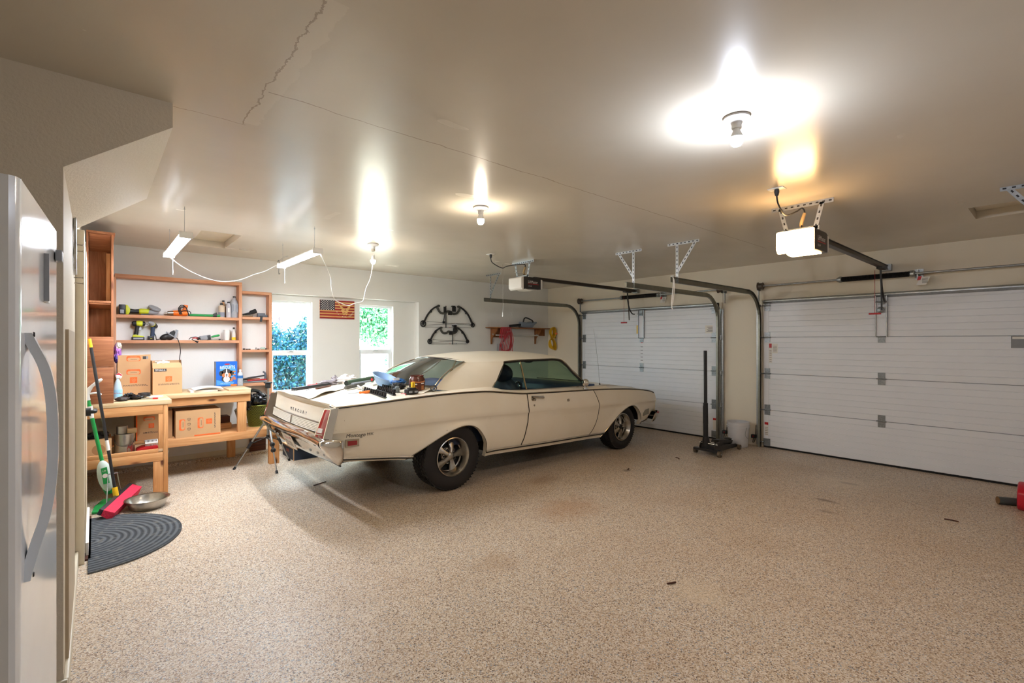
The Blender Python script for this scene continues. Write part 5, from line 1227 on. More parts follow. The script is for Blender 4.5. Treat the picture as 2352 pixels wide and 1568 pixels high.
m = MB(M_green); m.obox(L(.25)+V((0, -.063, 0)), (.022, 0, .004), (0, .002, 0), V((-.01, 0, .075))); m.use(M_paper); m.disc(L(.25)+V((0, -.0655, 0)), (0, -1, 0), .02, 16); m.text('LIB', L(.29)+V((0, -.0655, .008)), (1, 0, .15), (-.15, 0, 1), .02); m.text('MAN', L(.20)+V((0, -.0655, -.005)), (1, 0, .15), (-.15, 0, 1), .02); m.build('label', mp)
m = MB(M_green); m.tube([L(.05), L(.12), L(.32)], [.03, .045, .03], 12); m.prism([(-.02, 5.66), (.06, 5.64), (.16, 5.90), (.15, 6.05), (.06, 6.06), (.0, 5.86)], (0, 0, .004), (1, 0, 0), (0, 1, 0), .022); m.build('mop_head', mp, bevel=.006)
br = T('push_broom', 'red bristled push broom with black handle leaning by the house door', 'broom', (.15, 5.75, 0))
B0, B1 = V((.150, 5.72, .12)), V((-.034, 5.86, 1.565))
m = MB(M_black); m.tube([B0.lerp(B1, .02), B0.lerp(B1, .95)], .0125, 12); m.use(M_yellow); m.tube([B0.lerp(B1, .945), B1], [.013, .012], 12); m.tube([B0.lerp(B1, .0), B0.lerp(B1, .055)], .021, 12); m.use(M_paper); m.tube([B0.lerp(B1, .29), B0.lerp(B1, .355)], .0135, 12); m.build('handle', br)
H0, H1 = V((.035, 5.42, .075)), V((.262, 6.02, .125)); hx_ = (H1-H0)/2; side_ = V((.075, -.03, -.04)).normalized(); up_ = hx_.normalized().cross(side_)
m = MB(M_black); m.obox((H0+H1)/2, hx_, side_*.016, up_*.028); m.build('head_block', br, bevel=.006)
m = MB(mat('red_bristles', 'd8284a', .7, var=.3, sc=120, bump=.5, bsc=400))
m.grid(lambda i, j: H0.lerp(H1, .01+.98*i)+side_*(.014+.085*j)+up_*(.027+.008*j)+V((0, 0, -.012*j)), 40, 3); m.grid(lambda i, j: H0.lerp(H1, .01+.98*i)+side_*(.014+.085*j)-up_*(.024+.006*j), 40, 3); m.grid(lambda i, j: H0.lerp(H1, .01+.98*i)+side_*.099+up_*(-.03+.065*j)+V((0, 0, -.012*j)), 40, 2)
for e in (.01, .99): m.grid(lambda i, j: H0.lerp(H1, e)+side_*(.014+.085*j)+up_*(-.024-.006*j+(.051+.014*j)*i)+V((0, 0, -.012*j*i)), 2, 2)
m.build('bristles', br)
m = MB(M_zinc); q = B0.lerp(B1, .14); m.tube([q+V((-.035, 0, 0)), q+V((.04, 0, .005))], .006, 8)
for e in (.25, .75): m.tube([q+V((-.03 if e < .5 else .035, 0, 0)), H0.lerp(H1, e)+up_*.03], .004, 6)
m.build('brace', br)
m = MB(M_steel); m.lathe([(.0001, 0), (.122, 0), (.132, .006), (.158, .078), (.172, .084), (.174, .088), (.170, .089), (.156, .084), (.128, .012), (.118, .006), (.0001, .006)], (.372, 5.585, .001), UZ, 44); m.thing('dog_bowl', 'stainless steel dog bowl on the floor beside the broom', 'bowl')
def matmat():
    t = NT('ribbed_charcoal_mat'); co = t.coords(); sp = t.n('ShaderNodeSeparateXYZ'); t.l(co, sp.inputs[0])
    x = t.math('DIVIDE', sp.outputs[0], .585); y = t.math('DIVIDE', sp.outputs[1], .63)
    r = t.math('SQRT', t.math('ADD', t.math('MULTIPLY', x, x), t.math('MULTIPLY', y, y)))
    s = t.math('SINE', t.math('MULTIPLY', r, 88)); col = t.ramp(t.math('MULTIPLY_ADD', s, .5, .5), [(.2, lin('3c3f42')), (.8, lin('5d6164'))])
    n1 = t.noise(co, 20, 4); col = t.mix(t.ramp(n1, [(.55, (0, 0, 0, 1)), (.75, (.5, .5, .5, 1))]), col, lin('8d8a80'))
    t.bsdf(col, .9, 0, t.bump(s, .8, .006), spec=.2); return t.m
m = MB(matmat()); P = [(-.034, 4.23)]+[(-.034+.585*math.cos(a), 4.87+.64*math.sin(a)) for a in [(-90+180*k/40)*PI/180 for k in range(1, 40)]]+[(-.034, 5.51)]
m.prism(P, (0, 0, .001), (1, 0, 0), (0, 1, 0), .011); m.thing('door_mat', 'charcoal half-oval door mat with ribbed rings by the house door', 'mat', loc=(-.034, 4.87, .001))
# ================================================================== GARAGE HARDWARE
M_perf = mat('perforated_angle', 'aeb2b3', .4, .9, var=.15, sc=40)
def perf(m, p0, p1, w=.032, t_=.004, up=(0, 0, 1), holes=True):
    """perforated steel strap: bar with dark slots"""
    p0, p1 = V(p0), V(p1); m.use(M_perf); m.bar(p0, p1, w, t_, up)
    if not holes: return
    d = p1-p0; L = d.length; d.normalize(); a = d.cross(V(up))
    if a.length < 1e-4: a = d.cross(V((1, 0, 0)))
    a.normalize(); b = a.cross(d).normalized(); m.use(M_black); n = int(L/.045)
    for k in range(n):
        c = p0+d*(L*(k+.5)/n)
        for s in (-1, 1): m.obox(c+b*(s*(t_/2+.0004)), d*.010, a*.0055, b*.0004)
def track(label, y, out, bracket_dirs):
    """curved door track: vertical rail, bend, horizontal rail, ceiling hanger"""
    r = T('door_track', label, 'door track', (7.33, y, 0), 'steel tracks of the garage doors')
    path = [(7.33, y, 0.0), (7.33, y, 1.86)]
    for k in range(1, 9): a = k/8*PI/2; path.append((7.33-.38*(1-math.cos(a)), y, 1.86+.38*math.sin(a)))
    z = path[-1][2]
    def rail(name, pts, w=.055):
        m = MB(M_track)
        for a, b in zip(pts, pts[1:]):
            a, b = V(a), V(b); d = (b-a).normalized(); n = d.cross(V((0, 1, 0))).normalized()
            e = d*.003
            m.obox((a+b)/2+V((0, out*.0, 0)), (b-a)/2+e, V((0, .0018, 0)), n*w/2)
            for s in (-1, 1): m.obox((a+b)/2+n*(s*w/2)+V((0, -out*.014, 0)), (b-a)/2+e, V((0, .014, 0)), n*.002)
        return m.build(name, r)
    rail('vertical_rail', path[:2]); rail('curve_rail', path[1:], .05); rail('horizontal_rail', [(path[-1][0]+.02, y, z), (4.93, y, z)], .06)
    m = MB(M_perf)
    for zz in (.12, .55, 1.05, 1.6): m.obox((7.385, y+out*.012, zz), (.034, 0, 0), (0, .018, 0), (0, 0, .035))
    m.box(7.38, 7.386, y+min(0, out*.05), y+max(0, out*.05), .02, 2.05); m.build('wall_bracket', r)
    m = MB(); dr = bracket_dirs; x = 5.07
    perf(m, (x, y, z-.03), (x, y, ZC-.03), .034, .004, (1, 0, 0)); perf(m, (x, y-.12 if dr > 0 else y-.27, ZC-.012), (x, y+.27 if dr > 0 else y+.12, ZC-.012), .034, .004, (1, 0, 0)); perf(m, (x+.004, y+.0, z+.10), (x+.004, y+dr*.22, ZC-.02), .034, .004, (1, 0, 0))
    m.build('ceiling_hanger', r)
    return r
track('steel track left of the left garage door', 6.375, 1, -1)
track('steel track right of the left garage door, hanger leaning away', 3.515, -1, 1)
track('steel track left of the right garage door, white rope tied to it', 2.92, 1, -1)
track('steel track right of the right garage door, only its hanger end in view', .035, -1, 1)
m = MB(M_perf); m.use(M_white); m.tube(spl([(4.95, 2.90, 2.29), (4.945, 2.895, 2.2), (4.94, 2.905, 2.05), (4.945, 2.915, 1.96), (4.95, 2.90, 2.0), (4.955, 2.89, 2.12), (4.95, 2.89, 2.24), (4.955, 2.93, 2.29)], 6), .006, 6); m.tube(spl([(4.945, 2.905, 1.98), (4.94, 2.91, 1.93), (4.945, 2.90, 1.90)], 4), .006, 6)
m.thing('rope', 'white rope looped over the end of the door track', 'rope')

# torsion shafts and springs
M_spring = mat('black_spring', '1d1c1b', .45, .4)
for k, (ya, yb, s0, s1, lb) in enumerate(((6.36, 3.43, 5.32, 4.56, 'torsion spring and shaft above the left garage door'), (2.93, .0, 1.90, 1.17, 'torsion spring and shaft above the right garage door'))):
    r = T('torsion_spring', lb, 'torsion spring', (7.30, (ya+yb)/2, 2.34), 'springs above the garage doors'); z = 2.342; x = 7.30
    m = MB(M_zinc); m.cyl((x, ya, z), (x, yb, z), .0125, n=12); m.build('shaft', r)
    m = MB(M_spring); n = 60
    m.cyl((x, s0, z), (x, s1, z), .026, n=14)
    m.tube([(x+.029*math.cos(q*PI/5), s0+(s1-s0)*q/(10*n), z+.029*math.sin(q*PI/5)) for q in range(10*n+1)], .0058, 5); m.build('coil', r)
    m = MB(M_zinc)
    for yy in (s0, s1): m.lathe([(.026, -.03), (.04, -.02), (.04, .0), (.03, .02), (.026, .03)], (x, yy, z), (0, 1, 0), 18)
    for a in range(3): m.cyl((x+.035*math.cos(a*2), s1-.025, z+.035*math.sin(a*2)), (x+.035*math.cos(a*2), s1+.02, z+.035*math.sin(a*2)), .006, n=6)
    m.build('spring_cone', r)
    m = MB(M_zinc); m.obox((7.355, s1-.05, z), (.06, 0, 0), (0, .004, 0), (0, 0, .045)); m.obox((7.413, s1-.05, z), (.004, 0, 0), (0, .04, 0), (0, 0, .06)); m.build('centre_bracket', r)
    m = MB(mat('cast_drum', '6a6159', .5, .7))
    for yy, s in ((ya-.05, 1), (yb+.05, -1)): m.lathe([(.05, -.035), (.052, -.03), (.045, -.02), (.045, .02), (.058, .03), (.058, .036), (.03, .04)], (x, yy, z), (0, s, 0), 22)
    m.build('cable_drum', r)
    m = MB(M_perf)
    for yy in (ya-.0, yb+.0): m.obox((7.355, yy, z), (.062, 0, 0), (0, .003, 0), (0, 0, .055)); m.obox((7.36, yy, z-.11), (.02, 0, 0), (0, .003, 0), (0, 0, .1))
    m.build('end_bearing', r)
    m = MB(M_paper); c = V((x-.01, s1-.05, z-.06)); m.obox(c+V((0, -.055, -.035)), (0, .045, .0), (.002, .0, 0), (0, -.02, .045)); m.use(M_red); m.obox(c+V((-.0025, -.02, -.0)), (0, .016, 0), (.001, 0, 0), (0, -.006, .022)); m.use(M_ink)
    for q in range(5): m.obox(c+V((-.0028, -.07, -.005-.013*q)), (0, .026, 0), (.001, 0, 0), (0, 0, .002))
    m.build('warning_tag', r)
    m = MB(M_dark)
    for yy in (ya-.02, yb+.02): m = MB(M_dark); m.tube([(x+.03, yy, z-.05), (7.37, yy, .1)], .0018, 4); m.build('lift_cable', r)

# openers
M_ob = mat('opener_white', 'e6e3dc', .35, var=.02); M_od = mat('opener_black', '2e2b29', .4)
def opener(label, x, y, lit, lens_m):
    r = T('garage_opener', label, 'garage door opener', (x, y, 2.28), 'garage door openers on the ceiling'); z0, z1 = 2.275, 2.455
    # motor case
    m = MB(M_od); m.prism([(0, .02), (.34, .02), (.34, .17), (.30, .185), (.02, .185), (0, .17)], (x-.02, y+.13, z0-.01), (1, 0, 0), (0, 0, 1), .26); m.build('motor_case', r, bevel=.006)
    m = MB(lens_m)
    m.prism([(-.05, .03), (-.025, .005), (.0, .0), (.0, .185), (-.035, .18), (-.05, .165)], (x-.02, y+.135, z0-.012), (1, 0, 0), (0, 0, 1), .27); m.build('light_lens', r, bevel=.008)
    m = MB(lens_m if lit else M_ob); m.prism([(.04, .021), (.27, .021), (.25, .012), (.2, .004), (.1, .004)], (x, y+.10, z0-.014), (1, 0, 0), (0, 0, 1), .2); m.build('lower_lens', r)
    m = MB(M_ob); m.prism([(.325, .02), (.37, .03), (.37, .16), (.325, .17)], (x-.02, y+.13, z0-.01), (1, 0, 0), (0, 0, 1), .26); m.build('end_cover', r, bevel=.006)
    yf = y-.1305; m = MB(M_ob); m.text('LiftMaster', (x+.16, yf, z0+.105), UX, UZ, .055, .85); m.text('1/2 HP', (x+.10, yf, z0+.045), UX, UZ, .026); m.use(M_red); m.box(x+.06, x+.27, yf-.0005, yf+.001, z0+.073, z0+.079); m.build('lettering', r)
    # rail, trolley, arm
    m = MB(mat('dark_rail', '4c4640', .4, .8))
    a, b = V((x+.30, y, 2.455)), V((7.36, y+.0, 2.45))
    m.obox((a+b)/2, (b-a)/2, (0, .016, 0), (0, 0, .022)); m.obox((a+b)/2+V((0, 0, -.022)), (b-a)/2, (0, .026, 0), (0, 0, .003)); m.obox((a+b)/2+V((0, 0, .022)), (b-a)/2, (0, .024, 0), (0, 0, .003)); m.build('rail', r)
    m = MB(M_od); m.box(7.02, 7.20, y-.03, y+.03, 2.405, 2.43); m.use(M_zinc); m.box(7.34, 7.41, y-.05, y+.05, 2.41, 2.49); m.build('trolley', r)
    m = MB(M_od); m.tube(spl([(7.13, y+.01, 2.40), (7.14, y+.005, 2.25), (7.18, y, 2.12), (7.26, y, 2.04), (7.33, y, 2.03)], 6), .011, 8); m.tube([(7.14, y+.012, 2.40), (7.17, y+.012, 2.2), (7.19, y+.012, 1.92)], .009, 8); m.build('door_arm', r)
    m = MB(mat('red_cord', 'a3262b', .6)); m.tube([(7.10, y+.06, 2.40), (7.10, y+.06, 1.885)], .003, 5); m.use(M_red); m.box(7.09, 7.11, y+.0, y+.12, 1.865, 1.885); m.build('release_handle', r, bevel=.002)
    # hangers, power cord
    m = MB(); xs_ = x+.07
    perf(m, (xs_, y+.22, ZC-.018), (xs_, y-.24, ZC-.018), .036, .004, (1, 0, 0))
    perf(m, (xs_, y+.15, ZC-.02), (xs_, y+.10, 2.455), .034, .004, (1, 0, 0)); perf(m, (xs_, y-.16, ZC-.02), (xs_, y-.11, 2.455), .034, .004, (1, 0, 0)); perf(m, (xs_, y-.14, 2.462), (xs_, y+.14, 2.462), .034, .004, (1, 0, 0), False)
    m.build('ceiling_bracket', r)
    return r
opener('garage opener with its lamp lit, right of the bare bulb', 4.33, 1.425, True, emit('warm_lens', 'ffcb88', OPEN_E))
opener('unlit white and black garage opener above the car hood', 4.53, 5.06, False, M_ob)
for k, (x, y, x2, y2, lb) in enumerate(((3.84, 1.40, 4.40, 1.40, 'white ceiling outlet feeding the lit garage opener'), (3.90, 4.90, 4.6, 5.03, 'white ceiling outlet feeding the unlit garage opener'))):
    m = MB(M_white); m.box(x-.035, x+.035, y-.055, y+.055, ZC-.006, ZC); m.thing('ceiling_outlet', lb, 'outlet', bevel=.002)
    m = MB(M_black); m.lathe([(.016, 0), (.018, -.02), (.012, -.045), (.006, -.05)], (x, y, ZC-.006), UZ, 12); m.tube(spl([(x, y, ZC-.05), (x+.03, y, ZC-.11), (x+.2, y+.01, ZC-.16), (x+.4, y2, ZC-.10), (x2, y2+.01, ZC-.04), (x2+.03, y2, ZC-.08), (x2+.02, y2+.02, 2.50), (x2+.05, y2+.02, 2.47)], 6), .006, 6)
    m.use(mat('tan_tape', 'b79a6b', .7)); m.tube(spl([(x2+.03, y2, ZC-.08), (x2+.02, y2+.02, 2.52), (x2+.06, y2+.03, 2.485)], 4), .014, 8)
    m.thing('opener_cord', ('dark power cord looping to the lit garage opener', 'dark power cord looping to the unlit garage opener')[k], 'cord')
m = MB(M_dchrome); m.tube([(4.55, 5.43, 2.68), (4.55, 5.43, 1.97)], .002, 5); m.use(M_white); m.cyl((4.55, 5.43, 1.97), (4.55, 5.43, 1.905), .007, .009, 10); m.thing('pull_cord', 'hanging pull string with white tip left of the unlit opener', 'pull cord')

# door sensors and pipework at the door foot
for y, lb in ((3.42, 'black safety sensor at the foot of the left garage door track'), (2.99, 'black safety sensor between the bucket and the right door')):
    m = MB(M_black); m.box(7.31, 7.36, y-.03, y+.03, .12, .17); m.use(M_perf); m.box(7.36, 7.417, y-.02, y+.02, .14, .15); m.use(M_dark); m.tube(spl([(7.33, y, .12), (7.35, y+.02, .05), (7.40, y+.01, .08), (7.415, y, .3)], 5), .004, 5); m.use(M_lens); m.disc((7.30995, y, .145), (-1, 0, 0), .012, 12); m.thing('door_sensor', lb, 'sensor')

# bucket
bk = T('bucket', 'white plastic bucket between the two garage doors', 'bucket', (7.16, 3.14, 0)); c = (7.16, 3.14, 0.0)
m = MB(mat('translucent_white_plastic', 'd9d9da', .35, var=.04)); m.lathe([(.0001, .002), (.128, .002), (.132, .008), (.146, .27), (.153, .272), (.153, .285), (.148, .287), (.148, .30), (.156, .302), (.156, .318), (.149, .32), (.150, .352), (.155, .356), (.155, .364), (.144, .364), (.128, .02), (.0001, .02)], c, UZ, 40); m.build('pail', bk)
m = MB(M_zinc); m.tube(spl([(7.06, 3.02, .29), (7.0, 2.99, .24), (6.985, 3.0, .17), (7.03, 3.12, .10), (7.05, 3.2, .12)] if False else [(7.10, 2.99, .295), (7.05, 2.985, .25), (7.04, 2.985, .19), (7.10, 2.975, .14)], 5), .003, 6); m.build('wire_handle', bk)

# floor jack
jk = T('floor_jack', 'black trolley jack with upright handle in front of the bucket', 'jack', (6.6, 3.17, 0))
M_jk = mat('black_jack_paint', '211f1e', .35, var=.3, sc=25)
m = MB(M_jk)
for s in (-1, 1): m.prism([(6.27, .05), (6.45, .045), (6.95, .035), (6.97, .06), (6.9, .085), (6.55, .12), (6.42, .17), (6.30, .17), (6.25, .11)], (0, 3.165+s*.10+.006, 0), UX, UZ, .012)
m.box(6.28, 6.45, 3.075, 3.255, .05, .13); m.cyl((6.92, 3.05, .06), (6.92, 3.28, .06), .012, n=10); m.build('frame', jk)
m = MB(M_jk); m.prism([(6.45, .10), (6.9, .085), (6.93, .12), (6.88, .135), (6.5, .18)], (0, 3.215, 0), UX, UZ, .10); m.lathe([(.05, 0), (.055, .012), (.04, .02)], (6.88, 3.165, .135), UZ, 18); m.build('lift_arm', jk)
m = MB(M_dchrome); m.cyl((6.33, 3.165, .14), (6.52, 3.165, .12), .03, n=14); m.cyl((6.30, 3.04, .15), (6.30, 3.29, .15), .012, n=10); m.build('hydraulic_unit', jk)
for x, y in ((6.30, 3.345), (6.25, 2.985), (6.94, 3.30), (6.94, 3.03)):
    m = MB(mat('cast_wheel', '6a5b48', .6)); r_ = .042 if x < 6.5 else .035; m.lathe([(r_*.5, -.02), (r_, -.018), (r_, .018), (r_*.5, .02)], (x, y, r_), (0, 1, 0), 20); m.use(M_zinc); m.cyl((x, y-.026, r_), (x, y+.026, r_), .009, n=8); m.build('caster', jk)
m = MB(M_jk); m.box(6.24, 6.31, 2.98, 3.35, .055, .085); m.build('rear_axle', jk)
m = MB(M_black); m.cyl((6.31, 3.205, .15), (6.30, 3.205, .66), .032, n=14); m.cyl((6.305, 3.205, .42), (6.30, 3.203, .70), .034, .03, 14); m.cyl((6.30, 3.203, .66), (6.285, 3.20, 1.415), .022, n=14); m.use(M_jk); m.cyl((6.32, 3.205, .12), (6.31, 3.205, .24), .055, .04, 14); m.build('handle', jk)

# fuel can and pipe at the right edge
fc = T('fuel_can', 'red plastic fuel can at the right edge of the floor', 'fuel can', (6.38, .12, 0))
m = MB(mat('red_can_plastic', 'c4142c', .35, var=.05)); m.prism([(.0, .05), (.05, 0), (.25, 0), (.28, .03), (.28, .2), (.20, .24), (.08, .22), (0, .17)], (6.31, .272, 0), UX, UZ, .36); m.build('can_body', fc, bevel=.02)
m = MB(M_dark); m.tube(spl([(6.36, .17, .24), (6.36, .17, .30), (6.40, .12, .31)], 4), .02, 8); m.build('spout', fc)
m = MB(mat('grey_pipe', '47504e', .5)); m.cyl((6.46, .40, .036), (6.72, -.12, .036), .035, n=20); m.use(mat('brown_pipe_end', '7a5b3a', .7)); m.lathe([(.0355, 0), (.036, .004), (.028, .005)], (6.46, .40, .036), (-.45, .9, 0), 18); m.thing('pipe_offcut', 'short grey pipe lying behind the red fuel can', 'pipe')
m = MB(mat('teal_strap', '3f5f58', .5)); m.tube(spl([(6.50, .24, .01), (6.52, .25, .09), (6.56, .24, .10), (6.62, .2, .09), (6.64, .19, .02)], 5), .012, 8); m.thing('hoop_handle', 'grey green hoop behind the red fuel can and pipe', 'hoop')

# floor litter
for x, y, a, l, lb in ((1.83, 5.26, .3, .09, 'dark stick on the floor under the car bumper'), (2.76, 1.63, -.6, .035, 'small brown twig alone on the near floor'), (5.79, 3.32, .9, .05, 'dark twig on the floor before the floor jack'), (4.85, 3.43, .2, .03, 'dark scrap on the floor beside the front wheel'), (5.55, .62, 1.5, .05, 'thin brown twig near the red fuel can')):
    m = MB(DARKW); d = V((math.cos(a), math.sin(a), 0)); p = V((x, y, .006)); m.tube(spl([p-d*l*.8, p+V((0, 0, .002)), p+d*l+V((-d.y*.012, d.x*.012, 0))], 3), .0055, 6); m.thing('twig', lb, 'twig', 'twigs and scraps on the floor')

# ================================================================== ON THE WINDOW WALL
# flag sign
yf = YR-.022; x0, x1, z0, z1 = 2.60, 3.14, 1.895, 2.18
fs = T('wooden_flag', 'wooden flag sign with wings hung between the two windows', 'wall sign', ((x0+x1)/2, YR, z0))
M_fr = wood('flag_red', 'b3262c', '8d1c22', 0, .45, False); M_fw = wood('flag_tan', 'ecc489', 'd49a5c', 0, .45, False); M_fb = mat('flag_navy', '2a2a3c', .5); M_star = mat('flag_star', 'efe9dc', .5); M_gold = mat('flag_gold', 'e8bd78', .45)
m = MB(M_fr); h = (z1-z0)/13
for k in range(13):
    m.use(M_fr if k % 2 == 0 else M_fw); m.box(x0, x1, yf, YR-.001, z1-h*(k+1)+.0006, z1-h*k)
m.build('stripe_board', fs)
m = MB(M_fb); m.box(x0, x0+.225, yf-.002, yf+.001, z1-h*7, z1); m.use(M_star)
for r_ in range(9):
    for c_ in range(6 if r_ % 2 == 0 else 5):
        cx = x0+.018+c_*.0375+(.0188 if r_ % 2 else 0); cz = z1-.010-r_*.0166; P = []
        for q in range(10): rr = .0095 if q % 2 == 0 else .0045; P.append((cx+rr*math.sin(q*PI/5), yf-.0026, cz+rr*math.cos(q*PI/5)))
        m.add(P, [tuple(range(10))])
m.build('star_field', fs)
m = MB(M_gold); cx, cz = x0+.385, z1-.14; yq = yf-.004
for s in (-1, 1):
    for k in range(4):
        a0 = (cx+s*(.006+.004*k), cz-.004*k); a1 = (cx+s*(.115-.016*k), cz+.105-.028*k)
        m.bar((a0[0], yq, a0[1]-.006*k), (a1[0], yq, a1[1]), .006, .017-.001*k, (0, -1, 0))
    m.obox((cx+s*.028, yq, cz-.028), (.016, 0, .004), (0, .003, 0), (0, 0, .010)); m.obox((cx+s*.05, yq, cz-.018), (.012, 0, -.004), (0, .003, 0), (0, 0, .008))
for q in range(10): pass
for dx, dz in ((0, -.028), (-.03, -.046), (.03, -.046), (-.018, -.075), (.018, -.075)): m.obox((cx+dx, yq, cz+dz), (.010, 0, 0), (0, .003, 0), (0, 0, .009))
m.disc((cx, yq-.003, cz-.05), (0, -1, 0), .012, 14)
for k, ch in enumerate('U.S. AIR FORCE'):
    m.use(M_star); a = math.radians(-165+150*k/13); m.text(ch, (cx+.135*math.cos(a), yq-.003, cz-.01+.105*math.sin(a)), (-math.sin(a), 0, math.cos(a)), (-math.cos(a), 0, -math.sin(a)), .03)
m.build('wing_emblem', fs)

# compound bows
M_bow = mat('dark_camo', '4b4a44', .5, var=.45, sc=60); M_str = mat('bow_string', '3a3634', .6)
def bow(label, cx, cz, s, accessories):
    y = YB-.021; r = T('compound_bow', label, 'bow', (cx, YB-.01, cz), 'compound bows hung on the wall')
    def Q(x, z): return V((cx+x*s, y, cz+z*s))
    m = MB(M_bow); m.tube(spl([Q(-.22, .10), Q(-.245, .06), Q(-.18, -.03), Q(-.08, -.035), Q(-.03, .0), Q(.03, -.005), Q(.09, -.04), Q(.18, -.02), Q(.235, .06), Q(.21, .10)], 6), [.018]*6+[.02]*42+[.018]*7, 8)
    m.ell(Q(-.22, .09), .035*s, .02, .022*s, 10, 6); m.ell(Q(.21, .095), .035*s, .02, .022*s, 10, 6); m.build('riser', r)
    for e in (-1, 1):
        m = MB(M_black); pts = spl([Q(e*.215, .10), Q(e*.33, .04), Q(e*.44, -.07), Q(e*.535, -.235)], 5)
        for a, b in zip(pts, pts[1:]): m.obox((a+b)/2, (b-a)*.52, V((0, .017, 0)), (b-a).cross(V((0, 1, 0))).normalized()*.010)
        m.ell(Q(e*.38, -.01), .022, .02, .03, 10, 6); m.build('limb', r)
        m = MB(M_black); rr = .052*s if e < 0 else .038*s; c_ = Q(e*.535, -.235); m.tube([c_+V((rr*math.cos(q*PI/10), 0, rr*math.sin(q*PI/10))) for q in range(20)], .009, 6, closed=True)
        for q in range(3): m.bar(c_+V((rr*math.cos(q*PI/3), 0, rr*math.sin(q*PI/3))), c_-V((rr*math.cos(q*PI/3), 0, rr*math.sin(q*PI/3))), .008, .012, (0, 1, 0))
        m.build('cam', r)
    m = MB(M_str); m.tube([Q(-.50, -.29), Q(.50, -.29)], .003, 5); m.tube([Q(-.46, -.19), Q(.53, -.24)], .0025, 5); m.tube([Q(-.50, -.26), Q(.46, -.20)], .0025, 5); m.use(M_red); m.ell(Q(.02, -.29), .01, .006, .006, 8, 5); m.use(M_black); m.ell(Q(.20, -.29), .008, .006, .008, 8, 5); m.build('string', r)
    m = MB(M_black)
    for a in accessories:
        if a[0] == 'b': m.obox(Q(a[1], a[2])+V((0, -.012, 0)), V((a[3]*s, 0, 0)), V((0, .018, 0)), V((0, 0, a[4]*s)))
        else: m.tube([Q(a[1], a[2]), Q(a[3], a[4])], .008, 6)
    m.build('sight_and_rest', r); return r
bow('upper of two dark compound bows on the window wall', 4.85, 2.085, 1.0, [('b', .015, -.03, .03, .035), ('b', .10, .045, .03, .045), ('b', .085, .095, .035, .012), ('r', -.09, -.05, -.12, -.22), ('r', -.065, .1, -.065, -.30), ('b', -.12, -.2, .014, .02), ('b', -.10, .03, .012, .05)])
bow('lower of two dark compound bows on the window wall', 4.855, 1.72, .76, [('b', .04, -.03, .038, .045), ('b', .16, .11, .03, .05), ('b', .15, .03, .035, .05), ('r', .10, -.03, .10, -.31), ('b', .12, .14, .04, .012)])

# coat rack shelf, cords, saw
rk = T('wall_rack', 'wooden shelf rack on brackets in the far corner of the window wall', 'rack', (6.5, 7.2, 1.49))
m = MB(wood('rack_wood_x', 'a8703f', '8a5630', 0, .5, False)); m.box(5.70, 7.30, 7.13, 7.328, 1.80, 1.82); m.build('shelf_board', rk, bevel=.003)
RKZ = wood('rack_wood_z', 'a8703f', '8a5630', 2, .5, False)
for x in (5.84, 7.02):
    m = MB(RKZ); m.prism([(7.328, 1.80), (7.13, 1.80), (7.15, 1.74), (7.29, 1.60), (7.30, 1.49), (7.328, 1.49)], (x-.012, 0, 0), (0, 1, 0), (0, 0, 1), .024); m.use(M_zinc); m.lathe([(.018, 0), (.014, .006)], (x-.013, 7.25, 1.68), (-1, 0, 0), 12); m.build('bracket', rk)
for a_ in ((5.853, 6.24, 7.31, 7.328, 1.62, 1.80), (7.033, 7.3, 7.31, 7.328, 1.66, 1.80)): m = MB(RKZ); m.box(*a_); m.build('back_board', rk)
m = MB(mat('pale_rod', 'cfcdc6', .4)); m.cyl((5.86, 7.2, 1.665), (7.0, 7.2, 1.665), .013, n=12); m.build('hanging_rod', rk)
m = MB(mat('red_hose', 'b5303a', .5))
for k in range(9):
    x = 5.90+.028*k; z = 1.38-.02*(k % 3)
    m.tube(spl([(x+.02, 7.16, 1.60), (x+.015, 7.118, 1.77), (x+.03, 7.105, 1.815), (x+.05, 7.11, 1.76), (x+.02+.01*k, 7.105, 1.58), (x-.02+.012*k, 7.11, 1.42), (x+.0+.012*k, 7.12, z-.05)], 5), .0075, 6)
for k in range(4): m.tube(spl([(6.10+.02*k, 7.14, 1.70), (6.13+.015*k, 7.12, 1.72), (6.16+.012*k, 7.12, 1.6), (6.14+.015*k, 7.12, 1.42), (6.04, 7.12, 1.36-.01*k), (5.94, 7.125, 1.40), (5.90+.01*k, 7.13, 1.5)], 5), .0075, 6)
m.thing('extension_cord', 'red extension cord looped over the wall rack', 'cord')
m = MB(M_grey); m.box(5.99, 6.09, 7.255, 7.329, 1.33, 1.50); m.use(M_zinc); m.box(6.0, 6.08, 7.252, 7.256, 1.36, 1.47); m.use(M_black); m.obox((6.12, 7.25, 1.58), (.012, 0, 0), (0, .01, 0), (.02, 0, .05)); m.thing('grey_gadget', 'small grey box behind the looped red cord', 'gadget')
m = MB(M_paper); m.obox((6.24, 7.11, 1.60), (.03, 0, -.02), (0, .001, 0), (.02, 0, .035)); m.thing('paper_tag', 'white paper tag hanging beside the red cord', 'tag')
m = MB(mat('yellow_cord', 'd9a91a', .5))
for k in range(7):
    y = 7.12-.012*k
    c_ = (7.33, y, 1.735); m.tube([(c_[0]-.02+(.055+.003*k)*math.cos(q*PI/9), y, c_[2]+(.085+.004*k)*math.sin(q*PI/9)) for q in range(18)], .008, 6, closed=True)
    m.tube([(7.30+(.07+.003*k)*math.cos(q*PI/9+.1*k), y, 1.49+(.095+.006*k)*math.sin(q*PI/9)) for q in range(18)], .008, 6, closed=True)
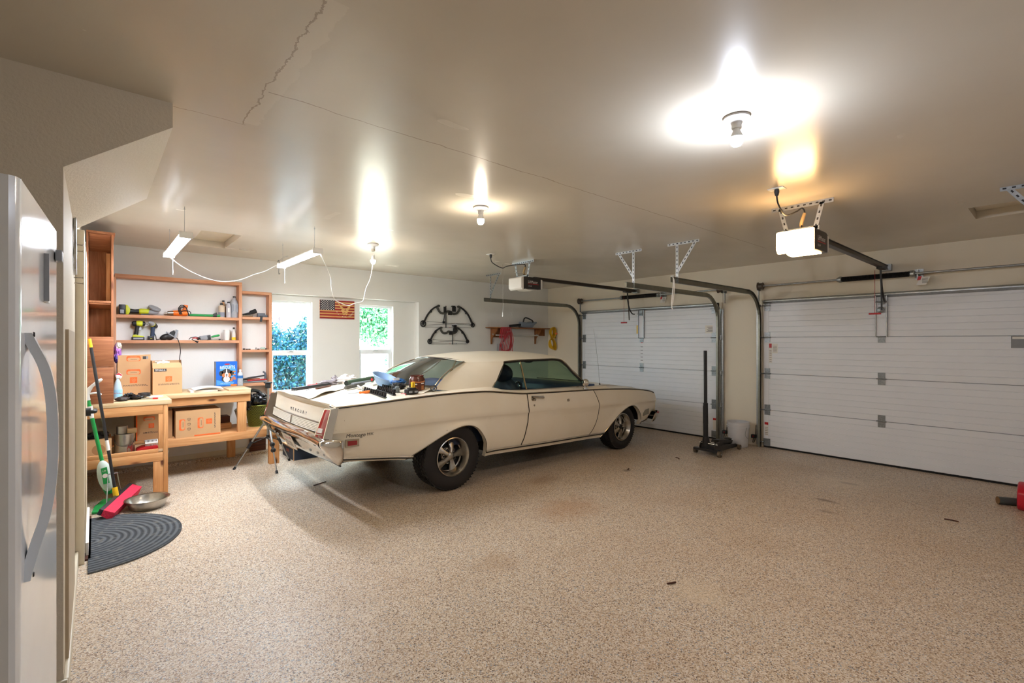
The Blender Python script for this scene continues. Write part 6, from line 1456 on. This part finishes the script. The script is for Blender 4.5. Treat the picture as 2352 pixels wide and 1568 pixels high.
m.tube(spl([(7.27, 7.03, 1.64), (7.31, 7.02, 1.61), (7.36, 7.04, 1.62), (7.34, 7.14, 1.63), (7.28, 7.13, 1.635)], 4, True), .009, 6, closed=True); m.use(M_orange); m.bar((7.36, 7.06, 1.71), (7.395, 7.03, 1.70), .03, .03)
m.thing('extension_cord', 'yellow extension cord coiled at the end of the wall rack', 'cord')
sw = T('chainsaw', 'grey electric chainsaw with black handle lying on the wall rack', 'chainsaw', (6.65, 7.22, 1.82))
M_sw = mat('bluish_grey_plastic', '87919c', .4)
m = MB(M_sw); m.prism([(6.50, .02), (6.56, .0), (6.80, .0), (6.86, .06), (6.93, .10), (6.92, .125), (6.78, .13), (6.70, .10), (6.52, .12)], (0, 7.28, 1.8205), UX, UZ, .12); m.build('motor_housing', sw, bevel=.01)
m = MB(M_black); m.tube(spl([(6.53, 7.15, 1.93), (6.55, 7.145, 2.0), (6.60, 7.14, 2.02), (6.70, 7.14, 1.995), (6.78, 7.145, 1.965), (6.80, 7.15, 1.93)], 5), .014, 8); m.build('handle', sw)
m = MB(M_black); m.obox((6.40, 7.2, 1.865), (.20, 0, .018), (0, .006, 0), (-.002, 0, .025)); m.build('guide_bar', sw)

# ================================================================== ON THE TRUNK LID
def tz(x, y): return bz(max(1.585, x))+.030*(1-min(1, abs((y-YC)/.955))**2.6)
# flattened cardboard sheet
m = MB(M_card)
def sheet(i, j):
    x = 1.535+1.0*j+.03*i*(1-j); ya_ = 4.71+.97*(x-1.55); y = ya_+(5.93-ya_)*i
    fr_ = 1-i
    fold = .05*math.sin(PI*min(1, max(0, (x-1.6)/.35)))*math.exp(-((y-ya_)/.06)**2)
    return V((x, y, tz(x, y)+.009+fold*.5+.003*math.sin(9*i+3*j)*(1-j)))
m.grid(sheet, 24, 18); m.grid(lambda i, j: sheet(i, j)-V((0, 0, .004)), 24, 18)
for f_ in (lambda i, j: sheet(i, 0)-V((0, 0, .004*j)), lambda i, j: sheet(0, i)-V((0, 0, .004*j)), lambda i, j: sheet(1, i)-V((0, 0, .004*j)), lambda i, j: sheet(i, 1)-V((0, 0, .004*j))): m.grid(f_, 24, 1)
M_cs = mat('pale_cardboard', 'e6dac6', .8, var=.05, sc=4); m.mats[0] = M_cs
m.thing('cardboard_sheet', 'pale flattened cardboard sheet spread over the trunk lid', 'cardboard', loc=(2.1, 5.3, .98))
def on(x, y, h=.012): return V((x, y, tz(x, y)+h))
m = MB(M_black); a, b = on(1.65, 5.57, .026), on(2.11, 5.77, .028); d = (b-a).normalized(); m.bar(a, b, .05, .036); m.tube([b, b+d*.05], [.024, .008], 8); m.use(M_zinc); m.obox(a+d*.012+V((0, 0, -.008)), d*.014, V((-d.y, d.x, 0))*.027, V((0, 0, .006)))
m.thing('slide_rail', 'thick black rail lying along the cardboard at the trunk edge', 'rail', bevel=.003)
m = MB(M_black); a, b = on(1.68, 5.68, .020), on(2.08, 5.86, .022); m.bar(a, b, .03, .024); m.thing('slide_rail', 'thinner black rail behind the thick black rail on the cardboard', 'rail', bevel=.003)
m = MB(DARKW); m.bar(on(1.85, 5.42, .021), on(2.07, 5.60, .022), .024, .016); m.thing('wood_strip', 'short brown strip lying on the cardboard sheet', 'strip', bevel=.002)
m = MB(M_black); m.bar(on(1.75, 5.44, .016), on(1.79, 5.47, .016), .012, .006); m.thing('small_clip', 'tiny black clip on the cardboard beside the thick rail', 'clip')
m = MB(mat('dark_green_tube', '3c4f3d', .5)); a, b = on(2.18, 5.40, .046), on(2.60, 5.62, .055); m.tube([a, a.lerp(b, .3), b], [.030, .034, .036], 16); m.use(M_black); m.lathe([(.031, 0), (.026, .002), (.024, .02)], tuple(a), tuple((b-a)), 16); m.thing('green_tube', 'dark green tube lying across the trunk lid', 'tube')
m = MB(M_bow); a, b = on(2.05, 5.10, .03), on(2.34, 5.28, .034); m.tube([a, a.lerp(b, .1), a.lerp(b, .8), b], [.018, .022, .024, .014], 12); m.use(M_grey); m.tube([a.lerp(b, .35)+V((0, 0, .022)), b+V((.1, .06, .02))], [.016, .012], 10); m.thing('camo_grip', 'black and grey patterned bow part beside the green tube', 'bow part')
m = MB(M_cs); a, b = on(2.36, 5.12, .022), on(2.58, 5.28, .022); m.bar(a, b, .03, .022); m.thing('paper_roll', 'cream flat stick beside the socket rails on the trunk', 'stick')
m = MB(M_cs); crumple(m, on(2.20, 5.02, .018), .05, .03, .016, .4, seed=44); m.thing('paper_scrap', 'crumpled brown paper scrap near the socket rail end', 'paper')
m = MB(mat('grey_rag', '8d8588', .8)); crumple(m, on(2.14, 5.84, .04), .11, .05, .035, .5, seed=51); crumple(m, on(2.22, 5.86, .075), .045, .04, .045, .4, seed=52); m.thing('grey_rag', 'grey crumpled rag at the far side of the trunk lid', 'rag')
m = MB(mat('white_film', 'ece6e2', .35)); crumple(m, on(2.36, 5.84, .06), .11, .06, .055, .6, seed=54); m.thing('plastic_film', 'white crumpled plastic bag between the rag and the spotted cloth', 'bag')
m = MB(mat('spotted_cloth', 'c9a986', .8, var=.55, sc=35)); crumple(m, on(2.40, 5.70, .034), .08, .05, .026, .4, seed=57); m.thing('spotted_cloth', 'spotted tan cloth beside the green tube on the trunk', 'cloth')
m = MB(M_red); m.bar(on(1.92, 5.92, .034), on(2.04, 5.94, .034), .02, .016); m.box(2.03, 2.07, 5.92, 5.96, tz(2.05, 5.94)+.012, tz(2.05, 5.94)+.05); m.thing('red_tool', 'red hand tool behind the black rails on the trunk', 'tool')
sd = T('screwdriver', 'orange handled screwdriver lying on the trunk lid', 'screwdriver', tuple(on(2.02, 4.70, 0))); a, b, c_ = on(1.935, 4.74, .012), on(2.03, 4.70, .015), on(2.135, 4.655, .016)
m = MB(M_zinc); m.cyl(a, b, .0035, n=8); m.build('blade', sd)
m = MB(M_orange); m.tube([b, b.lerp(c_, .1), b.lerp(c_, .25), b.lerp(c_, .5), b.lerp(c_, .9), c_], [.009, .014, .010, .015, .015, .010], 10); m.build('handle', sd)
# socket rails
M_sock = mat('black_chrome', '3a3a3c', .22, .9)
for k, (p, q, lb) in enumerate(((on(2.14, 4.84, .012), on(2.11, 4.27, .014), 'nearer rail of black sockets on the trunk lid'), (on(2.29, 4.84, .012), on(2.24, 4.34, .013), 'farther rail of black sockets on the trunk lid'))):
    r = T('socket_rail', lb, 'socket set', tuple(p.lerp(q, .5)-V((0, 0, .012))), 'socket rails on the trunk lid')
    m = MB(M_black); d = (q-p).normalized(); m.bar(p+V((0, 0, -.004)), q+V((0, 0, -.004)), .03, .008); m.build('rail', r)
    for j in range(10):
        c_ = p.lerp(q, (j+.5)/10); m = MB(M_sock); rr = .010+.0007*j; m.lathe([(rr*.8, 0), (rr, .004), (rr, .02), (rr*.9, .026), (rr*.9, .04), (rr*.6, .04), (rr*.6, .02)], c_, (.25, .1, 1), 12); m.build('socket', r)
    if k == 0: m = MB(M_zinc); m.tube([p+V((-.03, .08, .045)), p+V((-.01, .03, .02)), p], [.012, .010, .008], 8); m.build('ratchet', r)
for j in range(7):
    c_ = on(2.36+.005*j, 4.84-.033*j, .004); m = MB(M_sock); m.cyl(c_, c_+V((0, 0, .05-.002*j)), .009, n=10)
    m.thing('deep_socket', ('first','second','third','fourth','fifth','sixth','seventh')[j]+' deep black socket from the far end of the row behind the glass jar', 'socket', 'deep sockets in a row on the trunk lid')
# jars
jr = T('glass_jar', 'clear jar of screws on the trunk lid', 'jar', tuple(on(2.35, 4.52, 0))); c_ = on(2.35, 4.52, .002)
m = MB(glass('jar_plastic', 'eef3f4', 1.3)); m.lathe([(.036, 0), (.04, .006), (.04, .095), (.034, .115), (.030, .122), (.032, .124), (.032, .145)], tuple(c_), UZ, 28, caps=False); m.build('jar_body', jr)
m = MB(M_zinc)
for k in range(60):
    a = RND.uniform(0, 6.28); rr = RND.uniform(0, .028); p = c_+V((rr*math.cos(a), rr*math.sin(a), RND.uniform(.008, .055))); d = V((RND.uniform(-1, 1), RND.uniform(-1, 1), RND.uniform(-1, 1))).normalized()*.009
    m.cyl(p-d, p+d, .0035, n=5)
m.lathe([(.036, .003), (.036, .04)], tuple(c_), UZ, 20); sc_ = m.build('screws', jr); sc_['kind'] = 'stuff'
m = MB(mat('frosted_lid', 'dfe3e6', .35)); m.lathe([(.0335, .125), (.0335, .144), (.0345, .146)], tuple(c_), UZ, 24, caps=False); m.build('rim', jr)
bj = T('brown_jar', 'brown open plastic jar with snack label on the trunk lid', 'jar', tuple(on(2.565, 4.47, 0))); c_ = on(2.565, 4.47, .002)
m = MB(mat('brown_plastic', '5c2e22', .25, var=.05)); m.lathe([(.0001, 0), (.075, 0), (.082, .008), (.084, .105), (.078, .13), (.068, .142), (.066, .150), (.070, .153), (.070, .163), (.064, .163), (.060, .150), (.07, .13), (.074, .02), (.0001, .02)], tuple(c_), UZ, 36, caps=False); m.build('jar_body', bj)
m = MB(M_tanp); 
def wrap(a, z, r_=.0848): return V((c_.x+r_*math.sin(a), c_.y-r_*math.cos(a), c_.z+z))
m.grid(lambda i, j: wrap(-1.2+1.9*i, .098+.012*j-.010*math.sin(PI*i)), 14, 1); m.use(M_paper); m.grid(lambda i, j: wrap(-1.05+.55*i, .066+.014*j), 5, 1); m.grid(lambda i, j: wrap(.0+.45*i, .075+.011*j), 5, 1); m.use(mat('nut_print', 'a8693a', .5)); m.grid(lambda i, j: wrap(-1.0+.5*i, .02+.03*j), 5, 1); m.grid(lambda i, j: wrap(.02+.42*i, .015+.045*j), 5, 1); m.build('label', bj)
# battery tool
bt = T('tool_battery', 'black and yellow cordless tool battery between the two jars', 'battery', tuple(on(2.42, 4.33, 0))); o_ = on(2.42, 4.33, .004)
m = MB(M_black); m.box(o_.x-.06, o_.x+.06, o_.y-.04, o_.y+.04, o_.z, o_.z+.045); m.box(o_.x-.035, o_.x+.045, o_.y-.03, o_.y+.03, o_.z+.045, o_.z+.062); m.build('battery_case', bt, bevel=.006)
m = MB(M_grey); m.box(o_.x-.05, o_.x-.012, o_.y-.042, o_.y-.0395, o_.z+.012, o_.z+.03); m.box(o_.x+.015, o_.x+.05, o_.y-.042, o_.y-.0395, o_.z+.012, o_.z+.03); m.build('latch', bt)
m = MB(M_yellow); m.box(o_.x+.0, o_.x+.03, o_.y-.02, o_.y+.01, o_.z+.062, o_.z+.115); m.use(M_black); m.box(o_.x+.006, o_.x+.012, o_.y-.0208, o_.y-.02, o_.z+.07, o_.z+.108); m.build('terminal_block', bt)
m = MB(M_dark); m.tube(spl([on(2.44, 4.42, .03), on(2.45, 4.41, .07), on(2.44, 4.38, .09), on(2.46, 4.42, .05)], 4), .005, 6); m.use(M_red); m.tube(spl([on(2.34, 4.40, .006), on(2.36, 4.34, .006), on(2.33, 4.28, .008)], 4), .004, 5); m.thing('wire_scraps', 'loose wires behind the tool battery', 'wire')
# blue tub
tb = MB(mat('pale_blue_plastic', '8fb0d6', .3, var=.1)); o_ = on(2.46, 5.02, .085)
tb.lathe([(.0001, -.07), (.06, -.07), (.09, -.04), (.135, .03), (.15, .036), (.146, .044), (.125, .034), (.08, -.035), (.0001, -.055)], tuple(o_), (.22, -.30, .95), 30, caps=False)
tb.thing('blue_tub', 'pale blue plastic scoop leaning against the rear window', 'scoop')
m = MB(M_blue); crumple(m, on(2.52, 4.80, .07), .085, .06, .04, .4, seed=61); m.use(M_dark); crumple(m, on(2.48, 4.72, .035), .07, .06, .035, .4, seed=62); m.thing('blue_cloth', 'blue and black cloth heap behind the brown jar', 'cloth')
m = MB(M_red); crumple(m, on(2.50, 5.42, .06), .012, .010, .018, .2, seed=64); m.thing('tube_plug', 'small red cap at the end of the green tube', 'cap')
m = MB(M_ink); 
for k in range(3): m.tube([on(2.66, 4.30, .035)+V((.035*math.cos(q*PI/8)+.01*k, .01*k, .03*math.sin(q*PI/8)+.002*k)) for q in range(16)], .0025, 5, closed=True)
m.thing('wire_coil', 'thin dark wire coil right of the brown jar', 'wire')

# ================================================================== OUTSIDE THE WINDOWS
def leaves(m, pts, size):
    for p in pts:
        a, b, c_ = frame((RND.uniform(-1, 1), RND.uniform(-1, 1), RND.uniform(-.6, 1))); t_ = RND.uniform(0, 6.28); u = b*math.cos(t_)+c_*math.sin(t_); w_ = a.cross(u); s = size*RND.uniform(.6, 1.3)
        m.add([p-u*s, p+w_*s*.45, p+u*s, p-w_*s*.45], [(0, 1, 2, 3)])
M_teal = [mat('teal_leaf', '07586a', .6, var=.4, sc=3), mat('blue_leaf', '075078', .6, var=.4, sc=3), mat('dark_teal_leaf', '06463f', .6, var=.4, sc=3)]
bs = T('bush', 'dense teal bush close outside the left window', 'bush', (2.5, 9.4, 0))
m = MB()
for k, mt in enumerate(M_teal):
    m.use(mt); P = []
    for _ in range(13000):
        x = RND.uniform(1.7, 3.6); y = RND.uniform(8.35, 9.3); z = RND.uniform(0, 2.0)
        lim = 1.78+.16*math.sin(x*7.0)+.12*math.sin(x*17+y*3)-.25*max(0, x-2.95)
        if z < lim: P.append(V((x, y, z)))
    leaves(m, P, .034)
m.build('foliage', bs)
m = MB(DARKW)
for x in (2.0, 2.4, 2.8, 3.2): m.tube([(x, 9.2, 0), (x+.05, 9.0, .8), (x-.05, 8.9, 1.6)], [.05, .03, .012], 6)
m.build('stem', bs)
M_gl = [mat('green_leaf', '4d8f62', .6, var=.35, sc=3), mat('pale_green_leaf', '7fb287', .6, var=.3, sc=3), mat('deep_green_leaf', '2f7d4c', .6, var=.3, sc=3)]
tr = T('tree', 'light green leafy tree outside the right window', 'tree', (5.2, 10.2, 0))
m = MB()
for k, mt in enumerate(M_gl):
    m.use(mt); P = []
    for c_ in [(4.3, 9.8, 2.1), (4.75, 10.0, 1.9), (5.1, 9.9, 2.2), (4.6, 10.2, 2.6), (5.5, 10.1, 2.5), (4.2, 10.3, 2.6), (5.15, 9.9, 1.15), (5.25, 9.8, .8), (5.9, 10.0, 2.0)]:
        for _ in range(900 if c_[2] > 1.5 else 420):
            p = V((RND.gauss(0, 1), RND.gauss(0, 1), RND.gauss(0, 1))).normalized()*RND.uniform(.2, 1)
            P.append(V(c_)+V((p.x*(.5 if c_[2] > 1.5 else .22), p.y*.4, p.z*(.5 if c_[2] > 1.5 else .3))))
    leaves(m, P, .045)
m.build('crown', tr)
m = MB(DARKW); m.tube([(5.7, 10.3, 0), (5.65, 10.3, 1.2), (5.4, 10.3, 2.8)], [.09, .07, .03], 8)
for q in ((4.4, 9.9, 2.3), (5.5, 9.9, 2.1), (5.9, 10.2, 2.7)): m.tube(spl([(5.6, 10.3, 1.4), ((5.6+q[0])/2, 10.15, 1.9), q], 4), .018, 6)
m.build('trunk', tr)
pt_ = T('pink_tree', 'airy pinkish tree top behind the teal bush', 'tree', (2.9, 12.2, 0))
m = MB(mat('pink_grey_leaf', '8c7688', .7, var=.3, sc=3)); P = []
for _ in range(2600):
    p = V((RND.gauss(0, 1), RND.gauss(0, 1), RND.gauss(0, 1))).normalized()*RND.uniform(.2, 1); P.append(V((3.3+p.x*1.2, 12.2+p.y*.8, 2.9+p.z*.9)))
leaves(m, P, .05); m.build('crown', pt_)
m = MB(mat('grey_bark', '4a4046', .8)); m.tube([(3.3, 12.2, 0), (3.3, 12.2, 2.2)], [.05, .025], 8)
for k in range(7): a = k*.9; m.tube(spl([(3.3, 12.2, 1.8), (3.3+.5*math.cos(a), 12.2+.4*math.sin(a), 2.5), (3.3+1.0*math.cos(a), 12.2+.7*math.sin(a), 3.1)], 4), .007, 5)
m.build('trunk', pt_)
m = MB(mat('pale_gravel', 'd9cdbd', .9, bump=.3)); m.box(-2, 14, YR+.2, 22, -.25, -.15); st(m.build('ground_outside', loc=(0, 0, 0)), 'pale sunlit ground outside the windows', 'ground')
m = MB(mat('pale_fence', 'efe4d6', .8)); m.box(3.9, 9, 12.6, 12.75, -.15, 1.5); st(m.build('wall_outside', loc=(0, 0, 0)), 'pale low wall outside behind the green tree', 'wall')
# ================================================================== LIGHT AND CAMERA
E_cool = emit('cool_led', 'eaf2ff', LED_E)
E_bulb = emit('white_bulb', 'e6eeff', BULB_E*1.5)
E_warm = emit('warm_bulb', 'fff0da', BULB_E*.6)
E_edge = emit('added_side_glow', 'eaf2ff', LED_E*.08)
E_near = emit('added_bulb_behind', 'e6eeff', BULB_E*NEAR_K)
E_open = emit('warm_lens', 'ffcb88', OPEN_E)
M_porc = mat('white_porcelain', 'efeeea', .25, var=.02)
def lampholder(label, x, y, drop, em, r=.032):
    root = T('ceiling_bulb', label, 'light bulb', (x, y, ZC), 'bare bulbs in a row along the ceiling')
    m = MB(M_porc); m.lathe([(.062, -.001), (.064, -.012), (.055, -.022), (.028, -.03), (.024, -.036), (.024, -.06), (.02, -.062)], (x, y, ZC), (0, 0, 1), 28)
    for k in (-.035, .035): m.cyl((x+k, y, ZC-.02), (x+k, y, ZC-.027), .006, n=8)
    m.build('lamp_holder', root)
    if drop > .05:
        m = MB(mat('ivory_plastic', 'd8d0bd', .4)); m.lathe([(.022, -.06), (.024, -.075), (.018, -.085), (.017, -drop+.02), (.02, -drop+.015)], (x, y, ZC), (0, 0, 1), 20); m.build('socket_adapter', root)
    zb_ = ZC-.062-drop
    m = MB(M_porc); m.lathe([(.015, 0), (.017, -.015), (.022, -.03), (r*.97, -.05), (r*.98, -.053)], (x, y, zb_+.01), (0, 0, 1), 18); m.build('bulb_neck', root)
    m = MB(em); m.lathe([(r*.98, -.003), (r, -.014), (r*.9, -.03), (r*.62, -.043), (.0001, -.05)], (x, y, zb_-.04), (0, 0, 1), 16, caps=False); m.build('bulb', root)
    return root
lampholder('bare white ceiling bulb nearest to the garage opener light', 2.46, 1.087, .0, E_bulb)
lampholder('bare warm ceiling bulb above the trunk side of the car', 2.47, 3.24, .0, E_warm, .03)
lampholder('bare bulb on a long adapter with a white cord plugged in', 2.456, 5.291, .085, E_warm, .028)
lampholder('added unseen ceiling bulb continuing the row behind the viewpoint', 2.46, -1.05, .0, E_near)  # added out of view to brighten the car side and doors
# LED shop lights on short chains
for k, (x, lb) in enumerate(((.575, 'lit white strip light hanging above the left end of the workbench'), (1.65, 'lit white strip light hanging near the bulb with the cord'))):
    y0, y1, z = 4.80, 6.0, 2.415
    r = T('shop_light', lb, 'strip light', (x, (y0+y1)/2, z), 'hanging strip lights')
    m = MB(M_white); m.prism([(-.045, 0), (.045, 0), (.03, .035), (-.03, .035)], (x, y1, z), (1, 0, 0), (0, 0, 1), y1-y0); m.box(x-.048, x+.048, y0-.012, y0, z-.015, z+.038); m.box(x-.048, x+.048, y1, y1+.012, z-.015, z+.038); m.build('housing', r)
    m = MB(E_cool); m.prism([(-.044, -.001), (-.026, -.014), (.026, -.014), (.044, -.001)], (x, y1-.004, z), (1, 0, 0), (0, 0, 1), y1-y0-.008); m.use(E_edge)
    for s in (-1, 1): m.box(x+s*.0455-.0004, x+s*.0455+.0004, y0, y1, z+.002, z+.016)  # glowing side strips added to spill light onto the upper wall
    m.build('diffuser', r)
    m = MB(M_zinc)
    for y in (y0+.08, y1-.05):
        m.tube([(x, y, z+.035), (x, y, ZC)], .0018, 5); m.tube([(x-.006, y, ZC-.02), (x+.006, y, ZC-.02)], .003, 5)
    m.build('chain', r)
    m = MB(M_paper); m.tube([(x+.03, y1-.02, z), (x+.03, y1-.02, z-.16)], .0018, 5); m.cyl((x+.03, y1-.02, z-.16), (x+.03, y1-.02, z-.19), .003, n=6); m.build('pull_cord', r)
m = MB(M_white); m.tube(spl([(.575, 6.01, 2.41), (.72, 6.12, 2.32), (.92, 6.25, 2.25), (1.10, 6.3, 2.225), (1.28, 6.3, 2.26), (1.42, 6.25, 2.33), (1.52, 6.18, 2.37), (1.62, 6.02, 2.44), (1.65, 6.0, 2.44)], 5), .005, 6)
m.thing('power_cord', 'white cord sagging between the two strip lights', 'cord')
m = MB(M_white); m.tube(spl([(1.66, 4.80, 2.43), (1.72, 4.85, 2.36), (1.85, 5.0, 2.22), (1.88, 5.05, 2.10), (1.93, 5.1, 1.995), (2.0, 5.15, 1.965), (2.12, 5.22, 1.94), (2.21, 5.25, 1.965), (2.27, 5.27, 1.985), (2.33, 5.28, 2.01), (2.365, 5.285, 2.15), (2.42, 5.29, 2.27), (2.45, 5.29, 2.44), (2.47, 5.291, 2.555)], 5), .005, 6)
m.thing('power_cord', 'white cord hanging from the long adapter bulb to the strip light', 'cord')
m = MB(M_zinc); m.tube(spl([(1.85, 6.9, 2.60), (1.852, 6.88, 2.62), (1.855, 6.85, 2.60), (1.85, 6.85, 2.48), (1.855, 6.86, 2.44), (1.87, 6.88, 2.45)], 4), .006, 6); m.tube([(1.852, 6.88, 2.61), (1.90, 6.8, 2.66), (1.95, 6.78, ZC)], .003, 5)
m.thing('ceiling_hook', 'small wire hook on a chain hanging above the narrow shelf', 'hook')

w = bpy.data.worlds.new('sky'); SC.world = w; w.use_nodes = True
nt = w.node_tree; nt.nodes.clear()
o = nt.nodes.new('ShaderNodeOutputWorld'); bg = nt.nodes.new('ShaderNodeBackground'); sky = nt.nodes.new('ShaderNodeTexSky')
sky.sky_type = 'NISHITA'; sky.sun_disc = False; sky.sun_elevation = math.radians(50); sky.sun_rotation = math.radians(200); sky.air_density = 1.0; sky.dust_density = 3.0
mx = nt.nodes.new('ShaderNodeMix'); mx.data_type = 'RGBA'; mx.inputs[0].default_value = .75; mx.inputs[7].default_value = (.9, .95, 1, 1)
ml = nt.nodes.new('ShaderNodeMix'); ml.data_type = 'RGBA'; ml.blend_type = 'MULTIPLY'; ml.inputs[0].default_value = 1; ml.inputs[7].default_value = (.12, .12, .12, 1)
nt.links.new(sky.outputs[0], ml.inputs[6]); nt.links.new(ml.outputs[2], mx.inputs[6]); nt.links.new(mx.outputs[2], bg.inputs[0]); bg.inputs[1].default_value = SKY_E
nt.links.new(bg.outputs[0], o.inputs[0])
for x0, x1, z0, z1 in WIN:
    L = bpy.data.lights.new('window_portal', 'AREA'); L.shape = 'RECTANGLE'; L.size = x1-x0; L.size_y = z1-z0; L.cycles.is_portal = True
    ob = bpy.data.objects.new('window_portal', L); COL.objects.link(ob); ob.location = ((x0+x1)/2, YR+.16, (z0+z1)/2); ob.rotation_euler = (-PI/2, 0, 0)

cam = bpy.data.cameras.new('camera'); co = bpy.data.objects.new('camera', cam); COL.objects.link(co)
cam.sensor_width = 36; cam.lens = 36*1101/2352; cam.clip_start = .02
co.location = (0, 0, 1.54); co.rotation_euler = (PI/2, 0, math.atan2(1264, 1101)-PI/2)
SC.camera = co
SC.view_settings.view_transform = 'Standard'; SC.view_settings.look = 'None'; SC.view_settings.gamma = 1; SC.view_settings.use_curve_mapping = False
SC.view_settings.exposure = EXPOSURE
SC.cycles.use_denoising = True; SC.cycles.max_bounces = 6; SC.cycles.diffuse_bounces = 4; SC.cycles.glossy_bounces = 3; SC.cycles.transparent_max_bounces = 10; SC.cycles.adaptive_threshold = .03
SC.cycles.sample_clamp_indirect = 6; SC.cycles.caustics_reflective = False; SC.cycles.caustics_refractive = False
SC.cycles.use_light_tree = True
